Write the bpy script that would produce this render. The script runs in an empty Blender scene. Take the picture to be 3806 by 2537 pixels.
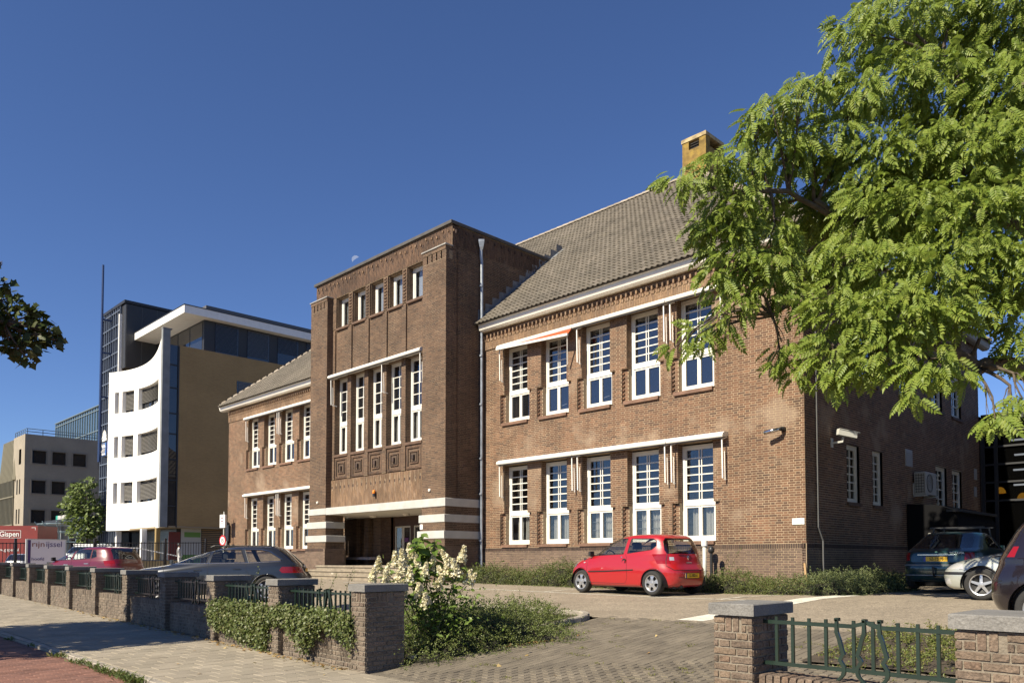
import bpy, bmesh, math, random
import numpy as np
from mathutils import Vector, Matrix
from mathutils.bvhtree import BVHTree
random.seed(7); RNG = np.random.default_rng(7)
SC = bpy.context.scene
COL = SC.collection
PI = math.pi
# ------------------------------------------------------------------ camera
cam_d = bpy.data.cameras.new('camera'); cam = bpy.data.objects.new('camera', cam_d); COL.objects.link(cam)
cam_d.sensor_width = 36; cam_d.lens = 2900/3806*36; cam_d.shift_y = 0.1823
cam_d.clip_start = .1; cam_d.clip_end = 6000
AZ = math.atan2(2858, 2900)
fw = Vector((-math.cos(AZ)*math.cos(math.radians(2.3)), math.sin(AZ)*math.cos(math.radians(2.3)), math.sin(math.radians(2.3))))
cam.location = (0, 0, 1.5); cam.rotation_euler = fw.to_track_quat('-Z', 'Y').to_euler()
SC.camera = cam
# ------------------------------------------------------------------ sky and sun
SUN_EL = math.radians(40); SUN_AZ = math.radians(4.0)       # light travels towards +Y and a little +X
world = bpy.data.worlds.new('World'); SC.world = world; world.use_nodes = True
wn = world.node_tree.nodes; wl = world.node_tree.links
bgn = wn['Background']; bgn.inputs[1].default_value = 0.056
skyn = wn.new('ShaderNodeTexSky'); skyn.sky_type = 'NISHITA'; skyn.sun_disc = False
skyn.sun_elevation = SUN_EL; skyn.sun_rotation = PI + SUN_AZ
skyn.air_density = 1.0; skyn.dust_density = 0.0; skyn.ozone_density = 5.0; skyn.altitude = 1200
tint = wn.new('ShaderNodeMix'); tint.data_type = 'RGBA'; tint.blend_type = 'MULTIPLY'; tint.inputs[0].default_value = 1; tint.inputs[7].default_value = (.92, .99, 1.22, 1)
wl.new(skyn.outputs[0], tint.inputs[6]); wl.new(tint.outputs[2], bgn.inputs[0])
sun_d = bpy.data.lights.new('sun', 'SUN'); sun = bpy.data.objects.new('sun', sun_d); COL.objects.link(sun)
sun_d.energy = 4.8; sun_d.angle = math.radians(.5); sun_d.color = (1, .90, .72)
ldir = Vector((math.sin(SUN_AZ)*math.cos(SUN_EL), math.cos(SUN_AZ)*math.cos(SUN_EL), -math.sin(SUN_EL)))
sun.rotation_euler = ldir.to_track_quat('-Z', 'Y').to_euler(); sun.location = (-10, -30, 40)
vs = SC.view_settings; vs.view_transform = 'Standard'; vs.look = 'None'; vs.exposure = .88; vs.gamma = 1; vs.use_curve_mapping = False
SC.cycles.max_bounces = 6; SC.cycles.transparent_max_bounces = 12

# ------------------------------------------------------------------ materials
MATS = {}
def mat(name, base=(.5,.5,.5), rough=.7, metal=0, var=0., vscale=3., bump=0., bscale=60., isl=None, coat=0, spec=.5,
        emis=None, trans=0, stains=None, grain=0., dirt=0.):
    """one procedural material; isl = list of colours picked per piece (mesh island + object)"""
    if name in MATS: return MATS[name]
    m = bpy.data.materials.new(name); m.use_nodes = True; MATS[name] = m
    nt = m.node_tree; N = nt.nodes; L = nt.links; p = N['Principled BSDF']
    p.inputs['Roughness'].default_value = rough; p.inputs['Metallic'].default_value = metal
    p.inputs['Coat Weight'].default_value = coat; p.inputs['Coat Roughness'].default_value = .04
    p.inputs['Specular IOR Level'].default_value = spec
    geo = N.new('ShaderNodeNewGeometry')
    col = None
    if isl:
        oi = N.new('ShaderNodeObjectInfo'); ad = N.new('ShaderNodeMath'); ad.operation = 'ADD'
        L.new(geo.outputs['Random Per Island'], ad.inputs[0]); L.new(oi.outputs['Random'], ad.inputs[1])
        fr = N.new('ShaderNodeMath'); fr.operation = 'FRACT'; L.new(ad.outputs[0], fr.inputs[0])
        cr = N.new('ShaderNodeValToRGB'); e = cr.color_ramp.elements
        cr.color_ramp.interpolation = 'LINEAR'
        e[0].position = 0; e[0].color = (*isl[0], 1); e[1].position = 1; e[1].color = (*isl[-1], 1)
        for i, c in enumerate(isl[1:-1]):
            k = e.new((i+1)/(len(isl)-1)); k.color = (*c, 1)
        L.new(fr.outputs[0], cr.inputs[0]); col = cr.outputs[0]
    def noise(scale, det=4):
        n = N.new('ShaderNodeTexNoise'); n.inputs['Scale'].default_value = scale; n.inputs['Detail'].default_value = det
        L.new(geo.outputs['Position'], n.inputs['Vector']); return n
    def mul(colsock, fac_sock, lo, hi):
        mr = N.new('ShaderNodeMapRange'); mr.inputs[1].default_value = .3; mr.inputs[2].default_value = .7
        mr.inputs[3].default_value = lo; mr.inputs[4].default_value = hi; L.new(fac_sock, mr.inputs[0])
        mx = N.new('ShaderNodeMix'); mx.data_type = 'RGBA'; mx.blend_type = 'MULTIPLY'; mx.inputs[0].default_value = 1
        if colsock is None: mx.inputs[6].default_value = (*base, 1)
        else: L.new(colsock, mx.inputs[6])
        L.new(mr.outputs[0], mx.inputs[7]); return mx.outputs[2]
    if var: col = mul(col, noise(vscale).outputs[0], 1-var, 1+var)
    if name == 'asphalt': col = mul(col, noise(11, 3).outputs[0], .80, 1.2)
    if grain: col = mul(col, noise(bscale*1.7, 2).outputs[0], 1-grain, 1+grain)
    if stains:
        sc, c2, thr = stains
        n = noise(sc, 6); mr = N.new('ShaderNodeMapRange'); mr.inputs[1].default_value = thr; mr.inputs[2].default_value = thr+.12
        L.new(n.outputs[0], mr.inputs[0])
        mx = N.new('ShaderNodeMix'); mx.data_type = 'RGBA'; L.new(mr.outputs[0], mx.inputs[0])
        if col is None: mx.inputs[6].default_value = (*base, 1)
        else: L.new(col, mx.inputs[6])
        mx.inputs[7].default_value = (*c2, 1); col = mx.outputs[2]
    if col is None: p.inputs['Base Color'].default_value = (*base, 1)
    else: L.new(col, p.inputs['Base Color'])
    if bump:
        b = N.new('ShaderNodeBump'); b.inputs['Strength'].default_value = bump; b.inputs['Distance'].default_value = .02
        L.new(noise(bscale, 5).outputs[0], b.inputs['Height']); L.new(b.outputs[0], p.inputs['Normal'])
    if emis:
        p.inputs['Emission Color'].default_value = (*emis[0], 1); p.inputs['Emission Strength'].default_value = emis[1]
    if trans:      # leaf: light through the blade
        t = N.new('ShaderNodeBsdfTranslucent'); ms = N.new('ShaderNodeMixShader'); ms.inputs[0].default_value = trans
        if col is None: t.inputs[0].default_value = (*[min(1, c*1.3) for c in base], 1)
        else: L.new(col, t.inputs[0])
        L.new(p.outputs[0], ms.inputs[1]); L.new(t.outputs[0], ms.inputs[2]); L.new(ms.outputs[0], N['Material Output'].inputs[0])
    return m
def glass(name, tint=(.5,.55,.6), through=.6, refl_base=.06, rough=.01, body=None, ior=1.5):
    if name in MATS: return MATS[name]
    m = bpy.data.materials.new(name); m.use_nodes = True; MATS[name] = m
    N = m.node_tree.nodes; L = m.node_tree.links; N.remove(N['Principled BSDF'])
    tr = N.new('ShaderNodeBsdfTransparent'); tr.inputs[0].default_value = (*tint, 1)
    gl = N.new('ShaderNodeBsdfGlossy'); gl.inputs['Roughness'].default_value = rough; gl.inputs[0].default_value = (1,1,1,1)
    df = N.new('ShaderNodeBsdfDiffuse'); df.inputs[0].default_value = (*(body or (.015,.017,.02)), 1)
    m1 = N.new('ShaderNodeMixShader'); m1.inputs[0].default_value = through; L.new(df.outputs[0], m1.inputs[1]); L.new(tr.outputs[0], m1.inputs[2])
    fr = N.new('ShaderNodeFresnel'); gb_ = N.new('ShaderNodeNewGeometry'); ir = N.new('ShaderNodeMapRange'); ir.inputs[3].default_value = ior; ir.inputs[4].default_value = 1/ior; L.new(gb_.outputs['Backfacing'], ir.inputs[0]); L.new(ir.outputs[0], fr.inputs[0])
    ad = N.new('ShaderNodeMath'); ad.operation = 'ADD'; ad.inputs[1].default_value = refl_base; ad.use_clamp = True; L.new(fr.outputs[0], ad.inputs[0])
    m2 = N.new('ShaderNodeMixShader'); L.new(ad.outputs[0], m2.inputs[0]); L.new(m1.outputs[0], m2.inputs[1]); L.new(gl.outputs[0], m2.inputs[2])
    L.new(m2.outputs[0], N['Material Output'].inputs[0]); return m

# ------------------------------------------------------------------ geometry helpers
def mesh_np(name, V, quads=None, tris=None, smooth=False):
    me = bpy.data.meshes.new(name); V = np.asarray(V, np.float32).reshape(-1, 3)
    if quads is not None and len(quads) and np.asarray(quads).shape[1] == 3: quads, tris = None, quads
    q = np.zeros((0,4), np.int32) if quads is None or len(quads) == 0 else np.asarray(quads, np.int32)
    t = np.zeros((0,3), np.int32) if tris is None or len(tris) == 0 else np.asarray(tris, np.int32)
    me.vertices.add(len(V)); me.vertices.foreach_set('co', V.ravel())
    me.loops.add(q.size + t.size); me.loops.foreach_set('vertex_index', np.concatenate([q.ravel(), t.ravel()]))
    me.polygons.add(len(q)+len(t))
    st = np.concatenate([np.arange(len(q))*4, q.size + np.arange(len(t))*3]).astype(np.int32)
    me.polygons.foreach_set('loop_start', st)
    me.polygons.foreach_set('use_smooth', np.full(len(q)+len(t), smooth, bool))
    me.update(calc_edges=True); me.validate(); return me
class G:
    def __init__(s): s.v = []; s.f = []
    def add(s, vs, fs):
        b = len(s.v); s.v += [tuple(p) for p in vs]; s.f += [tuple(b+i for i in f) for f in fs]; return s
    def box(s, x0, x1, y0, y1, z0, z1):
        return s.add([(x0,y0,z0),(x1,y0,z0),(x1,y1,z0),(x0,y1,z0),(x0,y0,z1),(x1,y0,z1),(x1,y1,z1),(x0,y1,z1)],
                     [(0,3,2,1),(4,5,6,7),(0,1,5,4),(1,2,6,5),(2,3,7,6),(3,0,4,7)])
    def bbox(s, x0, x1, y0, y1, z0, z1, b=.008):            # box with a chamfered top
        vs = [(x0,y0,z0),(x1,y0,z0),(x1,y1,z0),(x0,y1,z0),(x0,y0,z1-b),(x1,y0,z1-b),(x1,y1,z1-b),(x0,y1,z1-b),
              (x0+b,y0+b,z1),(x1-b,y0+b,z1),(x1-b,y1-b,z1),(x0+b,y1-b,z1)]
        fs = [(0,3,2,1),(8,9,10,11)]
        for i in range(4):
            j = (i+1) % 4; fs += [(i,j,4+j,4+i),(4+i,4+j,8+j,8+i)]
        return s.add(vs, fs)
    def obox(s, c, ax, ay, az):                             # box from centre and three half-axis vectors
        c = Vector(c); ax = Vector(ax); ay = Vector(ay); az = Vector(az)
        vs = [c+sx*ax+sy*ay+sz*az for sz in (-1,1) for sx, sy in ((-1,-1),(1,-1),(1,1),(-1,1))]
        return s.add(vs, [(0,3,2,1),(4,5,6,7),(0,1,5,4),(1,2,6,5),(2,3,7,6),(3,0,4,7)])
    def bar(s, a, b, w, h=None, up=(0,0,1)):                # rectangular bar from a to b
        a = Vector(a); b = Vector(b); d = (b-a); l = d.length; d.normalize(); up = Vector(up)
        if abs(d.dot(up)) > .98: up = Vector((1,0,0))
        sx = d.cross(up).normalized(); u = sx.cross(d)
        return s.obox((a+b)/2, d*l/2, sx*w/2, u*(h or w)/2)
    def tube(s, pts, r, n=8, cap=True):
        pts = [Vector(p) for p in pts]; m = len(pts); rs = r if hasattr(r, '__len__') else [r]*m
        ref = None; b0 = len(s.v)
        for i, p in enumerate(pts):
            t = (pts[min(i+1,m-1)] - pts[max(i-1,0)])
            if t.length < 1e-9: t = Vector((0,0,1))
            t.normalize()
            if ref is None: ref = Vector((0,0,1)) if abs(t.z) < .9 else Vector((1,0,0))
            x = t.cross(ref); x = x.normalized() if x.length > 1e-6 else t.orthogonal().normalized(); y = t.cross(x); ref = -y if False else ref
            for k in range(n):
                a = 2*PI*k/n; s.v.append(tuple(p + rs[i]*(math.cos(a)*x + math.sin(a)*y)))
        for i in range(m-1):
            for k in range(n):
                k2 = (k+1) % n; s.f.append((b0+i*n+k, b0+(i+1)*n+k, b0+(i+1)*n+k2, b0+i*n+k2))
        if cap:
            s.f.append(tuple(b0+k for k in range(n))); s.f.append(tuple(b0+(m-1)*n+k for k in reversed(range(n))))
        return s
    def lathe(s, prof, c=(0,0,0), axis='Z', n=24):          # prof: (radius, height)
        b0 = len(s.v)
        for r, h in prof:
            for k in range(n):
                a = 2*PI*k/n; x, y = r*math.cos(a), r*math.sin(a)
                p = (x,y,h) if axis == 'Z' else ((x,h,y) if axis == 'Y' else (h,x,y))
                s.v.append((c[0]+p[0], c[1]+p[1], c[2]+p[2]))
        for i in range(len(prof)-1):
            for k in range(n):
                k2 = (k+1) % n; s.f.append((b0+i*n+k, b0+i*n+k2, b0+(i+1)*n+k2, b0+(i+1)*n+k))
        return s
    def prism(s, poly, d):                                  # polygon (3D points) swept by vector d
        n = len(poly); d = Vector(d); a = [Vector(p) for p in poly]
        return s.add(a + [p+d for p in a], [tuple(range(n)), tuple(range(2*n-1, n-1, -1))] + [(i, n+i, n+(i+1) % n, (i+1) % n) for i in range(n)])
    def quad(s, a, b, c, d): return s.add([a,b,c,d], [(0,1,2,3)])
    def grid(s, P):                                         # P[i][j] points
        r, c = len(P), len(P[0]); return s.add([p for row in P for p in row], [(i*c+j, i*c+j+1, (i+1)*c+j+1, (i+1)*c+j) for i in range(r-1) for j in range(c-1)])
    def mesh(s, name, smooth=False):
        me = bpy.data.meshes.new(name); me.from_pydata(s.v, [], s.f); me.update()
        if smooth: me.polygons.foreach_set('use_smooth', [True]*len(me.polygons))
        return me
def fixn(me):
    bm = bmesh.new(); bm.from_mesh(me); bmesh.ops.recalc_face_normals(bm, faces=bm.faces); bm.to_mesh(me); bm.free(); return me
WM = {}                                                     # world matrix of the objects made so far
def link(name, me, m=None, parent=None, M=None, local=False):
    """link a mesh object. Vertices are in world space unless local: then M (or identity) places it in its parent's frame"""
    o = bpy.data.objects.new(name, me); COL.objects.link(o)
    if m and me and not me.materials: me.materials.append(m)
    if parent:
        o.parent = parent
        if not local: o.matrix_parent_inverse = WM[parent.name].inverted()
    if M is not None: o.matrix_basis = M
    WM[o.name] = (WM[parent.name] @ (M or Matrix())) if (parent and local) else (M or Matrix())
    return o
def obj(name, g, m, parent=None, smooth=False, M=None, local=False):
    return link(name, fixn(g.mesh(name, smooth)), m, parent, M, local)
def tag(o, label=None, cat=None, group=None, kind=None):
    if label: o['label'] = label
    if cat: o['category'] = cat
    if group: o['group'] = group
    if kind: o['kind'] = kind
    return o
def thing(name, label, cat, loc=(0,0,0), rz=0, group=None):
    o = bpy.data.objects.new(name, None); COL.objects.link(o); o.location = loc; o.rotation_euler = (0,0,rz); o.empty_display_size = .2
    WM[o.name] = Matrix.Translation(loc) @ Matrix.Rotation(rz, 4, 'Z'); return tag(o, label, cat, group)
def kids(o): return [c for c in o.children]
def copy_tree(o, parent=None):
    c = o.copy(); COL.objects.link(c)
    if parent: c.parent = parent; c.matrix_parent_inverse = o.matrix_parent_inverse.copy()
    for ch in list(o.children): copy_tree(ch, c)
    return c
def structure(o): o['kind'] = 'structure'; return o
DG = None
def text_mesh(body, size, depth=.003, align='CENTER', sx=1., bold=0.):
    cu = bpy.data.curves.new('lettering', 'FONT'); cu.body = body; cu.size = size; cu.align_x = align; cu.align_y = 'CENTER'
    cu.extrude = depth; cu.offset = bold; cu.resolution_u = 3
    o = bpy.data.objects.new('lettering', cu); COL.objects.link(o)
    me = bpy.data.meshes.new_from_object(o.evaluated_get(bpy.context.evaluated_depsgraph_get()))
    bpy.data.objects.remove(o); bpy.data.curves.remove(cu)
    if sx != 1.:
        for v in me.vertices: v.co.x *= sx
    me.materials.clear(); return me
def text_frame(pos, right, up=(0,0,1)):                     # matrix for flat lettering
    r = Vector(right).normalized(); u = Vector(up); u = (u - r*u.dot(r)).normalized(); n = r.cross(u)
    return Matrix(((r.x,u.x,n.x,pos[0]),(r.y,u.y,n.y,pos[1]),(r.z,u.z,n.z,pos[2]),(0,0,0,1)))
# ------------------------------------------------------------------ ground heights (metres; 0 = pavement at the gate)
def g_street(x): return .0092*max(0., -8.6-x)
def g_lot(x): return .655 + .006*max(0., -12-x) + .010*max(0., min(x, -2)+10)
def gz(x, y):
    t = 0. if y < 6.1 else (.7*(y-6.1)/4.9 if y < 11 else min(1., .7+.3*(y-11)/5))
    s = g_street(max(x, -60)); return s + (g_lot(max(x, -60))-s)*t
# ------------------------------------------------------------------ brickwork: every brick is geometry
class Plane2:                                               # vertical plane: origin, direction along it, outward normal
    def __init__(s, o, u, n): s.o = o; s.u = u; s.n = n
    def pt(s, a, d, z): return (s.o[0]+a*s.u[0]+d*s.n[0], s.o[1]+a*s.u[1]+d*s.n[1], z)
def front(y): return Plane2((0,y), (1,0), (0,-1))
def sideR(x): return Plane2((x,0), (0,1), (1,0))
def sideL(x): return Plane2((x,0), (0,1), (-1,0))
COURSE = .064
def spans(a0, a1, z0, z1, holes):
    out = [(a0, a1)]
    for h0, h1, k0, k1 in holes:
        if k1 <= z0+.012 or k0 >= z1-.012: continue
        new = []
        for s0, s1 in out:
            if h1 <= s0 or h0 >= s1: new.append((s0, s1)); continue
            if h0 > s0: new.append((s0, h0))
            if h1 < s1: new.append((h1, s1))
        out = new
    return out
def panel(BL, pl, a0, a1, z0, z1, holes=(), d=0., proud=.004, zref=None, ph=0., course=COURSE, sl=.2176, hl=.106, jt=.014):
    """running rows of alternate stretchers and headers"""
    zref = z1 if zref is None else zref
    k = math.floor((z0-zref)/course+1e-6); per = sl+hl+2*jt
    while True:
        b = zref+k*course+jt/2; t = b+course-jt; k += 1
        if b >= z1-.01: break
        b = max(b, z0+.003); t = min(t, z1-.003)
        if t-b < .015: continue
        for s0, s1 in spans(a0, a1, b, t, holes):
            x = math.floor((s0-a0)/per-1)*per + a0 + ph + (per/2 if k % 2 else 0)
            while x < s1:
                for l in (sl, hl):
                    p0 = max(x, s0+.003); p1 = min(x+l, s1-.003); x += l+jt
                    if p1-p0 > .02: c = pl.pt((p0+p1)/2, d, (b+t)/2); BL.append((*c, *pl.u, *pl.n, p1-p0, t-b, proud))
def soldiers(BL, pl, a0, a1, z0, z1, d=0., proud=.01, w=.052, jt=.012, ln=.21, stag=(0,.07,.14), holes=()):
    """upright bricks, each column shifted against the next"""
    i = 0; x = a0+.004
    while x+w <= a1+.002:
        z = z0 - stag[i % len(stag)]
        while z < z1:
            b = max(z, z0); t = min(z+ln, z1); z += ln+jt
            if t-b > .03:
                for s0, s1 in spans(x, x+w, b, t, holes):
                    if s1-s0 > .02: BL.append((*pl.pt((s0+s1)/2, d, (b+t)/2), *pl.u, *pl.n, s1-s0, t-b, proud))
        x += w+jt; i += 1
def sheet(g, pl, a0, a1, z0, z1, holes=(), d=0.):
    A = sorted({a0, a1, *[min(max(h[i], a0), a1) for h in holes for i in (0,1)]}); Z = sorted({z0, z1, *[min(max(h[i], z0), z1) for h in holes for i in (2,3)]})
    for i in range(len(A)-1):
        for j in range(len(Z)-1):
            ca = (A[i]+A[i+1])/2; cz = (Z[j]+Z[j+1])/2
            if A[i+1]-A[i] < 1e-5 or Z[j+1]-Z[j] < 1e-5 or any(h[0] < ca < h[1] and h[2] < cz < h[3] for h in holes): continue
            g.quad(pl.pt(A[i],d,Z[j]), pl.pt(A[i+1],d,Z[j]), pl.pt(A[i+1],d,Z[j+1]), pl.pt(A[i],d,Z[j+1]))
def brick_solid(g, BL, x0, x1, y0, y1, z0, z1, faces='FR', proud=.004, zref=None, ph=0., **k):
    """mortar block with bricks on its front (F), right (R), left (L), back (B)"""
    g.box(x0, x1, y0, y1, z0, z1)
    if 'F' in faces: panel(BL, front(y0), x0-(proud if 'L' in faces else 0), x1+(proud if 'R' in faces else 0), z0, z1, proud=proud, zref=zref, ph=ph, **k)
    if 'R' in faces: panel(BL, sideR(x1), y0, y1, z0, z1, proud=proud, zref=zref, ph=ph+.17, **k)
    if 'L' in faces: panel(BL, sideL(x0), y0, y1, z0, z1, proud=proud, zref=zref, ph=ph+.17, **k)
    if 'B' in faces: panel(BL, Plane2((0,y1),(1,0),(0,1)), x0, x1, z0, z1, proud=proud, zref=zref, ph=ph, **k)
BOX5 = np.array([[0,1,5,4],[4,5,6,7],[1,2,6,5],[3,0,4,7],[0,3,2,1]])
def bricks_mesh(name, BL, jit=.0025):
    B = np.array(BL, float); n = len(B); V = np.zeros((n,8,3)); pr = B[:,9] + RNG.uniform(-jit, jit, n)
    U = np.stack([B[:,3],B[:,4],np.zeros(n)],1); Nn = np.stack([B[:,5],B[:,6],np.zeros(n)],1); Zv = np.array([0,0,1.])
    tilt = RNG.uniform(-.0012, .0012, (n,2))
    for i,(sa,sn,sz) in enumerate([(-1,1,-1),(1,1,-1),(1,0,-1),(-1,0,-1),(-1,1,1),(1,1,1),(1,0,1),(-1,0,1)]):
        V[:,i] = B[:,:3] + U*(sa*B[:,7]/2)[:,None] + Nn*(sn*(pr + sa*tilt[:,0]+sz*tilt[:,1]) - (1-sn)*.004)[:,None] + Zv*(sz*B[:,8]/2)[:,None]
    Q = (BOX5[None] + (np.arange(n)*8)[:,None,None]).reshape(-1,4)
    cr = np.cross(np.stack([B[:,3],B[:,4],0*B[:,3]],1), Zv); flip = np.einsum('ij,ij->i', cr, Nn) < 0
    Q = Q.reshape(n,5,4); Q[flip] = Q[flip][:,:,::-1]
    return mesh_np(name, V, Q.reshape(-1,4))
_BM = {}
def brick_obj(b, m, parent, name='brick'):
    key = (round(b[7],2), round(b[8],3), round(b[9],3), m.name)
    if key not in _BM:
        L, H, P = b[7]/2, b[8]/2, b[9]; g = G(); c = .0025
        vs = [(-L,0,-H),(L,0,-H),(L,0,H),(-L,0,H),(-L,-P+c,-H),(L,-P+c,-H),(L,-P+c,H),(-L,-P+c,H),(-L+c,-P,-H+c),(L-c,-P,-H+c),(L-c,-P,H-c),(-L+c,-P,H-c)]
        fs = [(8,9,10,11)]
        for i in range(4):
            j = (i+1) % 4; fs += [(i,j,4+j,4+i),(4+i,4+j,8+j,8+i)]
        g.add(vs, fs); me = g.mesh(name); me.materials.append(m); _BM[key] = me
    s = -1 if b[3]*-b[6] + b[4]*b[5] < 0 else 1             # keep the frame right-handed
    u = Vector((b[3]*s, b[4]*s, 0)); n = Vector((b[5], b[6], 0)); j = random.uniform(-.0015,.0015)
    M = Matrix(((u.x,-n.x,0,b[0]+n.x*j),(u.y,-n.y,0,b[1]+n.y*j),(0,0,1,b[2]),(0,0,0,1)))
    return link(name, _BM[key], None, parent, M)
def lay_bricks(BL, m, parent, pick=0, name='brickwork'):
    """the bricks that show largest become parts one by one, the rest one mesh"""
    if pick:
        B = np.array(BL, float); d = B[:,:3]-np.array([0,0,1.5]); D = np.linalg.norm(d,axis=1)
        cs = -(d[:,0]*B[:,5]+d[:,1]*B[:,6])/D; fx = (d[:,0]*math.sin(AZ)+d[:,1]*math.cos(AZ))/np.maximum(.1,-d[:,0]*math.cos(AZ)+d[:,1]*math.sin(AZ))
        sc = B[:,7]*B[:,8]*np.maximum(cs,0)/D**2; sc[(np.abs(fx) > .66)] = 0
        top = set(np.argsort(-sc)[:pick].tolist())
        for i in top: brick_obj(BL[i], m, parent)
        BL = [b for i, b in enumerate(BL) if i not in top]
    if BL:
        o = link(name, bricks_mesh(name, BL), m, parent); o['kind'] = 'stuff'; return o

MORTAR = mat('mortar_light', (.36,.275,.18), .9, var=.2, vscale=1.5, bump=.4, bscale=120)
MORTAR_D = mat('mortar_dark', (.21,.155,.10), .9, var=.3, vscale=1.2, bump=.4, bscale=120)
BR_W = mat('wing_brick', rough=.85, isl=[(.100,.051,.030),(.155,.078,.043),(.125,.064,.037),(.075,.042,.028),(.185,.095,.053),(.112,.057,.033)], var=.25, vscale=.9, grain=.25, bump=.5, bscale=90, stains=(.8,(.235,.165,.115),.57))
BR_T = mat('tower_brick', rough=.88, isl=[(.085,.049,.031),(.122,.072,.044),(.102,.060,.038),(.064,.041,.029),(.145,.085,.050)], var=.3, vscale=.8, grain=.25, bump=.5, bscale=90, stains=(.7,(.18,.135,.10),.68))
BR_S = mat('plinth_brick', rough=.85, isl=[(.125,.084,.062),(.155,.104,.077),(.10,.068,.052),(.175,.114,.082)], var=.2, vscale=1.2, grain=.25, bump=.5, bscale=90)
BR_O = mat('soldier_brick', rough=.85, isl=[(.19,.118,.068),(.235,.148,.085),(.15,.092,.056),(.25,.17,.11)], var=.3, vscale=1.1, grain=.25, bump=.4, bscale=90)
BR_K = mat('dark_soldier_brick', rough=.85, isl=[(.055,.035,.027),(.075,.045,.033),(.045,.03,.025)], var=.2, grain=.2, bump=.4, bscale=90)
SILL = mat('sill_clay', (.17,.095,.062), .75, var=.25, vscale=4, bump=.2)
WHITE = mat('white_paint', (.70,.68,.61), .45, var=.05, vscale=2)
PAINT_B = mat('band_paint', (.44,.435,.405), .7, var=.10, vscale=2.5, bump=.15, bscale=40, stains=(3.,(.42,.40,.36),.62))
GUT = mat('gutter_white', (.80,.77,.69), .4, var=.06, vscale=.8, stains=(2.,(.62,.58,.5),.68))
DARK = mat('dark_room', (.018,.016,.015), .9)
LEAD = mat('lead', (.16,.17,.18), .55, var=.3, vscale=6)
ZINC = mat('zinc', (.36,.39,.42), .4, metal=.5, var=.25, vscale=3)
CURT = mat('curtain', (.62,.58,.50), .9, trans=.25)
PANE = glass('window_glass', (.86,.88,.90), .95, .03)
PANE_S = glass('window_glass_sky', (.8,.82,.86), .80, .06, body=(.03,.034,.042))
REDF = mat('awning_fabric', (.42,.075,.02), .85)

FY, XR, XT1, XT0, XL = 19.38, -8.94, -21.19, -30.48, -42.45
YP, YB = 17.58, 17.86
ORG = (-25.85, 19.4, .6)
school = thing('school_building', 'long brown brick school with a flat-topped entrance tower, tiled roof and white-framed windows', 'building', ORG)
mw = G(); BW = []; BT = []; BS = []; BO = []; BK = []
WX = [-20.07+1.825*k for k in range(5)]; LX = [-51.70-x-1.17 for x in WX]      # window positions, the left wing mirrors the right
def holes_for(xs):
    h = []
    for x in xs: h += [(x-.2,x+1.37,1.994,3.146),(x,x+1.17,3.1,4.874),(x-.2,x+1.37,6.346,7.434),(x,x+1.17,7.40,9.162)]
    return h
def wing(x0, x1, xs, zb):
    pl = front(FY); H = holes_for(xs)
    sheet(mw, pl, x0, x1, 1.8, 10.1, H)
    panel(BW, pl, x0, x1, 1.93, 9.20, H, zref=1.93)
    panel(BW, pl, x0, x1, 9.53, 10.05, (), zref=1.93)
    # plinth with its band of dark upright bricks
    mw.box(x0, x1, FY-.02, FY+.1, zb, 1.925); soldiers(BK, front(FY-.02), x0, x1, 1.805, 1.92, ln=.115, stag=(0,), proud=.012)
    panel(BS, front(FY-.02), x0, x1, zb, 1.80, zref=1.80, proud=.009)
    # frieze of upright bricks with teeth
    mw.box(x0, x1, FY-.032, FY-.002, 9.21, 9.50)
    soldiers(BO, front(FY-.032), x0, x1, 9.21, 9.51, proud=.012, stag=(0,.11))
    x = x0+.06
    while x < x1-.15:
        mw.box(x, x+.125, FY-.050, FY-.002, 9.512, 9.60); soldiers(BO, front(FY-.050), x, x+.13, 9.51, 9.615, proud=.014, stag=(0,), ln=.115)
        BO.append((x+.066, FY, 9.69, 1,0,0,-1, .056,.11,.10)); x += .192
    mw.box(x0, x1, FY-.10, FY, 9.86, 10.1); panel(BW, front(FY-.10), x0, x1, 9.86, 10.06, zref=10.06)
    for x in xs:
        for (s, t, top) in ((1.994, 3.146, 4.874), (6.346, 7.434, 9.162)):
            for a in (x-.2, x+1.17):                        # recessed jamb strips beside the casements
                mw.box(a+.002, a+.198, FY+.10, FY+.30, s, t); panel(BW, front(FY+.10), a+.002, a+.198, s, t, zref=1.93)
                j = s+.05
                while j < t-.05:                            # toothed edge
                    BW.append((a+(.035 if a < x else .165), FY+.10, j, 1,0,0,-1, .06,.05,.05)); j += .128
            for a, pl2 in ((x, sideR(x)), (x+1.17, sideL(x+1.17))):
                b0 = a-.1 if a == x else a; mw.box(b0, b0+.1, FY+.004, FY+.30, t-.004, top+.1)
                panel(BW, pl2, FY+.01, FY+.27, t, top, zref=1.93)
            mw.box(x-.3, x+1.47, FY+.012, FY+.30, top, top+.2)
            for a in (x-.3, x+1.37): mw.box(a, a+.1, FY+.004, FY+.30, s-.05, t+.05)
            mw.box(x-.25, x-.002, FY+.004, FY+.30, t, t+.1); mw.box(x+1.172, x+1.42, FY+.004, FY+.30, t, t+.1)
            mw.box(x-.25, x+1.42, FY+.03, FY+.32, s-.2, s-.004)
wing(XT1, XR, WX, .5); wing(XL, XT0, LX, .7)
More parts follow.
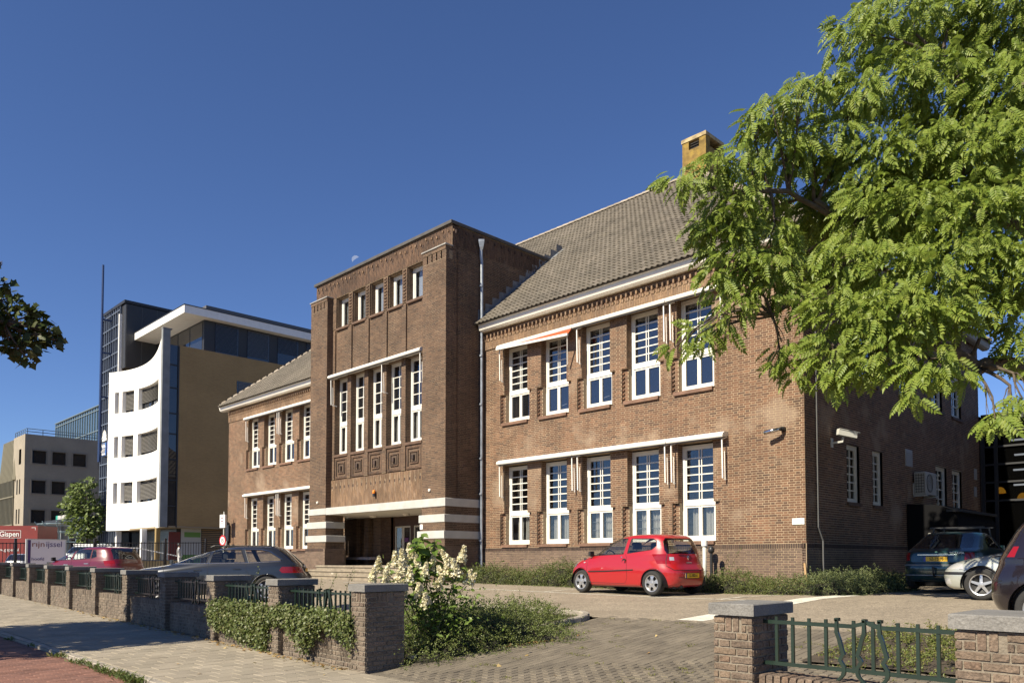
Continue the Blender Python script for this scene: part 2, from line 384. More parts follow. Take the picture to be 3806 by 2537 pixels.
# right gable wall, rear and far walls
SH = [(22.0,22.88,3.12,4.76),(23.86,24.65,3.12,4.76),(29.55,30.73,3.2,4.78),(31.35,32.48,3.2,4.78),(31.5,32.6,6.75,8.3),(23.0,24.3,6.75,8.3),(26.2,27.4,6.75,8.3),(29.3,30.4,6.75,8.3)]
SY1 = 34.87; plr = sideR(XR)
sheet(mw, plr, FY, SY1, 1.8, 10.1, SH); panel(BW, plr, FY+.008, SY1, 1.93, 10.05, SH, zref=1.93, ph=.1)
mw.box(XR-.1, XR+.02, FY-.02, SY1, .4, 1.925); panel(BS, sideR(XR+.02), FY-.02, SY1, .5, 1.80, zref=1.80); soldiers(BK, sideR(XR+.02), FY-.02, SY1, 1.805, 1.92, ln=.115, stag=(0,), proud=.012)
mw.box(XL, XR, SY1-.1, SY1, .4, 10.1); mw.box(XL-.02, XL+.1, FY+.05, SY1, .4, 10.1)
# ---------------- tower
mt = G(); mr = G()
TZ = 13.66
colx = [-28.93+1.253*k for k in range(5)]                   # five bays, each with an opening 1.0 wide
LPX, RPX = (-30.45,-29.12), (-22.52,XT1)
Ht = [(x,x+1.0,5.95,9.22) for x in colx] + [(x+.10,x+1.03,11.38,12.68) for x in colx]
fx0, fx1 = LPX[1]-.06, RPX[0]+.02
plB = front(YB+.06)
sheet(mt, plB, fx0, fx1, 3.6, 12.75, Ht); panel(BT, plB, fx0, fx1, 4.86, 12.70, Ht, zref=4.86)
for k in range(6):                                          # pilaster strips
    a = colx[k]-.27 if k < 5 else colx[4]+1.0; b = a+.27 if k < 5 else fx1
    if k == 0: a = fx0
    brick_solid(mt, BT, a, b, YB, YB+.055, 4.90, 11.33, 'FRL', zref=4.86)
    c0 = a+.05 if k else fx0; brick_solid(mt, BT, c0, b+.08, YB-.01, YB+.055, 11.36, 12.68, 'FRL', zref=4.86)
    if k < 5 and k:
        for j in range(10): BT.append(((c0+b+.08)/2, YB-.01, 11.46+.128*j, 1,0,0,-1, (b-c0)*.7,.052,.035))
for x in colx:                                              # deep reveals
    for z0, z1, e, w in ((5.95,9.22,0,1.0),(11.38,12.68,.10,.93)):
        for a, pl2 in ((x+e, sideR(x+e)), (x+e+w, sideL(x+e+w))):
            b0 = a-.06 if pl2.n[0] > 0 else a; mt.box(b0, b0+.06, YB+.064, YB+.55, z0-.05, z1+.05); panel(BT, pl2, YB+.07, YB+.42, z0, z1, zref=4.86)
        mt.box(x+e-.05, x+e+w+.05, YB+.064, YB+.55, z1, z1+.1); mt.box(x+e-.05, x+e+w+.05, YB+.10, YB+.55, z0-.15, z0)
# square relief panels with a dark brick in the middle
for x in colx:
    a0, a1, z0, z1 = x+.04, x+.96, 4.92, 5.80
    for w, y, q in ((0,YB+.02,.10),(.20,YB+.02,.05)):
        for bx in ((a0+w,a1-w,z1-w-q,z1-w),(a0+w,a1-w,z0+w,z0+w+q),(a0+w,a0+w+q,z0+w+q,z1-w-q),(a1-w-q,a1-w,z0+w+q,z1-w-q)):
            mr.box(bx[0],bx[1],y,YB+.062,bx[2],bx[3]); (panel if bx[1]-bx[0] > bx[3]-bx[2] else soldiers)(BT, front(y), bx[0], bx[1], bx[2], bx[3], proud=.006)
    BK.append(((a0+a1)/2, YB+.05, (z0+z1)/2, 1,0,0,-1, .13,.16,.10)); mr.box((a0+a1)/2-.16,(a0+a1)/2+.16,YB+.03,YB+.062,(z0+z1)/2-.16,(z0+z1)/2+.16)
# upright-brick panel over the entrance
mt.box(fx0, fx1, YB-.02, YB+.06, 3.70, 4.86)
soldiers(BO, front(YB-.02), fx0, fx1, 3.70, 4.86, proud=.012, stag=(0,.07,.14), holes=[(fx0+.10+.32*k, fx0+.20+.32*k, 4.50, 4.62) for k in range(20)])
for k in range(20): BK.append((fx0+.15+.32*k, YB-.02, 4.56, 1,0,0,-1, .095,.115,.002))  # dark bricks set in the slots stand in for the shade inside them
# frieze under the roof edge
mt.box(XT0, XT1, YB, YB+.3, 12.70, 13.58); soldiers(BT, front(YB), XT0, XT1+.012, 12.72, 13.55, proud=.012)
mt.box(XT1-.3, XT1, YB+.02, 24.5, 12.80, 13.58); soldiers(BT, sideR(XT1), YB, 23.9, 12.80, 13.55, proud=.012)
for k in range(30): BO.append((XT0+.15+.32*k, YB, 13.42-(k % 3)*.06, 1,0,0,-1, .055,.08,.05)); BK.append((XT0+.25+.32*k, YB, 13.28-(k % 2)*.06, 1,0,0,-1, .055,.12,.03))
for k in range(16): BK.append((XT1, YB+.3+.36*k, 13.40, 0,1,1,0, .055,.10,.045))
PCAP = []
# pillars and their slotted tops, sides
for (a, b) in (LPX, RPX):
    brick_solid(mt, BT, a, b, YP, YB+.3, 3.68, 12.30, 'FRL', zref=4.86); mt.box(a, b, YP+.14, YB+.3, 12.30, 12.66)
    brick_solid(mt, BT, a, b, YP-.02, YB+.02, 12.60, 12.74, 'FRL', zref=4.86); PCAP.append((a,b))
    for k in range(5):
        w_ = (b-a)/5; c = a+w_*k; brick_solid(mt, BT, c+(.04 if k else 0), c+w_-(.04 if k < 4 else 0), YP, YP+.14, 12.30, 12.60, 'FRL', zref=4.86)
plT = sideR(XT1)
mt.box(XT1-.3, XT1, YB+.2, 25., 3.6, 12.80); panel(BT, plT, YP+.3, 24.6, 3.68, 12.79, zref=4.86)
mt.box(XT0+.02, XT0+.3, YB+.2, 25., 3.6, 13.55); panel(BT, sideL(XT0+.02), YB+.2, 20.2, 3.68, 12.8, zref=4.86)
panel(BT, sideR(LPX[1]), YP, YB+.06, 3.68, 12.66, zref=4.86)
# base of both pillars: brick plinth, painted bands between bricks
bands = [(3.42,3.68),(2.84,3.11),(2.26,2.53)]
band_g = []
for (a, b, y1, xo) in ((LPX[0],LPX[1],18.45,-1),(RPX[0],RPX[1],FY+.05,1)):
    for z0, z1, e in ((3.11,3.42,.0),(2.53,2.84,.05),(1.98,2.26,.08)):
        brick_solid(mt, BT, a-e, b+e*(1 if xo < 0 else .3), YP-e*.5, y1, z0, z1, 'FRL', zref=4.86)
    for i, (z0, z1) in enumerate(bands):
        e = .06+.06*i; g = G(); g.bbox(a-e, (b+e) if xo < 0 else (b+.015+.004*i), YP-.03-.02*i, y1-.004, z0, z1, .012)
        if i or xo < 0: band_g.append(g)
    brick_solid(mt, BS, a-.12, b+.12*(1 if xo < 0 else .0)+.02, YP-.11, y1, .5, 1.98, 'FRL', zref=1.98)
    BK += []
    soldiers(BK, front(YP-.118), a-.12, b+.02, 1.86, 1.975, ln=.11, stag=(0,), proud=.004)
g = G(); g.bbox(LPX[1]+.07, RPX[1]+.03, YP-.03, FY+.02, 3.40, 3.69, .012); band_g.append(g)
# porch: soffit, back wall, side walls, floor
mt.box(LPX[1]-3.4, LPX[1]-.0, 20.4, 20.6, 1.2, 3.6); panel(BT, front(20.4), LPX[1]-3.3, -28.3, 1.25, 3.4)
mt.box(-28.3, -22.5, 20.62, 20.8, 1.2, 3.6); panel(BT, front(20.62), -26.3, -22.5, 1.25, 3.4)
mt.box(-22.6, -22.45, 17.9, 20.7, 1.2, 3.45)
for xx in (-30.9, -29.95): brick_solid(mt, BT, xx-.16, xx+.16, 20.2, 20.4, 1.25, 3.4, 'FR')
for o_, nm, mm in ((mw,'wall',MORTAR),(mt,'wall',MORTAR_D)):
    w_ = obj(nm, o_, mm, school)
    if o_ is mw: wall_w = w_
    else: wall_t = w_
lay_bricks(BW, BR_W, wall_w, 230); lay_bricks(BS, BR_S, wall_w, 40); lay_bricks(BK, BR_K, wall_w, 30, 'dark_brick_and_slots')
lay_bricks(BO, BR_O, wall_w, 0, 'upright_brickwork'); lay_bricks(BT, BR_T, wall_t, 0); obj('relief', mr, mat('tower_relief',(.092,.062,.042),.9,var=.3,vscale=2,bump=.4,bscale=80), wall_t)
g = G(); [g.bbox(a-.04,b+.04,YP-.06,YB+.02,12.745,12.79,.008) for a,b in PCAP]; obj('pillar_cap', g, mat('cap_lead',(.30,.29,.27),.7,var=.2), school)
for g in band_g: obj('painted_band', g, PAINT_B, school)
g = G(); g.box(LPX[0]+.2, RPX[0]+.1, YP+.12, 19.5, 3.395, 3.44); g.box(LPX[1]-3.3, RPX[0]+.1, 19.5, 20.61, 3.395, 3.44); obj('porch_ceiling', g, mat('porch_white',(.62,.60,.55),.7,var=.06), school)
g = G(); [(g.box(a+.02,b-.02,y+.04,20.7,.5,z-.07), g.bbox(a,b,y,y+.6,z-.07,z,.012)) for a,b,y,z in ((-29.5,-22.1,16.35,.93),(-29.25,-22.3,16.70,1.10),(-29.0,-22.5,17.05,1.27))]; g.box(-28.9,-22.6,17.5,20.7,1.2,1.262)
STONE = mat('step_stone', (.24,.20,.145), .85, var=.25, vscale=4, bump=.4, bscale=60, stains=(6,(.55,.5,.4),.66))
obj('entrance_steps', g, STONE, school)
g = G(); g.bbox(-32.4, -29.2, 19.95, 20.4, 1.50, 1.62, .01); obj('stone_bench', g, mat('pink_stone',(.42,.37,.36),.7,var=.15), school)
for px, py in ((-28.1,19.3),(-25.9,19.4)):
    g = G(); g.lathe([(.0,3.30),(.10,3.31),(.16,3.345),(.17,3.394)], (px,py,0)); obj('ceiling_lamp', g, mat('lamp_opal',(.62,.58,.5),.4), school, True)
# entrance door: brown frame, pale glazed leaves
DW = mat('door_wood', (.055,.025,.012), .5, var=.3, vscale=8); DP = mat('door_paint', (.50,.46,.38), .5)
g = G(); g.box(-28.3,-23.2,20.50,20.60,2.98,3.39); g.box(-28.3,-28.2,20.50,20.62,1.28,2.98); g.box(-27.05,-26.85,20.50,20.62,1.28,2.98); g.box(-25.65,-25.5,20.50,20.62,1.28,2.98); dr = obj('door_frame', g, DW, school)
for x in (-28.18, -27.6, -26.83, -26.24):
    g = G(); w = .56
    for a,b,c,d in ((x,x+.07,1.3,2.97),(x+w-.07,x+w,1.3,2.97),(x+.07,x+w-.07,2.9,2.97),(x+.07,x+w-.07,1.3,1.5)): g.box(a,b,20.52,20.57,c,d)
    lf = obj('door_leaf', g, DP, school); g = G(); g.box(x+.07,x+w-.07,20.545,20.55,1.5,2.9); obj('pane', g, PANE_S, lf)
    g = G(); g.grid([[(x+.07+(w-.14)*i/20, 20.59+.012*math.sin(i*1.9), z) for i in range(21)] for z in (1.5,2.9)]); obj('curtain', g, mat('door_curtain',(.22,.2,.17),.9), lf)
g = G(); g.box(-27.5,-27.2,20.515,20.519,2.28,2.46); obj('purple_notice', g, mat('purple',(.09,.02,.10),.6), school)
# ---------------- roof planes under the tiles
EY, EZ, RYD, RZ = 18.90, 10.10, 27.12, 17.12
SL = (RZ-EZ)/(RYD-EY); HX1, HX0 = XR+.48, XL-.45; RX1, RX0 = HX1-(RYD-EY), HX0+(RYD-EY)
g = G(); BYD = 2*RYD-EY
g.add([(HX0,EY,EZ),(HX1,EY,EZ),(RX1,RYD,RZ),(RX0,RYD,RZ),(HX1,BYD,EZ),(HX0,BYD,EZ)], [(0,1,2,3),(1,4,2),(4,5,3,2),(5,0,3),(0,5,4,1)])
TILE_U = mat('roof_underlay', (.045,.04,.035), .95)
roof = obj('roof', g, TILE_U, school)
TILE = mat('roof_tile', rough=.8, isl=[(.120,.103,.078),(.142,.121,.093),(.104,.09,.069),(.13,.112,.086),(.152,.13,.102),(.115,.10,.078)], var=.2, vscale=.6, grain=.2, bump=.3, bscale=70, stains=(1.2,(.13,.12,.07),.68))
# pan tiles: wave across, thick lower edge
TW, TLn = .205, .305
def tile_tpl():
    xs = [0,.028,.056,.085,.115,.15,.178,.205]; hs = [.004,.026,.035,.026,.008,-.004,-.003,.005]
    V = []; Q = []
    for s, lift in ((0,.034),(1,.004)):
        for x, h in zip(xs, hs): V.append((x, s*(TLn+.05), h+lift))
    for x, h in zip(xs, hs): V.append((x, .0, h+lift*0-.002+.012))
    n = len(xs)
    for i in range(n-1): Q += [(i,i+1,n+i+1,n+i),(2*n+i,2*n+i+1,i+1,i)]
    return np.array(V), np.array(Q)
TV, TQ = tile_tpl()
sd = Vector((0, RYD-EY, RZ-EZ)); slen = sd.length; sd.normalize(); nd = Vector((1,0,0)).cross(sd)
MT = np.array([[1,sd.x,nd.x],[0,sd.y,nd.y],[0,sd.z,nd.z]])
tl = []
r = 0
while r*TLn < slen-.1:
    s = r*TLn; ins = s*(RYD-EY)/slen; y = EY+sd.y*s; z = EZ+sd.z*s
    x = HX0+ins+.05
    while x+TW < HX1-ins-.02:
        if not (XT0-.05 < x+TW/2 < XT1+.12 and y < 23.35): tl.append((x, y, z))
        x += TW
    r += 1
tl = np.array(tl); D2 = (tl[:,0]**2+tl[:,1]**2+(tl[:,2]-1.5)**2)
vis = np.where((tl[:,0] < -11.2) & (tl[:,0] > -21) )[0]; pick = set(vis[np.argsort(D2[vis])[:300]].tolist())
tm = mesh_np('roof_tile', TV, TQ, smooth=False); tm.materials.append(TILE)
for i in pick:
    M = Matrix(((1,MT[0,1],MT[0,2],tl[i,0]),(0,MT[1,1],MT[1,2],tl[i,1]),(0,MT[2,1],MT[2,2],tl[i,2]),(0,0,0,1)))
    link('roof_tile', tm, None, roof, M)
rest = np.array([t for i, t in enumerate(tl) if i not in pick]); lift = RNG.uniform(-.004,.004,len(rest))
V = (TV @ MT.T)[None] + rest[:,None,:] + lift[:,None,None]*np.array(nd)[None,None]
Q = (TQ[None] + (np.arange(len(rest))*len(TV))[:,None,None]).reshape(-1,4)
tag(link('roof_tiling', mesh_np('roof_tiling', V, Q), TILE, roof), kind='stuff')
# right hip slope (seen through the tree) and left hip: coarser rows of tiles
V = []; Q = []
for sx, hx in ((1, HX1), (-1, HX0)):
    for r in range(int(slen/TLn)):
        s = r*TLn; ins = s*(RYD-EY)/slen; z0 = EZ+sd.z*s
        for k in range(int((BYD-EY-2*ins)/.41)):
            y = EY+ins+.41*k; b = len(V)
            for j, h in ((0,.0),(.12,.05),(.24,.05),(.36,.0)):
                V += [(hx-sx*ins, y+j, z0+h+.035), (hx-sx*(ins+sd.y*.33), y+j, z0+sd.z*.33+h)]
            for j in range(3): Q.append((b+2*j, b+2*j+2, b+2*j+3, b+2*j+1))
tag(link('hip_tiling', mesh_np('hip_tiling', V, Q), TILE, roof), kind='stuff')
RT = mat('ridge_tile', rough=.8, isl=[(.30,.25,.19),(.26,.22,.17),(.34,.29,.23)], var=.2, bump=.3)
def ridge_run(a, b, name, m, r=.13, pitch=.38):
    a = Vector(a); b = Vector(b); d = b-a; n = int(d.length/pitch); d.normalize(); sx = d.cross(Vector((0,0,1))).normalized(); up = sx.cross(d)
    g = G()
    for k in range(n):
        p = a+d*(k*pitch); rows = []
        for t, rr in ((0,r),(pitch*1.06,r*.86)):
            rows.append([tuple(p+d*t + sx*rr*math.cos(q*PI/6) + up*(rr*math.sin(q*PI/6)-.03)) for q in range(7)])
        rows.append([tuple(p + sx*(r-.02)*math.cos(q*PI/6) + up*((r-.02)*math.sin(q*PI/6)-.03)) for q in range(7)]); g.grid([rows[2],rows[0],rows[1]])
    return g
for a, b in (((RX0,RYD,RZ+.04),(RX1,RYD,RZ+.04)), ((HX0+.1,EY+.1,EZ+.12),(RX0,RYD,RZ+.04)), ((HX1-.1,EY+.1,EZ+.12),(RX1,RYD,RZ+.04)), ((HX1-.1,BYD-.1,EZ+.12),(RX1,RYD,RZ+.04))):
    obj('ridge_tiles', ridge_run(a, b, 'ridge', RT), RT, roof)
# chimney
MOSS = mat('chimney_moss', (.20,.13,.035), .95, var=.35, vscale=5, bump=.6, bscale=40, stains=(3,(.30,.20,.04),.5))
g = G(); cx0, cx1, cy0, cy1 = -17.02, -15.95, 26.35, 27.65
for a,b,c,d in ((cx0,cx0+.3,cy0,cy0+.3),(cx1-.3,cx1,cy0,cy0+.3),(cx0,cx0+.3,cy1-.3,cy1),(cx1-.3,cx1,cy1-.3,cy1)): g.box(a,b,c,d,17.75,18.10)
g.box(cx0,cx1,cy0,cy1,15.5,17.75); ch = obj('chimney', g, MOSS, roof)
g = G(); g.bbox(cx0-.03,cx1+.03,cy0-.03,cy1+.03,18.10,18.27,.03); obj('chimney_cap', g, mat('cap_stone',(.36,.28,.15),.9,var=.4,vscale=4,bump=.5), ch)
g = G(); [g.box(cx0+.35,cx1-.35,cy0+.05,cy0+.07,17.78+.1*k,17.82+.1*k) for k in range(3)]; g.box(cx0+.3,cx1-.3,cy0+.2,cy1-.2,17.7,18.08); obj('chimney_louvre', g, DARK, ch)
# gutters: box section with a rounded lower front edge
prof = [(0,-.25),(.15,-.25),(.23,-.21),(.27,-.13),(.28,-.03),(.31,-.02),(.31,.02),(.27,.02),(.27,.0),(0,.0)]
def gutter(a, b, out):                                      # a, b: points of the inner top edge; out: outward direction
    a = Vector(a); b = Vector(b); out = Vector(out)
    g = G(); A = [a+out*o+Vector((0,0,h)) for o,h in prof]; B = [b+out*o+Vector((0,0,h)) for o,h in prof]
    n = len(prof); g.add(A+B, [(i,(i+1)%n,n+(i+1)%n,n+i) for i in range(n)] + [tuple(range(n)), tuple(range(2*n-1,n-1,-1))]); return g
go = gutter((XT1+.11,FY-.06,10.12),(HX1+.1,FY-.06,10.12),(0,-1,0)); obj('gutter', go, GUT, school)
go = gutter((HX0-.1,FY-.06,10.12),(XT0-.01,FY-.06,10.12),(0,-1,0)); obj('gutter', go, GUT, school)
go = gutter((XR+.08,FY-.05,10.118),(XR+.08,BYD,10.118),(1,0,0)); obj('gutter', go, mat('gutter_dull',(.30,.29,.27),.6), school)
go = gutter((XL-.08,FY-.05,10.118),(XL-.08,BYD,10.118),(-1,0,0)); obj('gutter', go, GUT, school)
# tower roof edge and flat roof
g = G(); g.bbox(XT0-.08, XT1+.07, YB-.10, 24.2, 13.58, 13.70, .015); obj('roof_edge', g, mat('roof_edge_dark',(.07,.065,.06),.7,var=.2), school)
# lead steps where the tower meets the roof
g = G()
for k in range(13):
    y = 19.1+.36*k; z = EZ+SL*(y-EY); g.add([(XT1+.012,y,z-.02),(XT1+.012,y+.38,z+SL*.38-.02),(XT1+.012,y+.36,z+SL*.36+.18),(XT1+.012,y+.02,z+SL*.36+.16)], [(0,1,2,3)])
    g.quad((XT1+.011,y,z+.06),(XT1+.011,y+.4,z+SL*.4+.06),(XT1+.2,y+.4,z+SL*.4+.03),(XT1+.2,y,z+.03))
obj('lead_flashing', g, LEAD, school)
# ------------------------------------------------------------------ windows of the school
def frame_mesh(name, W, H, zt, rows, cols='double', tr=.13, of=.085, dep=.09, lower=True):
    g = G(); b = .055
    g.box(0,of,0,dep,0,H); g.box(W-of,W,0,dep,0,H); g.box(of,W-of,0,dep,H-of,H); g.box(of,W-of,0,dep,0,of*.9)
    panes = []
    if lower:
        g.box(of,W-of,-.012,dep,zt,zt+tr)
        cx = W/2
        for a, c in ((of, cx-.004),(cx+.004, W-of)) if W > .95 else ((of, W-of),):
            g.box(a,a+b,.012,dep-.02,of*.9,zt); g.box(c-b,c,.012,dep-.02,of*.9,zt); g.box(a+b,c-b,.012,dep-.02,of*.9,of*.9+b+.02); g.box(a+b,c-b,.012,dep-.02,zt-b,zt)
            panes.append((a+b,c-b,of*.9+b+.02,zt-b))
        z0 = zt+tr
    else: z0 = of*.9
    a, c, d0, d1 = of, W-of, z0, H-of; s = .05; y0, y1 = .018, dep-.015
    g.box(a,a+s,y0,y1,d0,d1); g.box(c-s,c,y0,y1,d0,d1); g.box(a+s,c-s,y0,y1,d1-s,d1); g.box(a+s,c-s,y0,y1,d0,d0+s)
    a += s; c -= s; d0 += s; d1 -= s; m = (a+c)/2
    if cols == 'double':
        g.box(m-.055,m-.028,y0+.01,y1-.005,d0,d1); g.box(m+.028,m+.055,y0+.01,y1-.005,d0,d1); xs = [(a,m-.055),(m-.028,m+.028),(m+.055,c)]
    elif cols == 'single': g.box(m-.018,m+.018,y0+.01,y1-.005,d0,d1); xs = [(a,m-.018),(m+.018,c)]
    else: xs = [(a,c)]
    for i in range(1, rows):
        z = d0+(d1-d0)*i/rows
        for p, q in xs: g.box(p,q,y0+.01,y1-.005,z-.016,z+.016)
    for p, q in xs:
        for i in range(rows): panes.append((p,q,d0+(d1-d0)*i/rows+(.016 if i else 0),d0+(d1-d0)*(i+1)/rows-(.016 if i < rows-1 else 0)))
    return fixn(g.mesh(name)), panes, dep
_PM = {}
def pane_me(w, h, m):
    k = (round(w,3), round(h,3), m.name)
    if k not in _PM:
        g = G(); g.box(0,w,0,.006,0,h); me = g.mesh('pane'); me.materials.append(m); _PM[k] = me
    return _PM[k]
def put_window(tpl, x, y, z, m, pm, parent, split=True, rz=0., skip_narrow=True, pm2=None, nlow=2):
    me, panes, dep = tpl
    if not me.materials: me.materials.append(m)
    M = Matrix.Translation((x,y,z)) @ Matrix.Rotation(rz, 4, 'Z')
    o = link('window', me, None, parent, M); tilt = random.uniform(-.012,.012)
    big = G()
    for i, (a,b,c,d) in enumerate(panes):
        mm = pm2 if (pm2 and i >= nlow) else pm
        if split and b-a > .08:
            T = Matrix.Translation((a, dep*.5, c)) @ Matrix.Rotation(random.uniform(-.006,.006), 4, 'Z') @ Matrix.Rotation(random.uniform(-.004,.004), 4, 'X')
            link('pane', pane_me(b-a, d-c, mm), None, o, T, local=True)
        else: big.box(a,b,dep*.5,dep*.5+.006,c,d)
    if big.f: obj('pane', big, pm2 or pm, o, M=Matrix(), local=True)
    return o
_CM = {}
def curtain(o, a, b, z0, z1, y=.2, m=None, key=0):
    k = (round(a,2), round(b,2), round(z0,2), round(z1,2), key)
    if k not in _CM:
        n = max(14, int((b-a)/.012)); g = G(); ph = random.uniform(0,6)
        g.grid([[(a+(b-a)*i/n + .008*math.sin(i*2.1+ph)*(1-t), y+.028*math.sin((b-a)*i/n*62+ph)+.012*math.sin(i*1.3+t), z0+(z1-z0)*t) for i in range(n+1)] for t in (0,.5,1)])
        me = g.mesh('curtain', True); me.materials.append(m or CURT); _CM[k] = me
    return link('curtain', _CM[k], None, o, Matrix(), local=True)
WFY = FY+.25
tplL = frame_mesh('window', 1.17, 2.78, 1.02, 6); tplU = frame_mesh('window', 1.17, 2.70, .98, 6)
BAR = mat('grey_bar', (.22,.22,.22), .5)
for k, x in enumerate(WX):
    w = put_window(tplL, x, WFY, 2.045, WHITE, PANE, school, pm2=PANE)
    curtain(w, .22 if k else .28, .54, .14, 1.04, key=k); curtain(w, .64, .98 if k < 2 else 1.06, .14, 1.04, key=k)
    if k in (2,3):
        g = G(); [g.tube([(.1,.15,z),(1.07,.15,z)], .011, 6) for z in (.42,.68)]; obj('window_bar', g, BAR, w, M=Matrix(), local=True)
    w = put_window(tplU, x, WFY, 6.43, WHITE, PANE_S, school, pm2=PANE_S)
    if k == 0: curtain(w, .12, .5, .1, .95, y=.16, m=mat('brown_curtain',(.10,.06,.04),.9), key=9)
    if k in (1,2):
        g = G(); g.tube([(.66,.08,.30),(.90,.08,.33)], .014, 6); obj('window_catch', g, WHITE, w, M=Matrix(), local=True)
for k, x in enumerate(LX):
    w = put_window(tplL, x, WFY, 2.045, WHITE, PANE_S, school, split=k > 3); curtain(w, .2, .4, .14, 1.0, key=k+20); curtain(w, .8, 1.0, .14, 1.0, key=k+20)
    put_window(tplU, x, WFY, 6.43, WHITE, PANE_S, school, split=k > 3)
tplM = frame_mesh('window', 1.0, 3.26, 1.22, 4, 'single', tr=.15); tplT = frame_mesh('window', .93, 1.30, 0, 1, 'one', lower=False, of=.10)
for k, x in enumerate(colx):
    w = put_window(tplM, x, YB+.25, 5.96, WHITE, PANE, school, pm2=PANE_S); curtain(w, .16, .80, .12, 1.22, y=.17, m=mat('white_curtain',(.70,.67,.60),.9,trans=.2), key=k+40)
    w = put_window(tplT, x+.10, YB+.25, 11.38, WHITE, PANE, school)
    if k < 2:
        g = G(); [g.box(.18,.78,.15,.17,.16+.05*i,.18+.05*i) for i in range(20)]; obj('blind', g, mat('blind_pale',(.55,.55,.52),.6), w, M=Matrix(), local=True)
    else:
        g = G(); g.box(.18,.80,.16,.165,.12,1.2); obj('blind', g, mat('blind_grey',(.45,.47,.50),.7), w, M=Matrix(), local=True)
tplS = frame_mesh('window', .85, 1.62, 0, 6, 'single', lower=False, of=.08); tplS2 = frame_mesh('window', 1.15, 1.56, 0, 3, 'single', lower=False, of=.08)
FRAME_D = mat('side_frame', (.60,.57,.48), .6)
for (y0,y1,z0,z1) in SH:
    t = frame_mesh('window', y1-y0, z1-z0, 0, 6 if z0 < 3.15 else 4, 'single', lower=False, of=.08)
    put_window(t, XR-.07, y0, z0, FRAME_D, PANE, school, split=False, rz=PI/2)
# sills
for xs in (WX, LX):
    for x in xs:
        for z0, z1 in ((1.935,2.045),(6.29,6.42)):
            g = G(); g.add([(x-.10,FY-.075,z0),(x+1.20,FY-.075,z0),(x+1.20,FY+.26,z0),(x-.10,FY+.26,z0),(x-.10,FY-.075,z1-.03),(x+1.20,FY-.075,z1-.03),(x+1.20,FY+.26,z1),(x-.10,FY+.26,z1)],
                [(0,3,2,1),(4,5,6,7),(0,1,5,4),(1,2,6,5),(2,3,7,6),(3,0,4,7)]); obj('window_sill', g, SILL, school)
SILL_D = mat('sill_dark', (.11,.065,.042), .8, var=.25, vscale=4, bump=.2)
for x in colx:
    for a, b, z0, z1 in ((x-.02,x+1.02,5.84,5.95),(x+.05,x+1.08,11.28,11.38)):
        g = G(); g.bbox(a,b,YB-.03,YB+.45,z0,z1,.02); obj('window_sill', g, SILL_D, school)
for (y0,y1,z0,z1) in SH:
    g = G(); g.box(XR-.2,XR+.06,y0-.05,y1+.05,z0-.1,z0-.004); obj('window_sill', g, SILL_D, school)
# dark rooms behind the glass
g = G()
for a, b, y in ((XL+.2,XT0-.1,FY), (XT1+.1,XR-.2,FY)):
    for z0, z1 in ((1.5,5.4),(5.9,9.8)): g.quad((a,y+2.2,z0),(b,y+2.2,z0),(b,y+2.2,z1),(a,y+2.2,z1)); g.quad((a,y+.32,z0),(b,y+.32,z0),(b,y+2.2,z0),(a,y+2.2,z0)); g.quad((a,y+.32,z1),(b,y+.32,z1),(b,y+2.2,z1),(a,y+2.2,z1))
for z0, z1 in ((5.6,9.6),(11.,13.)): g.quad((fx0,YB+2,z0),(fx1,YB+2,z0),(fx1,YB+2,z1),(fx0,YB+2,z1)); g.quad((fx0,YB+.5,z0),(fx1,YB+.5,z0),(fx1,YB+2,z0),(fx0,YB+2,z0))
g.quad((XR-1.,FY+.5,1.5),(XR-1.,SY1-.2,1.5),(XR-1.,SY1-.2,9.8),(XR-1.,FY+.5,9.8))
obj('interior', g, DARK, school)
# ------------------------------------------------------------------ awnings
ALU = mat('awning_white', (.78,.76,.70), .4, var=.05)
def awning(x0, x1, y, z, arms, yw, al=1.2, swung=False):
    g = G(); prof = [(y,z-.07),(y-.02,z-.03),(y,z+.03),(y+.10,z+.085),(yw,z+.10),(yw,z-.02),(y+.15,z-.05)]
    n = len(prof); A = [(x0,a,b) for a,b in prof]; B = [(x1,a,b) for a,b in prof]
    g.add(A+B, [(i,(i+1)%n,n+(i+1)%n,n+i) for i in range(n)] + [tuple(range(n)), tuple(range(2*n-1,n-1,-1))])
    o = obj('awning', g, ALU, school); g = G(); g.box(x0+.02,x1-.02,y+.04,y+.10,z-.10,z-.065); obj('awning_track', g, mat('awning_grey',(.20,.19,.17),.6), o)
    for x in arms:
        g = G(); g.bar((x,y+.10,z-.12),(x,y+.12,z-al),.024,.035); g.bar((x+.03,y+.18,z-.45),(x+.03,y+.2,z-al-.05),.018,.018); g.bar((x,y+.12,z-al+.02),(x+.02,yw,z-al-.03),.03,.03); g.bar((x,y+.1,z-.12),(x+.05,yw,z-.05),.03,.03)
        obj('awning_arm', g, ALU, o)
    if swung:
        g = G(); a = Vector((x0+.02,y-.03,z-.085)); b = Vector((x1-.02,y-.16,z-.30)); g.bar(a,b,.06,.075); obj('awning_bar', g, ALU, o)
        g = G(); g.add([(x0+.02,y+.02,z-.072),(x1-.02,y+.02,z-.072),tuple(b+Vector((0,.02,.03))),tuple(a+Vector((0,.02,.03)))], [(0,1,2,3)]); obj('awning_fabric', g, REDF, o)
        g = G(); g.bar((x1-.08,y-.12,z-.26),(x1-.32,y+.16,z-1.18),.03,.045); obj('awning_arm', g, ALU, o)
AY = FY-.30
awning(-20.15,-16.60,AY,4.95,(-20.10,-16.68),FY-.011); awning(-16.58,-12.98,AY,4.95,(-16.45,-13.08),FY-.011); awning(-12.96,-11.12,AY,4.95,(-12.86,-11.20),FY-.011)
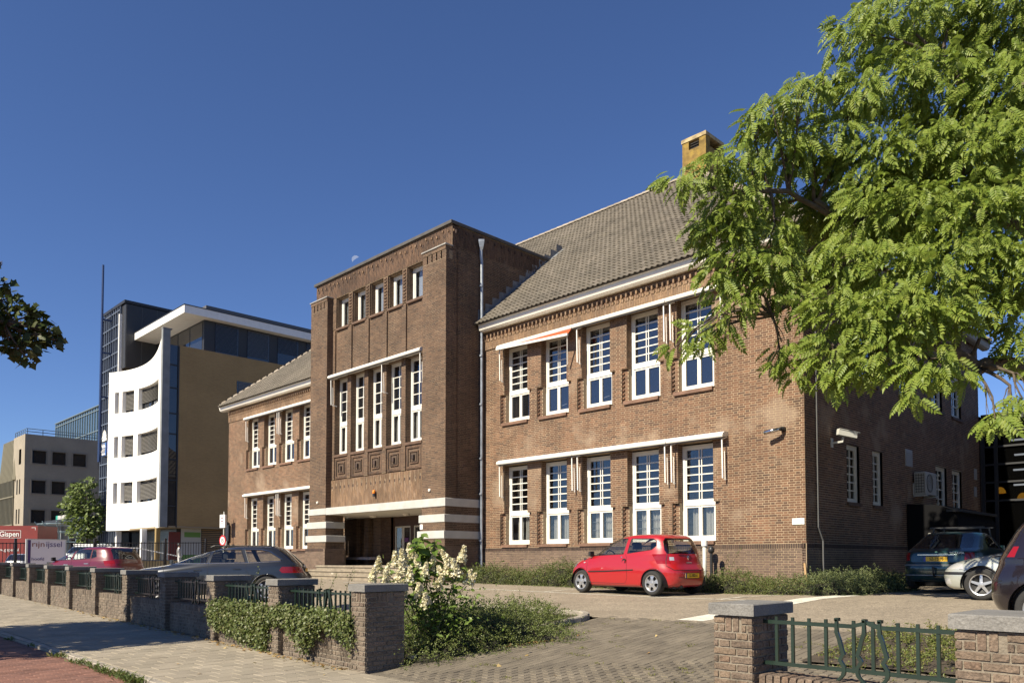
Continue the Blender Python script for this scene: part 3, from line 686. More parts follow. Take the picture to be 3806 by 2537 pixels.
awning(-20.15,-16.60,AY,9.12,(-20.10,),FY-.036,swung=True); awning(-16.58,-12.98,AY,9.12,(-16.45,-13.08),FY-.036); awning(-12.96,-11.12,AY,9.12,(-12.86,-11.20),FY-.036)
for z, yw in ((4.95,FY-.011),(9.10,FY-.036)):
    awning(-40.05,-36.4,AY,z,(-39.95,-36.5),yw); awning(-36.38,-31.5,AY,z,(-36.3,-32.6),yw)
awning(-28.95,-22.62,YB-.34,9.26,(-28.85,-25.15,-22.72),YB+.05)
# downpipes
def pipe(pts, r=.055, m=ZINC, rings=()):
    g = G(); g.tube(pts, r, 10)
    for z in rings: g.tube([(pts[0][0],pts[0][1],z-.03),(pts[0][0],pts[0][1],z+.03)], r*1.25, 10)
    return g
g = pipe([(XT1+.10,FY-.20,13.05),(XT1+.10,FY-.20,12.7),(XT1+.10,FY-.17,12.5),(XT1+.10,FY-.17,.6)], .06, rings=(11.6,9.,7.2,5.2,3.9,2.2)); g.lathe([(.06,12.95),(.10,13.05),(.15,13.25),(.15,13.32),(.12,13.32)], (XT1+.12,FY-.20,0), n=4)
obj('downpipe', g, ZINC, school)
g = pipe([(XR+.05,FY+.62,9.9),(XR+.05,FY+.62,2.35),(XR+.09,FY+.80,2.0),(XR+.09,FY+.80,.6)], .022); obj('conduit', g, mat('conduit_grey',(.10,.10,.10),.6), school)
# ------------------------------------------------------------------ things fixed to the school
BLK = mat('black_metal', (.018,.018,.02), .45); GREY_L = mat('pale_housing', (.50,.50,.46), .45); CHROME = mat('chrome', (.7,.7,.7), .15, metal=1)
t = thing('security_camera', 'small black and silver bullet camera on the sunlit front wall near the corner', 'camera', (-9.5,FY,4.9), group='security cameras on the school')
g = G(); g.lathe([(0,-.02),(.07,-.02),(.07,.03),(.03,.05)], (0,0,0), 'Y', 16); g2 = G(); g2.tube([(-9.5,FY-.012,4.92),(-9.5,FY-.16,4.92)], [.075,.05], 12); g2.tube([(-9.5,FY-.14,4.92),(-9.56,FY-.22,4.90)], .05, 10); obj('bracket', g2, BLK, t, True)
g = G(); g.tube([(-9.52,FY-.22,4.90),(-9.88,FY-.30,4.84)], .055, 14); obj('camera_body', g, CHROME, t, True); g = G(); g.tube([(-9.885,FY-.302,4.839),(-9.90,FY-.305,4.836)], .045, 14); obj('lens', g, BLK, t)
t = thing('security_camera', 'pale box-shaped camera on a bracket on the shaded side wall', 'camera', (XR,21.0,4.7), group='security cameras on the school')
g = G(); g.box(XR,XR+.02,20.95,21.09,4.55,4.80); g.bar((XR+.01,21.02,4.66),(XR+.24,21.15,4.70),.05); g.bar((XR+.24,21.15,4.68),(XR+.26,21.16,4.82),.05); obj('bracket', g, GREY_L, t)
d = Vector((.55,.72,-.16)).normalized(); g = G(); s_ = d.cross(Vector((0,0,1))).normalized(); u_ = s_.cross(d); c_ = Vector((XR+.34,21.2,4.90)); g.obox(c_, d*.27, s_*.07, u_*.075); g.obox(c_+u_*.085+d*.04, d*.30, s_*.085, u_*.008); obj('camera_body', g, GREY_L, t)
t = thing('wall_plaque', 'small white plaque with faint lines low on the front wall beside the corner', 'sign', (-9.12,FY-.02,2.48))
g = G(); g.box(-9.29,-8.965,FY-.03,FY-.009,2.41,2.57); obj('plate', g, mat('plaque_white',(.78,.77,.73),.5), t)
g = G(); [g.box(-9.275,-8.98,FY-.0325,FY-.031,z,z+.004) for z in (2.482,2.425)]; obj('lines', g, mat('plaque_line',(.5,.5,.5),.5), t)
t = thing('house_number', 'tiny white plate on the inner edge of the right entrance pillar', 'sign', (-22.47,YP-.03,2.68))
g = G(); g.box(-22.56,-22.40,YP-.055,YP-.035,2.60,2.78); obj('plate', g, mat('plaque_white'), t)
t = thing('warning_light', 'orange beacon lamp on the upright brick panel above the entrance', 'lamp', (-25.8,YB-.03,4.2))
g = G(); g.box(-25.86,-25.74,YB-.14,YB-.034,4.0,4.12); obj('bracket', g, BLK, t); g = G(); g.lathe([(.055,4.12),(.06,4.16),(.055,4.22),(.035,4.26),(0,4.27)], (-25.8,YB-.12,0), n=16); obj('lens', g, mat('orange_lens',(.75,.22,.02),.25), t, True)
for i, (x, z) in enumerate(((-29.75,3.95),(-22.05,4.0))):
    t = tag(obj('wall_spot', (lambda g: (g.lathe([(0,-.05),(.05,-.04),(.06,0)], (x,YP-.012,z), 'Y', 14), g)[1])(G()), WHITE), 'small round white stud on the %s entrance pillar' % ('left' if i == 0 else 'right'), 'wall light', 'white studs on the entrance pillars')
t = thing('air_conditioner', 'pale outdoor air-conditioning unit on brackets on the shaded side wall', 'air conditioner', (XR,27.7,3.6))
g = G(); g.bbox(XR+.07,XR+.40,27.2,28.3,3.62,4.36,.02); obj('casing', g, mat('ac_case',(.40,.39,.35),.5,var=.1), t)
g = G(); g.lathe([(.30,.0),(.30,.012),(.27,.014)], (XR+.401,27.62,4.0), 'X', 28); [g.lathe([(r,.004),(r+.008,.008),(r+.016,.004)], (XR+.401,27.62,4.0), 'X', 24) for r in (.06,.12,.18,.24)]; obj('fan_grille', g, mat('ac_grille',(.10,.10,.10),.5), t)
g = G(); [g.box(XR+.10,XR+.37,27.188,27.199,3.70+.09*k,3.715+.09*k) for k in range(7)]; [g.box(XR+.12+.08*k,XR+.13+.08*k,27.186,27.198,3.68,4.3) for k in range(4)]; obj('side_grille', g, BLK, t)
g = G(); [(g.box(XR+.01,XR+.46,y,y+.04,3.56,3.61), g.box(XR+.01,XR+.05,y,y+.04,3.55,4.0)) for y in (27.22,28.2)]; obj('bracket', g, GREY_L, t)
for y, z, w, h, lab in ((26.57,4.52,.62,.55,'louvred grey vent panel above the air conditioner'),(34.05,4.62,.32,.42,'small grey vent plate near the far end of the side wall, upper of two'),(34.0,3.95,.30,.38,'small grey vent plate near the far end of the side wall, lower of two')):
    t = thing('wall_vent', lab, 'vent', (XR+.01,y,z), group='vents on the side wall'); g = G(); g.box(XR+.01,XR+.03,y,y+w,z,z+h); obj('frame', g, mat('vent_grey',(.38,.38,.37),.6), t)
    g = G(); [g.add([(XR+.032,y+.03,z+.04+.06*k),(XR+.032,y+w-.03,z+.04+.06*k),(XR+.05,y+w-.03,z+.015+.06*k),(XR+.05,y+.03,z+.015+.06*k)],[(0,1,2,3)]) for k in range(int((h-.06)/.06))]; obj('louvre', g, mat('vent_grey'), t)
# dark store against the side wall
t = thing('storage_shed', 'black round-topped shed against the shaded side wall behind the green car', 'shed', (-8.2,28.6,.8))
g = G(); pr = [(XR+.03,.7),(XR+1.5,.7),(XR+1.5,2.75),(XR+1.35,3.05),(XR+.9,3.22),(XR+.03,3.28)]; g.prism([(x,26.6,z) for x,z in pr], (0,4.1,0)); obj('body', g, mat('shed_black',(.005,.005,.006),.9,spec=.2), t)
g = G(); g.box(XR+1.2,XR+1.56,26.5,30.8,2.98,3.06); obj('roof_trim', g, mat('shed_trim',(.04,.04,.04),.6), t)
g = G(); g.lathe([(0,-.02),(.09,-.02),(.09,0)], (XR+.7,26.59,2.25), 'Y', 16); obj('sticker', g, GREY_L, t)
# ------------------------------------------------------------------ ground, paving, parking lot
def ground_sheet(name, xs, ys, m, dz=0., zf=gz, inside=None):
    V = []; Q = []; nx, ny = len(xs), len(ys)
    for y in ys:
        for x in xs: V.append((x, y, zf(x,y)+dz))
    for j in range(ny-1):
        for i in range(nx-1):
            if inside and not inside((xs[i]+xs[i+1])/2, (ys[j]+ys[j+1])/2): continue
            Q.append((j*nx+i, j*nx+i+1, (j+1)*nx+i+1, (j+1)*nx+i))
    return structure(link(name, mesh_np(name, V, Q), m))
SOIL = mat('soil', (.06,.045,.03), .95, var=.4, vscale=4, bump=.8, bscale=30)
JOINT = mat('joint_sand', (.10,.085,.065), .95, var=.3, vscale=3, bump=.4)
TAR = mat('asphalt', (.255,.212,.155), .9, var=.10, vscale=1.3, bump=.8, bscale=24, grain=.45, stains=(.55,(.215,.175,.125),.60))
ground_sheet('ground', [-900,-300,-120,-62]+list(np.arange(-60,12,2.))+[40,150,900], [-400,-60,-20,-8,0,3,6,6.5]+list(np.arange(7,18,1.))+[24,40,80,250,1200], mat('ground_earth',(.17,.15,.12),.95,var=.3,vscale=.6), -.09)
PB = [(-9.42,11.39),(-7.6,11.2),(-1.,10.9)]                 # where the pavers of the drive end
ground_sheet('parking_lot', list(np.arange(-60,9.,.75)), list(np.arange(6.6,19.4,.4)), TAR, 0, inside=lambda x,y: (y > 11.2 if x > -9.4 else y > 7.0) and not (-14.5 < x < -9.0 and y < 11.0))
ground_sheet('side_yard', [-8.9,-4,2,9], [19.2,25,40], TAR, 0)
MARK = mat('road_paint', (.62,.59,.50), .8, var=.25, vscale=6, grain=.3, stains=(9,(.3,.27,.2),.60))
def strip(name, pts, w, m, dz=.006):
    g = G(); P = []
    for i, (x,y) in enumerate(pts):
        a = Vector(pts[max(i-1,0)]); b = Vector(pts[min(i+1,len(pts)-1)]); n = (b-a).normalized(); n = Vector((-n.y,n.x))*w/2
        P.append([(x+n.x,y+n.y,gz(x+n.x,y+n.y)+dz),(x-n.x,y-n.y,gz(x-n.x,y-n.y)+dz)])
    g.grid(P); return structure(link(name, fixn(g.mesh(name)), m))
def ln(a, b, n=24): return [(a[0]+(b[0]-a[0])*i/n, a[1]+(b[1]-a[1])*i/n) for i in range(n+1)]
strip('painted_band_line', ln((-7.20,11.25),(-7.35,18.1)), .50, MARK)
strip('bay_line', ln((-24,15.25),(-8.3,15.22)), .075, MARK, .007); strip('bay_line', ln((-9.0,15.28),(-8.6,17.6)), .075, MARK); strip('bay_line', ln((-14.3,15.3),(-14.2,17.6)), .075, MARK)
def pave(cells, m, parent_name, zf, pick, th=.05, gap=.004, name='paving_slab', jz=.002, cham=.004):
    """rectangles (x0,x1,y0,y1): the largest in view as parts, the rest joined"""
    Cc = np.array(cells, float); cx = (Cc[:,0]+Cc[:,1])/2; cy = (Cc[:,2]+Cc[:,3])/2
    z = np.array([zf(x,y) for x, y in zip(cx,cy)]); zx = np.array([zf(x+.1,y)-zf(x-.1,y) for x,y in zip(cx,cy)])/.2; zy = np.array([zf(x,y+.1)-zf(x,y-.1) for x,y in zip(cx,cy)])/.2
    z = z + RNG.uniform(-jz, jz, len(z))
    dep = -cx*math.cos(AZ)+cy*math.sin(AZ); t = (cx*math.sin(AZ)+cy*math.cos(AZ))/np.maximum(dep,.1); vv = (1.5-z)/np.maximum(dep,.1)*2900+2079
    ok = (dep > 1) & (np.abs(t) < .66) & (vv < 2545); sc = np.where(ok, (Cc[:,1]-Cc[:,0])*(Cc[:,3]-Cc[:,2])*(1.5-z)/np.maximum(dep,.5)**3, 0)
    order = np.argsort(-sc)[:pick]; top = set(int(i) for i in order if sc[i] > 0)
    g = G(); [g.quad((a,c,zf(a,c)-.012),(b,c,zf(b,c)-.012),(b,d,zf(b,d)-.012),(a,d,zf(a,d)-.012)) for a,b,c,d in cells]
    base = structure(link(parent_name, fixn(g.mesh(parent_name)), JOINT)); cache = {}; rest = []
    for i in range(len(cells)):
        w = Cc[i,1]-Cc[i,0]-gap*2; h = Cc[i,3]-Cc[i,2]-gap*2
        if i in top:
            k = (round(w,3), round(h,3))
            if k not in cache:
                gg = G(); gg.bbox(-w/2,w/2,-h/2,h/2,-th,0,cham); cache[k] = fixn(gg.mesh(name)); cache[k].materials.append(m)
            tx, ty = random.uniform(-.004,.004), random.uniform(-.004,.004)
            M = Matrix(((1,0,0,cx[i]),(0,1,0,cy[i]),(zx[i]+tx,zy[i]+ty,1,z[i]),(0,0,0,1))); link(name, cache[k], None, base, M)
        else: rest.append((cx[i],cy[i],z[i],w/2,h/2,zx[i],zy[i]))
    if rest:
        R = np.array(rest); n = len(R); V = np.zeros((n,8,3))
        for j,(a,b,c) in enumerate([(-1,-1,-1),(1,-1,-1),(1,1,-1),(-1,1,-1),(-1,-1,0),(1,-1,0),(1,1,0),(-1,1,0)]):
            V[:,j,0] = R[:,0]+a*R[:,3]; V[:,j,1] = R[:,1]+b*R[:,4]; V[:,j,2] = R[:,2]+a*R[:,3]*R[:,5]+b*R[:,4]*R[:,6]+c*th
        Q = (np.array([[4,5,6,7],[0,1,5,4],[1,2,6,5],[2,3,7,6],[3,0,4,7]])[None]+(np.arange(n)*8)[:,None,None]).reshape(-1,4)
        tag(link(name+'s', mesh_np(name+'s', V, Q), m, base), kind='stuff')
    return base
def yf(x): return 5.93 + (.036*(-8.8-x) if x < -8.8 else 0.)  # front line of the street wall
SLAB = mat('concrete_slab', rough=.9, isl=[(.26,.222,.165),(.285,.245,.183),(.245,.212,.158),(.305,.262,.197),(.27,.232,.175),(.253,.22,.163)], var=.14, vscale=1.6, bump=.3, bscale=80, grain=.16, stains=(2.2,(.24,.205,.155),.62))
cells = []; n = 0; x = -46.
while x < 4:
    y = 3.74 - (.15 if n % 2 else 0)
    while y < 9:
        a, b = max(y, 3.74), min(y+.30, yf(x)-.01)
        if b-a > .05: cells.append((x, x+.30, a, b))
        y += .30
    x += .30; n += 1
pave(cells, SLAB, 'sidewalk', lambda x,y: g_street(x), 300, name='paving_slab', gap=.005)
KERB = mat('kerb_stone', (.30,.265,.215), .9, var=.22, vscale=2.5, bump=.4, bscale=60, grain=.2)
cells = [(-46.+k, -45.+k, 3.58, 3.73) for k in range(50)]
pave(cells, KERB, 'kerb', lambda x,y: g_street(x)+.004, 60, th=.2, gap=.004, name='kerb_stone', jz=.004, cham=.02)
RED = mat('red_paver', rough=.9, isl=[(.17,.080,.055),(.20,.095,.066),(.15,.074,.054),(.22,.11,.078),(.18,.088,.064)], var=.2, vscale=2, grain=.2, bump=.3, bscale=80)
cells = []; n = 0; x = -30.
while x < -8:
    y = 1.0 - (.10 if n % 2 else 0)
    while y < 3.57:
        if y+.2 > 1.0: cells.append((x, x+.105, y, min(y+.208, 3.57)))
        y += .208
    x += .105; n += 1
pave(cells, RED, 'cycle_path', lambda x,y: g_street(x)-.05, 300, name='paver')
ground_sheet('road', [-60,-46,-30,-8.], [-12,1.0,3.57], mat('red_road',(.17,.082,.06),.9,var=.2), -.06, zf=lambda x,y: g_street(x), inside=lambda x,y: y < 1 or x < -30)
ground_sheet('street_edge', [-8.,40.], [-12,3.57], mat('red_road'), -.06, zf=lambda x,y: g_street(x))
DRIVE = mat('drive_paver', rough=.92, isl=[(.138,.115,.084),(.155,.13,.095),(.122,.102,.075),(.17,.143,.105),(.142,.12,.088)], var=.2, vscale=2, grain=.3, bump=.45, bscale=80, stains=(3.,(.19,.165,.10),.66))
cells = []; n = 0; x = -8.92
while x < 0.6:
    y = 5.94 - (.105 if n % 2 else 0)
    while y < 11.5:
        lim = 11.39+(x+9.42)*(-.105) if x < -7.6 else 11.2+(x+7.6)*-.045
        a, b = max(y, 5.94), min(y+.21, lim)
        if b-a > .04 and not (x > -4.2 and y > 8.9) and not (x < -8.75 and y < 6.65): cells.append((x, x+.107, a, b))
        y += .21
    x += .107; n += 1
pave(cells, DRIVE, 'driveway', gz, 300, name='paver', jz=.0015, gap=.003, cham=.005)
# planting beds with kerbs
ground_sheet('planting_bed', list(np.arange(-14.6,-8.8,.4)), list(np.arange(6.5,11.2,.4)), SOIL, .03)
ground_sheet('planting_bed', [-21.2,-18,-15,-12,-8.9,-7.6], [17.95,18.6,19.36], SOIL, .05)
ground_sheet('planting_bed', [-8.93,-8.2,-7.5], [17.95,19.36,24.], SOIL, .05)
ground_sheet('planting_bed', [-4.2,-2,0,3], [8.9,10,11.], SOIL, .03)
def kerb_run(pts, w=.12, h=.10):
    for i in range(len(pts)-1):
        a = Vector((*pts[i], gz(*pts[i])+h-.14)); b = Vector((*pts[i+1], gz(*pts[i+1])+h-.14)); d = (b-a); b = b - d.normalized()*.008
        g = G(); s_ = Vector((-d.y,d.x,0)).normalized()*w/2; u = Vector((0,0,1))
        A = [a-s_-.1*u, a+s_-.1*u, a+s_+.12*u, a+s_*.8+.14*u, a-s_*.8+.14*u, a-s_+.12*u]; B = [p+(b-a) for p in A]; n = 6
        g.add(A+B, [(k,(k+1)%n,n+(k+1)%n,n+k) for k in range(n)]+[tuple(range(n)),tuple(range(2*n-1,n-1,-1))]); yield g
def kerb_obj(name, pts):
    gs = list(kerb_run(pts)); o = structure(obj(name, gs[0], KERB))
    for g in gs[1:]: obj('kerb_stone', g, KERB, o)
arc = [(-9.55+.62*math.cos(t), 10.42+.62*math.sin(t)) for t in np.linspace(-.25,PI/2,7)]
kerb_obj('bed_kerb', [(-8.86,6.7),(-8.87,7.5),(-8.88,8.4),(-8.9,9.3)]+arc+[(-10.5,11.05),(-11.5,11.05),(-12.5,11.05),(-13.5,11.05),(-14.5,11.05)])
pass

# ------------------------------------------------------------------ street wall: piers, low walls, iron railings
PIER_R = mat('pier_brick_red', rough=.9, isl=[(.135,.098,.069),(.158,.116,.083),(.115,.085,.062),(.175,.125,.084),(.14,.106,.081),(.142,.092,.060)], var=.25, vscale=5, grain=.3, bump=.9, bscale=38)
PIER_L = mat('pier_brick_grey', rough=.92, isl=[(.135,.105,.078),(.165,.128,.094),(.115,.09,.068),(.18,.142,.105),(.145,.105,.078)], var=.3, vscale=3, grain=.3, bump=.9, bscale=38, stains=(2.,(.13,.11,.08),.62))
MORT_P = mat('pier_mortar', (.20,.17,.13), .95, var=.3, vscale=5, bump=.6, bscale=60)
BLUE = mat('bluestone', (.175,.168,.155), .8, var=.16, vscale=4, grain=.2, bump=.5, bscale=45, stains=(5.,(.17,.165,.16),.62))
IRON = mat('green_iron', (.013,.027,.019), .32, var=.2, vscale=6, coat=.25, stains=(20,(.05,.045,.035),.76))
FA = math.atan(.036)
def pier(name_label, xl, yl, zg, w=.36, dpt=.645, m=PIER_L, pick=True, tilt=FA, top=1.06):
    """xl, yl: left front corner"""
    t = thing('brick_pier', name_label, 'pier', (xl,yl,zg), -tilt if tilt else 0, 'brick piers of the street wall')
    g = G(); g.box(.010,w-.010,.010,dpt-.010,-.1,top-.004); core = obj('mortar', g, MORT_P, t, M=Matrix(), local=True)
    BL = []; zt = top-.135
    for pl, a1, ph in ((front(.010), w-.010, 0.), (sideR(w-.010), dpt-.010, .12), (sideL(.010), dpt-.010, .05)):
        panel(BL, pl, .0 if pl.n[1] else .010, a1+(.010 if pl.n[1] else 0), -.06, zt, zref=zt, proud=.010, ph=ph, course=.0655, sl=.205, hl=.095, jt=.014)
        L = (w if pl.n[1] else dpt-.02)
        panel(BL, pl, .0 if pl.n[1] else .010, L*.30, zt, top-.004, zref=zt, proud=.010, course=.0655)
        panel(BL, pl, L*.72, a1+(.010 if pl.n[1] else 0), zt, top-.004, zref=zt, proud=.010, course=.0655)
        soldiers(BL, pl, L*.31, L*.72, zt+.004, top-.006, proud=.010, w=.052, jt=.016, ln=.13, stag=(0,))
    if pick:
        for b in BL:
            bb = list(b); bb[9] += random.uniform(-.003,.004)
            o = brick_obj_local(bb, m, core)
    else: tag(link('brickwork', bricks_mesh('brickwork', BL, .004), m, core, Matrix(), local=True), kind='stuff')
    g = G(); g.bbox(-.03,w+.03,-.03,dpt+.03,top+.006,top+.105,.008); g.box(.03,w-.03,.03,dpt-.03,top-.01,top+.01); obj('coping_stone', g, BLUE, t, M=Matrix(), local=True)
    return t
_BL = {}
def brick_obj_local(b, m, parent):
    key = (round(b[7],2), round(b[8],2), m.name, random.randint(0,3))
    if key not in _BL:
        L, H, P = b[7]/2, b[8]/2, .010; g = G(); n = 5; rr = random.Random(hash(key[:2]) + key[3]); xs = [-L+2*L*i/(n-1) for i in range(n)]
        top = [H + rr.uniform(-.003,.0015) for _ in xs]; bot = [-H + rr.uniform(-.0015,.003) for _ in xs]; f = [-P+rr.uniform(-.003,.003) for _ in xs]
        mid = [f[i]+rr.uniform(-.004,.003) for i in range(n)]
        rows = [[(x,.0,bt) for x, bt in zip(xs,bot)], [(x+.002*(1 if x<0 else -1),ff,bt+.003) for x,bt,ff in zip(xs,bot,f)], [(x,mm,rr.uniform(-H*.3,H*.3)) for x,mm in zip(xs,mid)], [(x+.002*(1 if x<0 else -1),ff,tp-.003) for x,tp,ff in zip(xs,top,f)], [(x,.0,tp) for x,tp in zip(xs,top)]]
        g.grid(rows); e = len(g.v)
        for i in (0, n-1): g.f.append((i, n+i, 2*n+i, 3*n+i, 4*n+i))
        me = fixn(g.mesh('brick')); me.materials.append(m); _BL[key] = me
    u = Vector((b[3],b[4],0)); nn = Vector((b[5],b[6],0)); s = 1 if (u.x*-nn.y + u.y*nn.x) > 0 else -1; u *= s
    M = Matrix(((u.x,-nn.x,0,b[0]+nn.x*random.uniform(-.002,.003)),(u.y,-nn.y,0,b[1]),(0,0,1,b[2]),(0,0,0,1)))
    return link('brick', _BL[key], None, parent, M, local=True)
def low_wall(label, xa, xb, ya, zg, m, tilt=FA, pick=0, top=.555):
    L = xb-xa; t = thing('low_wall', label, 'wall', (xa,ya,zg), -tilt if tilt else 0, 'low brick walls between the piers')
    y0 = .10; g = G(); g.box(-.002,L+.002,y0,y0+.30,-.1,top-.10); core = obj('mortar', g, MORT_P, t, M=Matrix(), local=True); BL = []
    panel(BL, front(y0), 0, L, -.06, top-.115, zref=top-.115, proud=.010, course=.0655, sl=.205, hl=.095, jt=.014)
    if pick: [brick_obj_local(b, m, core) for b in BL]
    else: tag(link('brickwork', bricks_mesh('brickwork', BL, .004), m, core, Matrix(), local=True), kind='stuff')
    me = []
    for q in range(3):
        gg = G(); gg.bbox(-.026,.026,-.012,.31,-.11+random.uniform(-.004,.004),random.uniform(-.006,.004),.007); k = fixn(gg.mesh('coping_brick')); k.materials.append(m); me.append(k)
    x = .035; gj = G()
    while x < L-.02:
        link('coping_brick', random.choice(me), None, core, Matrix.Translation((x, y0+random.uniform(-.004,.004), top+random.uniform(-.003,.003))) @ Matrix.Rotation(random.uniform(-.02,.02),4,'Z'), local=True); x += .0665
    gj.box(0,L,y0+.01,y0+.29,top-.108,top-.028); obj('joint', gj, MORT_P, core, M=Matrix(), local=True)
    return t
ORN = [(0,1.035),(0,.935),(.018,.885),(.034,.82),(.050,.765),(.036,.745),(.024,.720),(.034,.700),(.052,.672),(.056,.640),(.046,.605),(.020,.575),(.004,.560)]
def railing(label, xa, xb, ya, zg, tilt=FA):
    L = xb-xa; t = thing('iron_railing', label, 'railing', (xa,ya,zg), -tilt if tilt else 0, 'green iron railings of the street wall'); y = .205; c = L*.535
    for z0, z1, nm in ((.985,1.018,'top_rail'),(.645,.645,'bottom_rail')):
        g = G(); g.bar((-.03,y,z0),(c-.10,y,z0),.034,.030); g.bar((c-.10,y,z0),(c+.02,y,z1),.034,.030); g.bar((c+.02,y,z1),(c+.11,y,z0),.034,.030); g.bar((c+.11,y,z0),(L+.03,y,z0),.034,.030); obj(nm, g, IRON, t, M=Matrix(), local=True)
    g = G(); g.box(-.012,.012,-.012,.012,.628,.970); g.box(-.011,.011,-.011,.011,.970,1.030); bm_ = fixn(g.mesh('bar')); bm_.materials.append(IRON)
    xs = [c-.083, c+.062]; x = c-.30
    while x > .06: xs.append(x); x -= .1375
    x = c+.243
    while x < L-.05: xs.append(x); x += .1375
    for x in sorted(xs): link('bar', bm_, None, t, Matrix.Translation((x,y,0)), local=True)
    for x, s in ((c-.21,1),(c+.0,-1),(c+.115,1)):
        g = G(); pts = [(x+s*dx, y-.026, z) for dx, z in ORN]; n = len(pts); h = .016
        Lp = [(p[0]-h*(.9 if i else .6), p[1], p[2]) for i, p in enumerate(pts)]; Rp = [(p[0]+h*(.9 if i else .6), p[1], p[2]) for i, p in enumerate(pts)]
        pol = Lp + Rp[::-1]
        for i in range(n-1):
            a,b,c_,d = Lp[i],Lp[i+1],Rp[i+1],Rp[i]; g.add([a,b,c_,d]+[(p[0],p[1]+.028,p[2]) for p in (a,b,c_,d)], [(0,1,2,3),(7,6,5,4),(0,4,5,1),(3,2,6,7),(0,3,7,4),(1,5,6,2)])
        g.box(x-.014,x+.014,y-.026,y+.030,1.020,1.045); obj('scroll', g, IRON, t, M=Matrix(), local=True)
    return t
ORD = ['first','second','third','fourth','fifth','sixth','seventh','eighth','ninth','tenth','eleventh']
PX = [-9.165-2.545*k for k in range(11)]
for k, x in enumerate(PX):
    lab = 'brick gate pier with stone cap at the left side of the driveway' if k == 0 else 'grey-brown brick pier with stone cap, %s pier left of the driveway pier' % ORD[k-1]
    pier(lab, x, yf(x), g_street(x), pick=k < 5)
    if k < 10:
        xa, xb = PX[k+1]+.36, x; where = 'between the driveway pier and the pier left of it' if k == 0 else 'between the %s and %s piers left of the driveway pier' % (ORD[k-1], ORD[k])
        low_wall('low brick wall with upright coping bricks '+where, xa, xb, yf(xa), g_street(xa), PIER_L, pick=k < 2)
        railing('green iron railing with scrolls '+where, xa, xb, yf(xa), g_street(xa))
pier('red-brown brick gate pier with stone cap at the right side of the driveway', -3.563, 5.93, 0, m=PIER_R, tilt=0, top=1.03)
pier('red-brown brick pier with stone cap cut by the right picture edge', -1.66, 5.80, 0, w=.42, m=PIER_R, tilt=0, top=1.035)
low_wall('low red-brown brick wall with upright coping bricks right of the driveway', -3.205, -1.66, 5.93, 0, PIER_R, tilt=0, pick=1)
railing('green iron railing with three scrolls right of the driveway', -3.205, -1.66, 5.93, 0, tilt=0)
# ------------------------------------------------------------------ cars
def catmull(P, n):
    P = np.array(P, float); m = len(P); d = np.r_[0, np.cumsum(np.sqrt(((np.diff(P[:,:4],axis=0)*[1.2,1,1,1])**2).sum(1)))]; d /= d[-1]
    T = np.linspace(0,1,n); out = np.zeros((n,P.shape[1]))
    sl = np.diff(P,axis=0)/np.diff(d)[:,None]; mm = np.zeros_like(P); mm[0] = sl[0]; mm[-1] = sl[-1]
    for i in range(1,m-1):
        a, b = sl[i-1], sl[i]; mm[i] = np.where(a*b > 0, 2*a*b/np.where(a+b == 0, 1, a+b), 0)
    for k, t in enumerate(T):
        i = min(max(np.searchsorted(d,t)-1,0),m-2); h = d[i+1]-d[i]; s = (t-d[i])/h
        out[k] = (2*s**3-3*s**2+1)*P[i]+(s**3-2*s**2+s)*h*mm[i]+(-2*s**3+3*s**2)*P[i+1]+(s**3-s**2)*h*mm[i+1]
    return out
def outline(xr, xf, w, nf, nr, N):
    """plan curve of a car at one height, resampled evenly"""
    xm = xr + (xf-xr)*.5; th = np.linspace(0, 2*PI, 1600); c, s = np.cos(th), np.sin(th)
    n = np.where(c >= 0, nf, nr); x = xm + np.where(c >= 0, xf-xm, xm-xr)*np.sign(c)*np.abs(c)**(2/n); y = w*np.sign(s)*np.abs(s)**(2/n)
    d = np.r_[0, np.cumsum(np.hypot(np.diff(x),np.diff(y)))]; d /= d[-1]; u = np.arange(N)/N
    return np.interp(u,d,x), np.interp(u,d,y)
def car_shell(levels, N=132, n=64):
    Lv = catmull(levels, n); V = []; Q = []
    for z,xr,xf,w,nf,nr in Lv:
        x, y = outline(xr,xf,w,nf,nr,N); V += [(a,b,z) for a,b in zip(x,y)]
    for i in range(n-1):
        for k in range(N): k2 = (k+1)%N; Q.append((i*N+k,i*N+k2,(i+1)*N+k2,(i+1)*N+k))
    bm = bmesh.new(); vs = [bm.verts.new(p) for p in V]
    for q in Q: bm.faces.new([vs[i] for i in q])
    z,xr,xf,w,nf,nr = Lv[-1]; c = bm.verts.new(((xr+xf)/2,0,z+.002))
    for k in range(N): bm.faces.new([vs[(n-1)*N+k], vs[(n-1)*N+(k+1)%N], c])
    bm.normal_update(); return bm
def cut(bm, poly, ax, sel):
    """cut the shell along a convex outline seen along one axis; returns nothing, edges become crisp"""
    a, b = ax; lo = (min(p[0] for p in poly)-.03, min(p[1] for p in poly)-.03); hi = (max(p[0] for p in poly)+.03, max(p[1] for p in poly)+.03); n = len(poly)
    for i in range(n):
        p, q = poly[i], poly[(i+1)%n]; no = [0,0,0]; no[a] = q[1]-p[1]; no[b] = -(q[0]-p[0]); co = [0,0,0]; co[a] = p[0]; co[b] = p[1]
        fs = [f for f in bm.faces if sel(f) and any(lo[0] <= v.co[a] <= hi[0] and lo[1] <= v.co[b] <= hi[1] for v in f.verts)]
        ge = list({v for f in fs for v in f.verts})+list({e for f in fs for e in f.edges})+fs
        if fs: bmesh.ops.bisect_plane(bm, geom=ge, dist=1e-5, plane_co=co, plane_no=no)
    bm.normal_update()
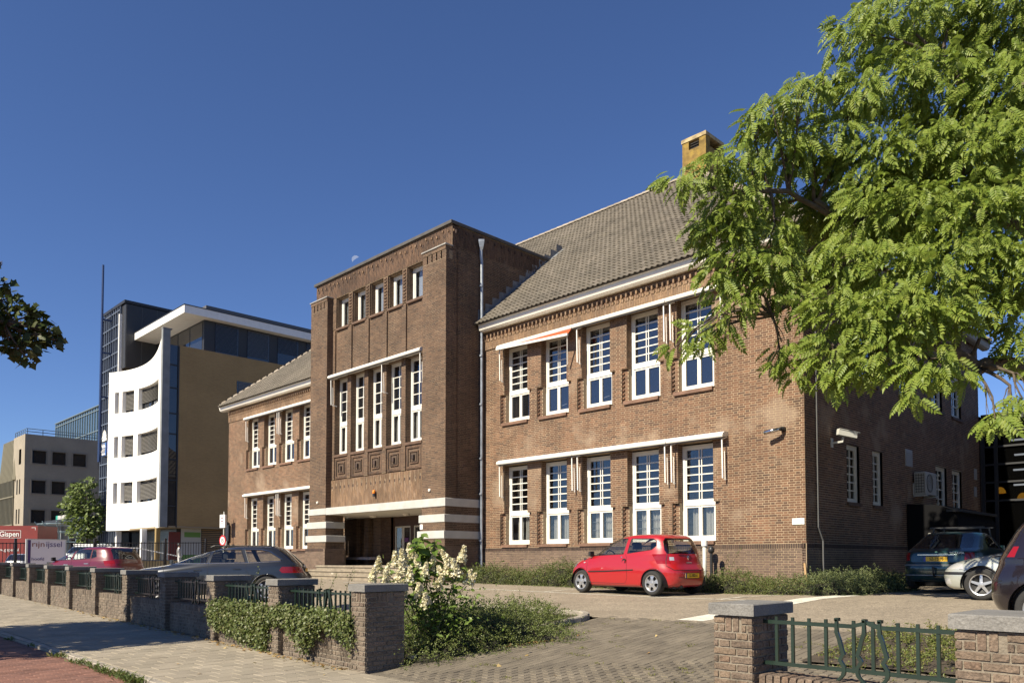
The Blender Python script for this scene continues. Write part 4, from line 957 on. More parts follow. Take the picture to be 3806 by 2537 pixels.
def inside(poly, p):
    s = 0
    for i in range(len(poly)):
        a, b = poly[i], poly[(i+1)%len(poly)]; c = (b[0]-a[0])*(p[1]-a[1])-(b[1]-a[1])*(p[0]-a[0])
        if abs(c) < 1e-9: continue
        if s == 0: s = 1 if c > 0 else -1
        elif (c > 0) != (s > 0): return False
    return True
def take(bm, faces, name, m, parent, thick=0., smooth=True, push=0.):
    fs = list(faces)
    if not fs: return None
    idx = {}; V = []; F = []
    for f in fs:
        q = []
        for v in f.verts:
            if v not in idx: idx[v] = len(V); V.append(tuple(v.co + v.normal*push))
            q.append(idx[v])
        F.append(q)
    me = bpy.data.meshes.new(name); me.from_pydata(V, [], F); me.update()
    if smooth: me.polygons.foreach_set('use_smooth', [True]*len(F))
    bmesh.ops.delete(bm, geom=fs, context='FACES_ONLY')
    return link(name, me, m, parent, Matrix(), local=True)
TYRE = mat('tyre', (.022,.021,.020), .85, bump=.2, bscale=80); RIM = mat('rim_silver', (.50,.50,.50), .32, metal=.75); RIM_D = mat('rim_shadow', (.03,.03,.03), .6)
CGL = glass('car_glass', (.86,.90,.88), .93, .04); CGL_D = glass('car_glass_dark', (.18,.20,.20), .55, .06)
TRIM = mat('black_trim', (.015,.015,.016), .5); INT = mat('car_interior', (.030,.030,.033), .8); REDL = mat('red_lens', (.24,.006,.008), .12, coat=.5); CLRL = mat('clear_lens', (.60,.60,.60), .12, metal=.4, coat=.4)
PLATE = mat('plate_yellow', (.72,.42,.02), .45); PL_BLUE = mat('plate_blue', (.02,.05,.30), .4); INK = mat('black_ink', (.012,.012,.012), .6)
def wheel(car, x, y, R, w, spokes, side, rim=.66, cap=False):
    g = G(); r = R*rim; h = w/2
    g.lathe([(r,-h*.85),(r*1.06,-h),(R*.93,-h),(R*.985,-h*.72),(R,-h*.4),(R,h*.4),(R*.985,h*.72),(R*.93,h),(r*1.06,h),(r,h*.85)], n=40, axis='Y'); T = Matrix.Translation((x,y,R))
    o = obj('wheel', g, TYRE, car, True, M=T, local=True); s = side
    g = G(); g.lathe([(r,-s*-h*.85),(r*.97,s*h*.88),(r*.93,s*h*.70),(r*.90,s*h*.2),(0,s*h*.05)], n=36, axis='Y'); obj('rim_well', g, RIM_D, o, True, M=Matrix(), local=True)
    g = G(); g.lathe([(r*.99,s*h*.72),(r*1.02,s*h*.92),(r*.94,s*h*.86),(r*.90,s*h*.6)], n=40, axis='Y')
    for k in range(spokes):
        a = 2*PI*k/spokes+PI/2; d = Vector((math.cos(a),0,math.sin(a))); t = Vector((-math.sin(a),0,math.cos(a))); wi, wo = (r*.30, r*.17) if cap else (r*.15, r*.10)
        if cap: wo = r*.34
        p = [d*r*.05-t*wi+Vector((0,s*h*.80,0)), d*r*.05+t*wi+Vector((0,s*h*.80,0)), d*r*.93+t*wo+Vector((0,s*h*.66,0)), d*r*.93-t*wo+Vector((0,s*h*.66,0))]
        if cap: mid = [d*r*.55-t*r*.16+Vector((0,s*h*.78,0)), d*r*.55+t*r*.16+Vector((0,s*h*.78,0))]; pol = [p[0],mid[0],p[3],p[2],mid[1],p[1]]
        else: pol = [p[0],p[3],p[2],p[1]]
        g.prism(pol, (0,-s*h*.22,0))
    g.lathe([(r*.24,s*h*.70),(r*.22,s*h*.86),(0,s*h*.90)], n=20, axis='Y'); obj('rim', g, RIM, o, M=Matrix(), local=True)
    return o
def plate(car, pos, right, text, w=.52, h=.11, up=(0,0,1)):
    Mx = text_frame(pos, right, up); g = G(); g.box(-w/2,w/2,-h/2,h/2,-.006,.0); o = obj('number_plate', g, PLATE, car, M=Mx, local=True)
    g = G(); g.box(-w/2,-w/2+.045,-h/2,h/2,.0005,.002); obj('blue_band', g, PL_BLUE, o, M=Matrix(), local=True)
    g = G(); g.box(-w/2-.012,w/2+.012,-h/2-.012,h/2+.012,-.012,-.0065); obj('plate_holder', g, TRIM, o, M=Matrix(), local=True)
    if text: link('lettering', text_mesh(text, .098, .001, sx=.82, bold=.0015), INK, o, Matrix.Translation((.022,0,.003)), local=True)
def make_car(name, label, S, loc, heading, group=None):
    """S: shape, colour and details; local +x is forwards, wheels stand on z = 0"""
    car = thing(name, label, S.get('cat','car'), loc, heading, group); R = S['R']; wb = S['wb']; hw = S['hw']
    bm = car_shell(S['levels']); paint = S['paint']
    side = lambda f: abs(f.calc_center_median().y) > .30 and abs(f.normal.y) > .25
    XZ = (0,2); YZ = (1,2)
    rearf = lambda f: f.normal.x < -.30 and f.calc_center_median().x < S.get('rx',-.9); frontf = lambda f: f.normal.x > .15 and f.calc_center_median().x > -.3
    for x in (wb/2, -wb/2): cut(bm, [(x+(R+.055)*math.cos(2*PI*k/18), R+(R+.055)*math.sin(2*PI*k/18)) for k in range(18)], XZ, lambda f: abs(f.calc_center_median().y) > .4)
    for _, p, _m in S.get('side',[]): cut(bm, p, XZ, side)
    for _, p, _m in S.get('rear',[]): cut(bm, p, YZ, rearf); cut(bm, [(-a,b) for a,b in p][::-1], YZ, rearf)
    for _, p, _m in S.get('front',[]): cut(bm, p, YZ, frontf); cut(bm, [(-a,b) for a,b in p][::-1], YZ, frontf)
    for _, p, y0, _m in S.get('corner',[]):
        near = lambda f: abs(f.calc_center_median().y) > y0-.12 and min(a for a,b in p)-.1 < f.calc_center_median().x < max(a for a,b in p)+.1
        cut(bm, p, XZ, near)
        for sg in (1,-1):
            fs = [f for f in bm.faces if near(f) and f.calc_center_median().y*sg > 0]; bmesh.ops.bisect_plane(bm, geom=list({v for f in fs for v in f.verts})+list({e for f in fs for e in f.edges})+fs, dist=1e-5, plane_co=(0,sg*y0,0), plane_no=(0,1,0))
    bm.normal_update()
    tree = BVHTree.FromBMesh(bm); ctr = lambda f: f.calc_center_median()
    for nm, p, m in S.get('side',[]):
        for sg in (1,-1): take(bm, [f for f in bm.faces if ctr(f).y*sg > .25 and abs(f.normal.y) > .25 and inside(p, (ctr(f).x,ctr(f).z))], nm, m, car)
    for nm, p, y0, m in S.get('corner',[]):
        for sg in (1,-1): take(bm, [f for f in bm.faces if ctr(f).y*sg > y0 and inside(p, (ctr(f).x,ctr(f).z))], nm, m, car)
    for key, sel in (('rear',rearf),('front',frontf)):
        for nm, p, m in S.get(key,[]):
            full = min(a for a,b in p) < 0
            for q in ([p] if full else [p, [(-a,b) for a,b in p]]): take(bm, [f for f in bm.faces if sel(f) and inside(q, (ctr(f).y,ctr(f).z))], nm, m, car)
    arch = [f for f in bm.faces if abs(ctr(f).y) > .4 and abs(f.normal.z) < .9 and any(math.hypot(ctr(f).x-x, ctr(f).z-R) < R+.055 for x in (wb/2,-wb/2))]
    bmesh.ops.delete(bm, geom=arch, context='FACES')
    if S.get('bumper'): take(bm, [f for f in bm.faces if ctr(f).z < S['bumper'][0]], 'bumper', S['bumper'][1], car)
    take(bm, list(bm.faces), 'body', paint, car); bm.free()
    # inside: tub, seats, wheel, arch liners, floor
    Lv = [l for l in S['levels'] if l[0] < S['belt']-.04]; g = G(); rows = []
    for z,xr,xf,w,nf,nr in Lv: x, y = outline(xr*.96,xf*.96,w*.955,nf,nr,56); rows.append([(a,b,z) for a,b in zip(x,y)]+[(x[0],y[0],z)])
    g.grid(rows); x0 = S['cab']; g.f.append(tuple(range(56))); obj('inner_lining', g, INT, car, M=Matrix(), local=True)
    g = G(); zb = Lv[-1][0]; g.box(x0[1]-.12, x0[1]+.42, -hw*.86, hw*.86, zb-.25, zb+.05)
    for y in (-.36,.36):
        sx = S['seat']; g.bbox(sx-.25,sx+.28,y-.24,y+.24,.30,.52,.05); g.prism([(sx-.22,y-.22,.50),(sx-.06,y-.22,.50),(sx-.22,y-.20,1.08),(sx-.36,y-.20,1.08)], (0,.42,0)); g.bbox(sx-.40,sx-.28,y-.12,y+.12,1.10,1.28,.03)
    rx = S['seat']-.85; g.prism([(rx-.10,-.6,.50),(rx+.06,-.6,.50),(rx-.16,-.58,S['belt']+.03),(rx-.28,-.58,S['belt']+.03)], (0,1.18,0)); obj('seats', g, INT, car, M=Matrix(), local=True)
    g = G(); a = [(S['seat']+.52+.06*math.sin(t), .36+.18*math.cos(t), S['belt']-.02+.17*math.sin(t)) for t in np.linspace(0,2*PI,25)]; g.tube(a,.016,6); g.bar(a[0],a[12],.03); obj('steering_wheel', g, TRIM, car, M=Matrix(), local=True)
    g = G()
    for x in (wb/2,-wb/2):
        for sg in (1,-1):
            rows = [[(x+(R+.07)*math.cos(t), sg*yy, R+(R+.07)*math.sin(t)) for t in np.linspace(-.2,PI+.2,18)] for yy in (hw*.97,.42)]; g.grid(rows); rr = rows[1]; g.f.append(tuple(len(g.v)-18+i for i in range(18)))
    g.box(-wb/2+.35, wb/2-.35, -hw*.8, hw*.8, .17, .24); g.box(S['levels'][0][1]*.85,-wb/2-.3,-hw*.7,hw*.7,.22,.30); obj('underside', g, TRIM, car, M=Matrix(), local=True)
    # surface lines
    def hit(p, d): h = tree.ray_cast(Vector(p), Vector(d)); return h[0]
    def dense(p, st=.03):
        out = []
        for a, b in zip(p, p[1:]):
            n = max(1,int(math.dist(a,b)/st)); out += [tuple(a[i]+(b[i]-a[i])*k/n for i in range(len(a))) for k in range(n)]
        return out+[tuple(p[-1])]
    def trace(pts, r, nm, m, sides=(1,-1)):
        for sg in sides:
            q = [hit((x,sg*2,z),(0,-sg,0)) for x,z in dense(pts)]; q = [p for p in q if p is not None]
            if len(q) > 1: g = G(); g.tube(q, r, 5); obj(nm, g, m, car, M=Matrix(), local=True)
    for pts in S.get('shut',[]): trace(pts, .0045, 'shut_line', TRIM)
    for nm, p, m in S.get('side',[]):
        if 'window' in nm: trace(list(p)+[p[0]], .009, 'window_seal', TRIM)
    for pts, r, nm, m in S.get('strip',[]): trace(pts, r, nm, m)
    for pts, nm, r, m in S.get('rline',[]):
        q = [hit((-4,y,z),(1,0,0)) for y,z in dense(pts)]; q = [p for p in q if p is not None]
        if len(q) > 1: g = G(); g.tube(q, r, 5); obj(nm, g, m, car, M=Matrix(), local=True)
    for x in (wb/2,-wb/2):
        trace([(x+(R+.055)*math.cos(t), R+(R+.055)*math.sin(t)) for t in np.linspace(.05,PI-.05,24)], .012, 'arch_lip', S.get('lip',paint))
        for sg in (1,-1): wheel(car, x, sg*(hw-S.get('inset',.10)), R, .185, S['spokes'], sg, S.get('rim',.66), S.get('cap',False))
    for x, z in S.get('handles',[]):
        for sg in (1,-1):
            p = hit((x,sg*2,z),(0,-sg,0)); g = G(); g.bbox(p.x-.10,p.x+.10,p.y-.012 if sg<0 else p.y-.005,p.y+.005 if sg<0 else p.y+.012,z-.014,z+.014,.004); obj('door_handle', g, S.get('handle_m',paint), car, M=Matrix(), local=True)
            g = G(); g.box(p.x-.085,p.x+.085,p.y-.002,p.y+.002,z-.04,z-.016); obj('handle_recess', g, TRIM, car, M=Matrix(), local=True)
    mx, mz = S['mirror']
    for sg in (1,-1):
        p = hit((mx,sg*2,mz-.03),(0,-sg,0)) or Vector((mx,sg*hw,mz)); y = p.y
        g = G(); ya, yb = sorted((y+sg*.05, y+sg*.21)); g.add([(mx+.06,ya+.03,mz-.04),(mx+.06,yb-.03,mz-.035),(mx+.06,yb-.03,mz+.05),(mx+.06,ya+.03,mz+.05),(mx,ya,mz-.065),(mx,yb,mz-.055),(mx,yb,mz+.075),(mx,ya,mz+.08),(mx-.03,ya+.01,mz-.06),(mx-.03,yb-.01,mz-.05),(mx-.03,yb-.01,mz+.07),(mx-.03,ya+.01,mz+.075)], [(0,1,2,3),(0,4,5,1),(1,5,6,2),(2,6,7,3),(3,7,4,0),(4,8,9,5),(5,9,10,6),(6,10,11,7),(7,11,8,4),(8,11,10,9)]); g.bar((mx+.02,y-sg*.02,mz-.03),(mx+.02,y+sg*.10,mz-.03),.05,.03); obj('mirror', g, S.get('mirror_m',paint), car, False, M=Matrix(), local=True)
    if S.get('plate_r'):
        z, txt = S['plate_r']; p = hit((-4,0,z),(1,0,0)); plate(car, (p.x-.012,S.get('plate_y',0),z), (0,-1,0), txt)
    if S.get('aerial'):
        x, z = S['aerial']; g = G(); g.tube([(x,0,z),(x-.10,0,z+.11)], [.007,.004], 6); g.lathe([(.03,z-.01),(.015,z+.01),(0,z+.015)], (x,0,0), n=10); obj('aerial', g, TRIM, car, M=Matrix(), local=True)
    return car, hit
def paintm(name, c, coat=1., rough=.35, metal=0.): return mat(name, c, rough, metal=metal, coat=coat)

# --- small red three-door hatchback in front of the school
P_RED = paintm('paint_red', (.34,.009,.012))
tw = dict(R=.288, wb=2.367, hw=.825, paint=P_RED, belt=.93, cab=(-1.2,.75), seat=.0, spokes=5, cap=True, rim=.68, inset=.105,
  levels=[(.19,-1.58,1.66,.74,5,5),(.24,-1.70,1.80,.790,4.5,4.5),(.42,-1.745,1.855,.818,4,4.5),(.56,-1.745,1.845,.828,3.8,4.5),(.64,-1.715,1.815,.827,3.6,4.5),(.74,-1.66,1.74,.820,3.4,4.5),(.83,-1.64,1.58,.812,3.2,4.2),(.90,-1.625,1.34,.804,3.2,4.2),(.95,-1.61,1.10,.795,3.2,4.2),
          (1.0,-1.595,.93,.780,3.4,4.2),(1.1,-1.56,.72,.755,3.6,4.2),(1.2,-1.515,.52,.725,3.8,4.2),(1.3,-1.46,.30,.690,4,4.2),(1.38,-1.39,.06,.652,4,4),(1.43,-1.30,-.15,.60,3.6,3.6),(1.46,-1.12,-.36,.47,3,3),(1.472,-.95,-.55,.25,2.5,2.5)],
  side=[('door_window', [(.80,.945),(-.28,.985),(-.34,1.36),(-.06,1.365),(.18,1.29),(.42,1.17)], CGL), ('rear_window', [(-.41,1.00),(-1.13,1.085),(-1.24,1.17),(-1.22,1.29),(-1.12,1.345),(-.46,1.36)], CGL),
        ('headlight', [(1.50,.66),(1.76,.66),(1.80,.70),(1.60,.80),(1.38,.88)], mat('lens_blue',(.06,.09,.16),.15,coat=.6))],
  corner=[('tail_light', [(-1.16,.98),(-1.30,.75),(-1.85,.75),(-1.85,.98)], .57, REDL), ('reversing_light', [(-1.4,.91),(-1.4,.83),(-1.85,.83),(-1.85,.91)], .47, CLRL)],
  front=[('windscreen', [(-.66,.985),(.66,.985),(.60,1.25),(.52,1.37),(-.52,1.37),(-.60,1.25)], CGL)],
  rear=[('rear_screen', [(-.60,.985),(.60,.985),(.62,1.08),(.58,1.28),(.50,1.36),(-.50,1.36),(-.58,1.28),(-.62,1.08)], CGL)],
  shut=[[(.96,.93),(.97,.50),(.94,.34),(.86,.27)],[(.86,.27),(-.28,.265),(-.37,.30),(-.42,.42),(-.40,.90),(-.35,.98)],[(.96,.93),(.86,.98)]],
  strip=[([(.90,.545),(.30,.56),(-.62,.60)], .017, 'rubbing_strip', TRIM)],
  rline=[([(-.60,.98),(-.66,.70),(-.56,.60),(.56,.60),(.66,.70),(.60,.98)], 'hatch_line', .008, TRIM), ([(-.46,.43),(.46,.43)], 'bumper_crease', .006, TRIM)],
  handles=[], mirror=(.86,.985), mirror_m=TRIM, plate_r=(.47,'12-XBD-6'), aerial=(-.92,1.47))
car, hit = make_car('parked_car', 'small bright red three-door car parked in front of the school windows', tw, (-11.95,16.22,gz(-11.95,15.9)+.005), PI-.09)
g = G(); p = hit((-.30,2,.80),(0,-1,0)); g.lathe([(.075,0),(.06,-.006),(0,-.008)], (-.33,p.y+.004,.80), 'Y', 18); g.bar((-.37,p.y+.008,.84),(-.36,p.y+.008,.765),.02); obj('door_handle', g, TRIM, car, M=Matrix(), local=True)
for sg in (1,):
    p = hit((-.24,2,.91),(0,-1,0)); g = G(); g.lathe([(0,.010),(.02,.008),(.022,0)], (-.24,p.y,.905), 'Y', 12); obj('lock', g, CHROME, car, M=Matrix(), local=True); p = hit((1.08,2,.78),(0,-1,0)); g = G(); g.box(1.05,1.12,p.y-.004,p.y+.006,.76,.79); obj('side_repeater', g, CLRL, car, M=Matrix(), local=True)
p = hit((-4,0,.89),(1,0,0)); g = G(); pr = [(-.035,0),(0,.055),(.035,0),(0,-.055)]; pi = [(a*.55,b*.62) for a,b in pr]
for i in range(4):
    j = (i+1)%4; g.add([(p.x-.012,pr[i][0],.89+pr[i][1]),(p.x-.012,pr[j][0],.89+pr[j][1]),(p.x-.016,pi[j][0],.89+pi[j][1]),(p.x-.016,pi[i][0],.89+pi[i][1]),(p.x+.02,pr[i][0],.89+pr[i][1]),(p.x+.02,pr[j][0],.89+pr[j][1])],[(0,1,2,3),(0,4,5,1)])
obj('emblem', g, CHROME, car, M=Matrix(), local=True)
p = hit((-4,0,.77),(1,0,0)); link('lettering', text_mesh('TWINGO', .055, .002), RIM, car, text_frame((p.x-.006,.0,.77),(0,-1,0)), local=True)
g = G(); p = hit((-4,0,1.0),(1,0,0)); g.tube([(p.x-.02,0,1.01),(p.x-.03,.05,1.03),(p.x-.015,.42,1.05)], [.02,.014,.01], 8); obj('wiper', g, TRIM, car, M=Matrix(), local=True)
g = G(); g.tube([(-1.70,.33,.22),(-1.45,.33,.22)], .03, 10); g.box(-1.60,-1.25,.1,.5,.17,.24); obj('exhaust', g, RIM_D, car, M=Matrix(), local=True)

# --- dark grey estate behind the street wall
P_GREY = paintm('paint_grey', (.034,.037,.044), rough=.3, metal=.5)
est = dict(R=.322, wb=2.808, hw=.912, paint=P_GREY, belt=.93, cab=(-1.5,.8), seat=.05, spokes=7, rim=.70, inset=.10,
  levels=[(.20,-2.10,2.02,.80,5,5),(.26,-2.33,2.20,.86,4.5,4.5),(.42,-2.42,2.27,.905,3.8,4.5),(.58,-2.42,2.26,.912,3.6,4.5),(.66,-2.38,2.22,.912,3.5,4.5),(.76,-2.30,2.08,.908,3.4,4.5),(.84,-2.27,1.80,.900,3.4,4.5),(.90,-2.245,1.40,.888,3.6,4.5),(.95,-2.21,1.12,.870,3.8,4.5),
          (1.0,-2.16,.96,.848,4,4.4),(1.1,-2.05,.70,.800,4,4.2),(1.2,-1.94,.42,.745,4,4.2),(1.3,-1.82,.10,.690,4,4),(1.37,-1.72,-.20,.64,3.6,3.6),(1.41,-1.60,-.42,.55,3.2,3.2),(1.43,-1.30,-.75,.3,2.5,2.5)],
  side=[('door_window', [(1.02,.965),(.10,.985),(.04,1.325),(.24,1.262),(.62,1.12)], CGL), ('rear_door_window', [(.02,.99),(-.86,1.00),(-.72,1.335),(-.06,1.338)], CGL), ('rear_window', [(-.95,1.00),(-1.72,1.04),(-1.76,1.07),(-1.42,1.28),(-1.18,1.33),(-.82,1.335)], CGL)],
  corner=[('tail_light', [(-1.72,.80),(-1.78,.73),(-2.6,.73),(-2.6,.89),(-1.78,.89)], .44, REDL)],
  front=[('windscreen', [(-.74,.975),(.74,.975),(.66,1.22),(.56,1.33),(-.56,1.33),(-.66,1.22)], CGL)],
  rear=[('rear_screen', [(-.66,1.0),(.66,1.0),(.58,1.30),(.5,1.35),(-.5,1.35),(-.58,1.30)], CGL_D)],
  shut=[[(1.14,.90),(1.15,.55),(1.05,.34)],[(1.05,.30),(-.75,.30)],[(.06,.98),(.04,.40),(.02,.30)],[(-.88,.99),(-.86,.85),(-1.0,.66),(-1.02,.5)]],
  strip=[([(1.04,.955),(.1,.975),(-.9,.99),(-1.74,1.03)], .010, 'chrome_line', CHROME), ([(1.0,1.0),(.62,1.135),(.24,1.275),(0,1.35),(-.7,1.352),(-1.2,1.345),(-1.45,1.29),(-1.78,1.07)], .009, 'chrome_line', CHROME)],
  rline=[([(-.78,.62),(.78,.62)], 'hatch_line', .008, TRIM)],
  handles=[(.30,.80),(-.66,.83)], handle_m=P_GREY, mirror=(1.04,1.0), plate_r=(.78,''), aerial=(-1.45,1.42))
carA, hit = make_car('parked_car', 'dark grey estate car parked behind the street wall left of the entrance', est, (-20.42,9.08,.43), PI+math.atan2(.80,.60))
for sg in (1,-1):
    g = G(); g.tube([(.05,sg*.60,1.395),(-.05,sg*.60,1.435),(-1.4,sg*.58,1.43),(-1.55,sg*.56,1.40)], .016, 6); obj('roof_rail', g, TRIM, carA, M=Matrix(), local=True)
p = hit((-4,0,.90),(1,0,0)); g = G(); [g.tube([(p.x-.012,y+.035*math.cos(t),.90+.035*math.sin(t)) for t in np.linspace(0,2*PI,17)], .006, 5) for y in (-.081,-.027,.027,.081)]; obj('emblem', g, CHROME, carA, M=Matrix(), local=True)

# --- dark red five-door hatchback further along the wall
P_WINE = paintm('paint_wine', (.12,.005,.012), rough=.3)
cl = dict(R=.305, wb=2.575, hw=.855, paint=P_WINE, belt=.97, cab=(-1.3,.8), seat=.05, spokes=6, rim=.66,
  levels=[(.20,-1.78,1.80,.78,5,5),(.26,-1.90,1.98,.83,4.5,4.5),(.45,-1.97,2.04,.85,4,4.5),(.62,-1.96,2.02,.855,3.8,4.5),(.72,-1.92,1.95,.853,3.6,4.5),(.82,-1.88,1.78,.846,3.4,4.4),(.90,-1.86,1.50,.838,3.4,4.4),(.97,-1.83,1.20,.825,3.4,4.2),(1.03,-1.80,1.02,.805,3.6,4.2),(1.12,-1.75,.78,.775,3.8,4.2),(1.22,-1.69,.52,.735,4,4.2),(1.32,-1.62,.22,.695,4,4),(1.41,-1.53,-.10,.64,3.8,3.8),(1.46,-1.40,-.35,.55,3.2,3.2),(1.485,-1.1,-.65,.3,2.5,2.5)],
  side=[('door_window', [(1.02,1.0),(.02,1.03),(-.03,1.365),(.24,1.28),(.58,1.16)], CGL), ('rear_door_window', [(-.07,1.035),(-.84,1.07),(-.80,1.38),(-.12,1.385)], CGL), ('rear_window', [(-.89,1.075),(-1.10,1.13),(-.98,1.37),(-.85,1.38)], CGL)],
  corner=[('tail_light', [(-1.40,1.0),(-1.48,.82),(-2.1,.82),(-2.1,1.02)], .60, REDL)],
  front=[('windscreen', [(-.70,1.03),(.70,1.03),(.62,1.28),(.54,1.40),(-.54,1.40),(-.62,1.28)], CGL)],
  rear=[('rear_screen', [(-.60,1.05),(.60,1.05),(.54,1.36),(.46,1.42),(-.46,1.42),(-.54,1.36)], CGL_D)],
  shut=[[(1.0,.96),(1.02,.5),(.94,.32)],[(-.03,1.03),(-.05,.3)],[(-.88,1.06),(-.86,.8),(-1.0,.6)],[(.94,.30),(-.9,.30)]], rline=[([(-.70,.66),(.70,.66)], 'hatch_line', .008, TRIM)],
  handles=[(.20,.86),(-.72,.90)], handle_m=CHROME, mirror=(.92,1.04), mirror_m=TRIM, plate_r=(.52,''), aerial=(-.9,1.48))
make_car('parked_car', 'wine red five-door car parked behind the far end of the street wall', cl, (-30.2,8.8,.47), PI+.45)
# --- dark green hatchback beside the shaded wall
P_GREEN = paintm('paint_green', (.010,.040,.045), rough=.3, metal=.3)
oc = dict(R=.30, wb=2.512, hw=.865, paint=P_GREEN, belt=.95, cab=(-1.3,.8), seat=.1, spokes=6, rim=.62,
  levels=[(.20,-2.0,1.85,.78,5,5),(.26,-2.13,2.03,.83,5,5),(.45,-2.20,2.10,.86,4.5,5),(.58,-2.20,2.09,.865,4.2,5),(.64,-2.13,2.05,.865,4,5),(.76,-2.11,1.92,.86,3.8,5),(.86,-2.09,1.65,.852,3.8,4.8),(.92,-2.05,1.35,.842,3.8,4.6),(.97,-1.92,1.12,.83,3.8,4.4),(1.02,-1.78,.98,.81,3.8,4.2),(1.12,-1.52,.76,.765,4,4.2),(1.22,-1.28,.50,.715,4,4.2),(1.32,-1.06,.20,.665,4,4),(1.39,-.90,-.10,.60,3.6,3.6),(1.43,-.70,-.35,.35,2.6,2.6)],
  side=[('door_window', [(1.0,.99),(.10,1.0),(.06,1.325),(.28,1.255),(.60,1.14)], CGL_D), ('rear_door_window', [(.03,1.0),(-.92,1.02),(-.80,1.22),(-.60,1.32),(-.06,1.34)], CGL_D)],
  corner=[('tail_light', [(-1.80,.90),(-1.84,.70),(-2.4,.70),(-2.4,.90)], .60, REDL)],
  front=[('windscreen', [(-.70,1.0),(.70,1.0),(.60,1.25),(.52,1.35),(-.52,1.35),(-.60,1.25)], CGL_D)],
  rear=[('rear_screen', [(-.66,1.0),(.66,1.0),(.56,1.28),(.48,1.36),(-.48,1.36),(-.56,1.28)], CGL_D)],
  shut=[[(1.0,.95),(1.0,.35)],[(.06,1.0),(.04,.3)],[(-.92,1.0),(-.9,.75),(-1.02,.6)]],
  strip=[([(-2.14,.60),(-1.6,.60)], .02, 'bumper_strip', TRIM)],
  rline=[([(-.58,.92),(-.60,.66),(.60,.66),(.58,.92)], 'hatch_line', .007, TRIM), ([(-.84,.60),(.84,.60)], 'bumper_strip', .022, mat('bumper_grey',(.16,.17,.18),.5)), ([(-.40,.845),(.40,.845)], 'grab_strip', .014, CHROME), ([(-.8,.36),(.8,.36)], 'bumper_edge', .016, mat('bumper_grey'))],
  handles=[(.26,.82),(-.7,.84)], mirror=(1.0,1.02), plate_r=(.745,'SZ-TS-95'))
carO, hit = make_car('parked_car', 'dark green hatchback with roof bars and tow bar in the shade of the side wall', oc, (-6.15,22.3,gz(-6.15,18)+.08), PI/2)
p = hit((-4,-.0,.905),(1,0,0)); link('lettering', text_mesh('OCTAVIA', .075, .002), RIM, carO, text_frame((hit((-4,-.42,.89),(1,0,0)).x-.008,-.44,.885),(0,-1,0)), local=True)
g = G(); g.lathe([(0,-.01),(.022,-.006),(.03,0)], (p.x-.002,.0,.90), 'X', 18); obj('emblem', g, mat('emblem_green',(.25,.5,.3),.3), carO, M=Matrix(), local=True)
for x in (.35,-.45):
    g = G(); g.bar((x,-.62,1.54),(x,.62,1.54),.03,.03); [g.bar((x,s*.56,1.30),(x,s*.52,1.54),.035) for s in (1,-1)]; obj('roof_bar', g, TRIM, carO, M=Matrix(), local=True)
g = G(); g.tube([(-2.05,0,.32),(-2.24,0,.34),(-2.29,0,.42),(-2.29,0,.50)], .022, 8); g.lathe([(0,.50),(.03,.51),(.03,.55),(0,.57)], (-2.29,0,0), n=12); obj('tow_bar', g, TRIM, carO, M=Matrix(), local=True)
# --- silver hatchback, nose to the left
P_SILV = paintm('paint_silver', (.50,.52,.47), rough=.32, metal=.45)
mg = dict(R=.303, wb=2.58, hw=.85, paint=P_SILV, belt=.92, cab=(-1.2,.7), seat=-.1, spokes=5, rim=.68, lip=TRIM,
  levels=[(.20,-1.75,1.92,.76,5,4.5),(.25,-1.9,2.03,.80,4.5,3.8),(.36,-1.96,2.08,.835,4.2,3.4),(.50,-1.98,2.10,.85,4,3.2),(.56,-1.97,2.085,.85,3.8,3.2),(.66,-1.93,2.00,.848,3.4,3.2),(.74,-1.9,1.86,.842,3.2,3.2),(.82,-1.87,1.58,.835,3.2,3.4),(.88,-1.84,1.28,.825,3.2,3.6),(.94,-1.80,1.0,.81,3.4,4),(1.0,-1.74,.82,.785,3.6,4),(1.1,-1.62,.58,.745,3.8,4),(1.2,-1.48,.33,.70,4,4),(1.3,-1.32,.03,.655,4,4),(1.38,-1.15,-.25,.58,3.4,3.4),(1.41,-.9,-.5,.3,2.5,2.5)],
  side=[('door_window', [(.86,.955),(-.35,.98),(-.45,1.30),(-.10,1.31),(.16,1.22)], CGL), ('rear_window', [(-.46,.98),(-1.25,1.05),(-1.15,1.20),(-.95,1.28),(-.55,1.30)], CGL), ('headlight', [(1.62,.60),(2.06,.60),(2.06,.66),(1.86,.73),(1.66,.71)], CLRL), ('bumper_strip', [(1.46,.485),(2.12,.485),(2.12,.545),(1.46,.545)], TRIM), ('fog_lamp', [(1.86,.30),(2.1,.30),(2.1,.40),(1.90,.42)], CLRL)],
  front=[('windscreen', [(-.68,.97),(.68,.97),(.58,1.22),(.5,1.32),(-.5,1.32),(-.58,1.22)], CGL)], rear=[('rear_screen', [(-.58,1.0),(.58,1.0),(.5,1.3),(-.5,1.3)], CGL_D)],
  shut=[[(.98,.87),(1.0,.4),(.92,.28)],[(-.38,.98),(-.40,.3)],[(1.70,.60),(1.42,.56),(1.36,.30)]], rline=[], handles=[(-.28,.78)], mirror=(.80,.98))
make_car('parked_car', 'silver hatchback seen from its front wheel, nose pointing left, behind the black car', mg, (-3.15,18.05,gz(-4.2,17.3)), PI)
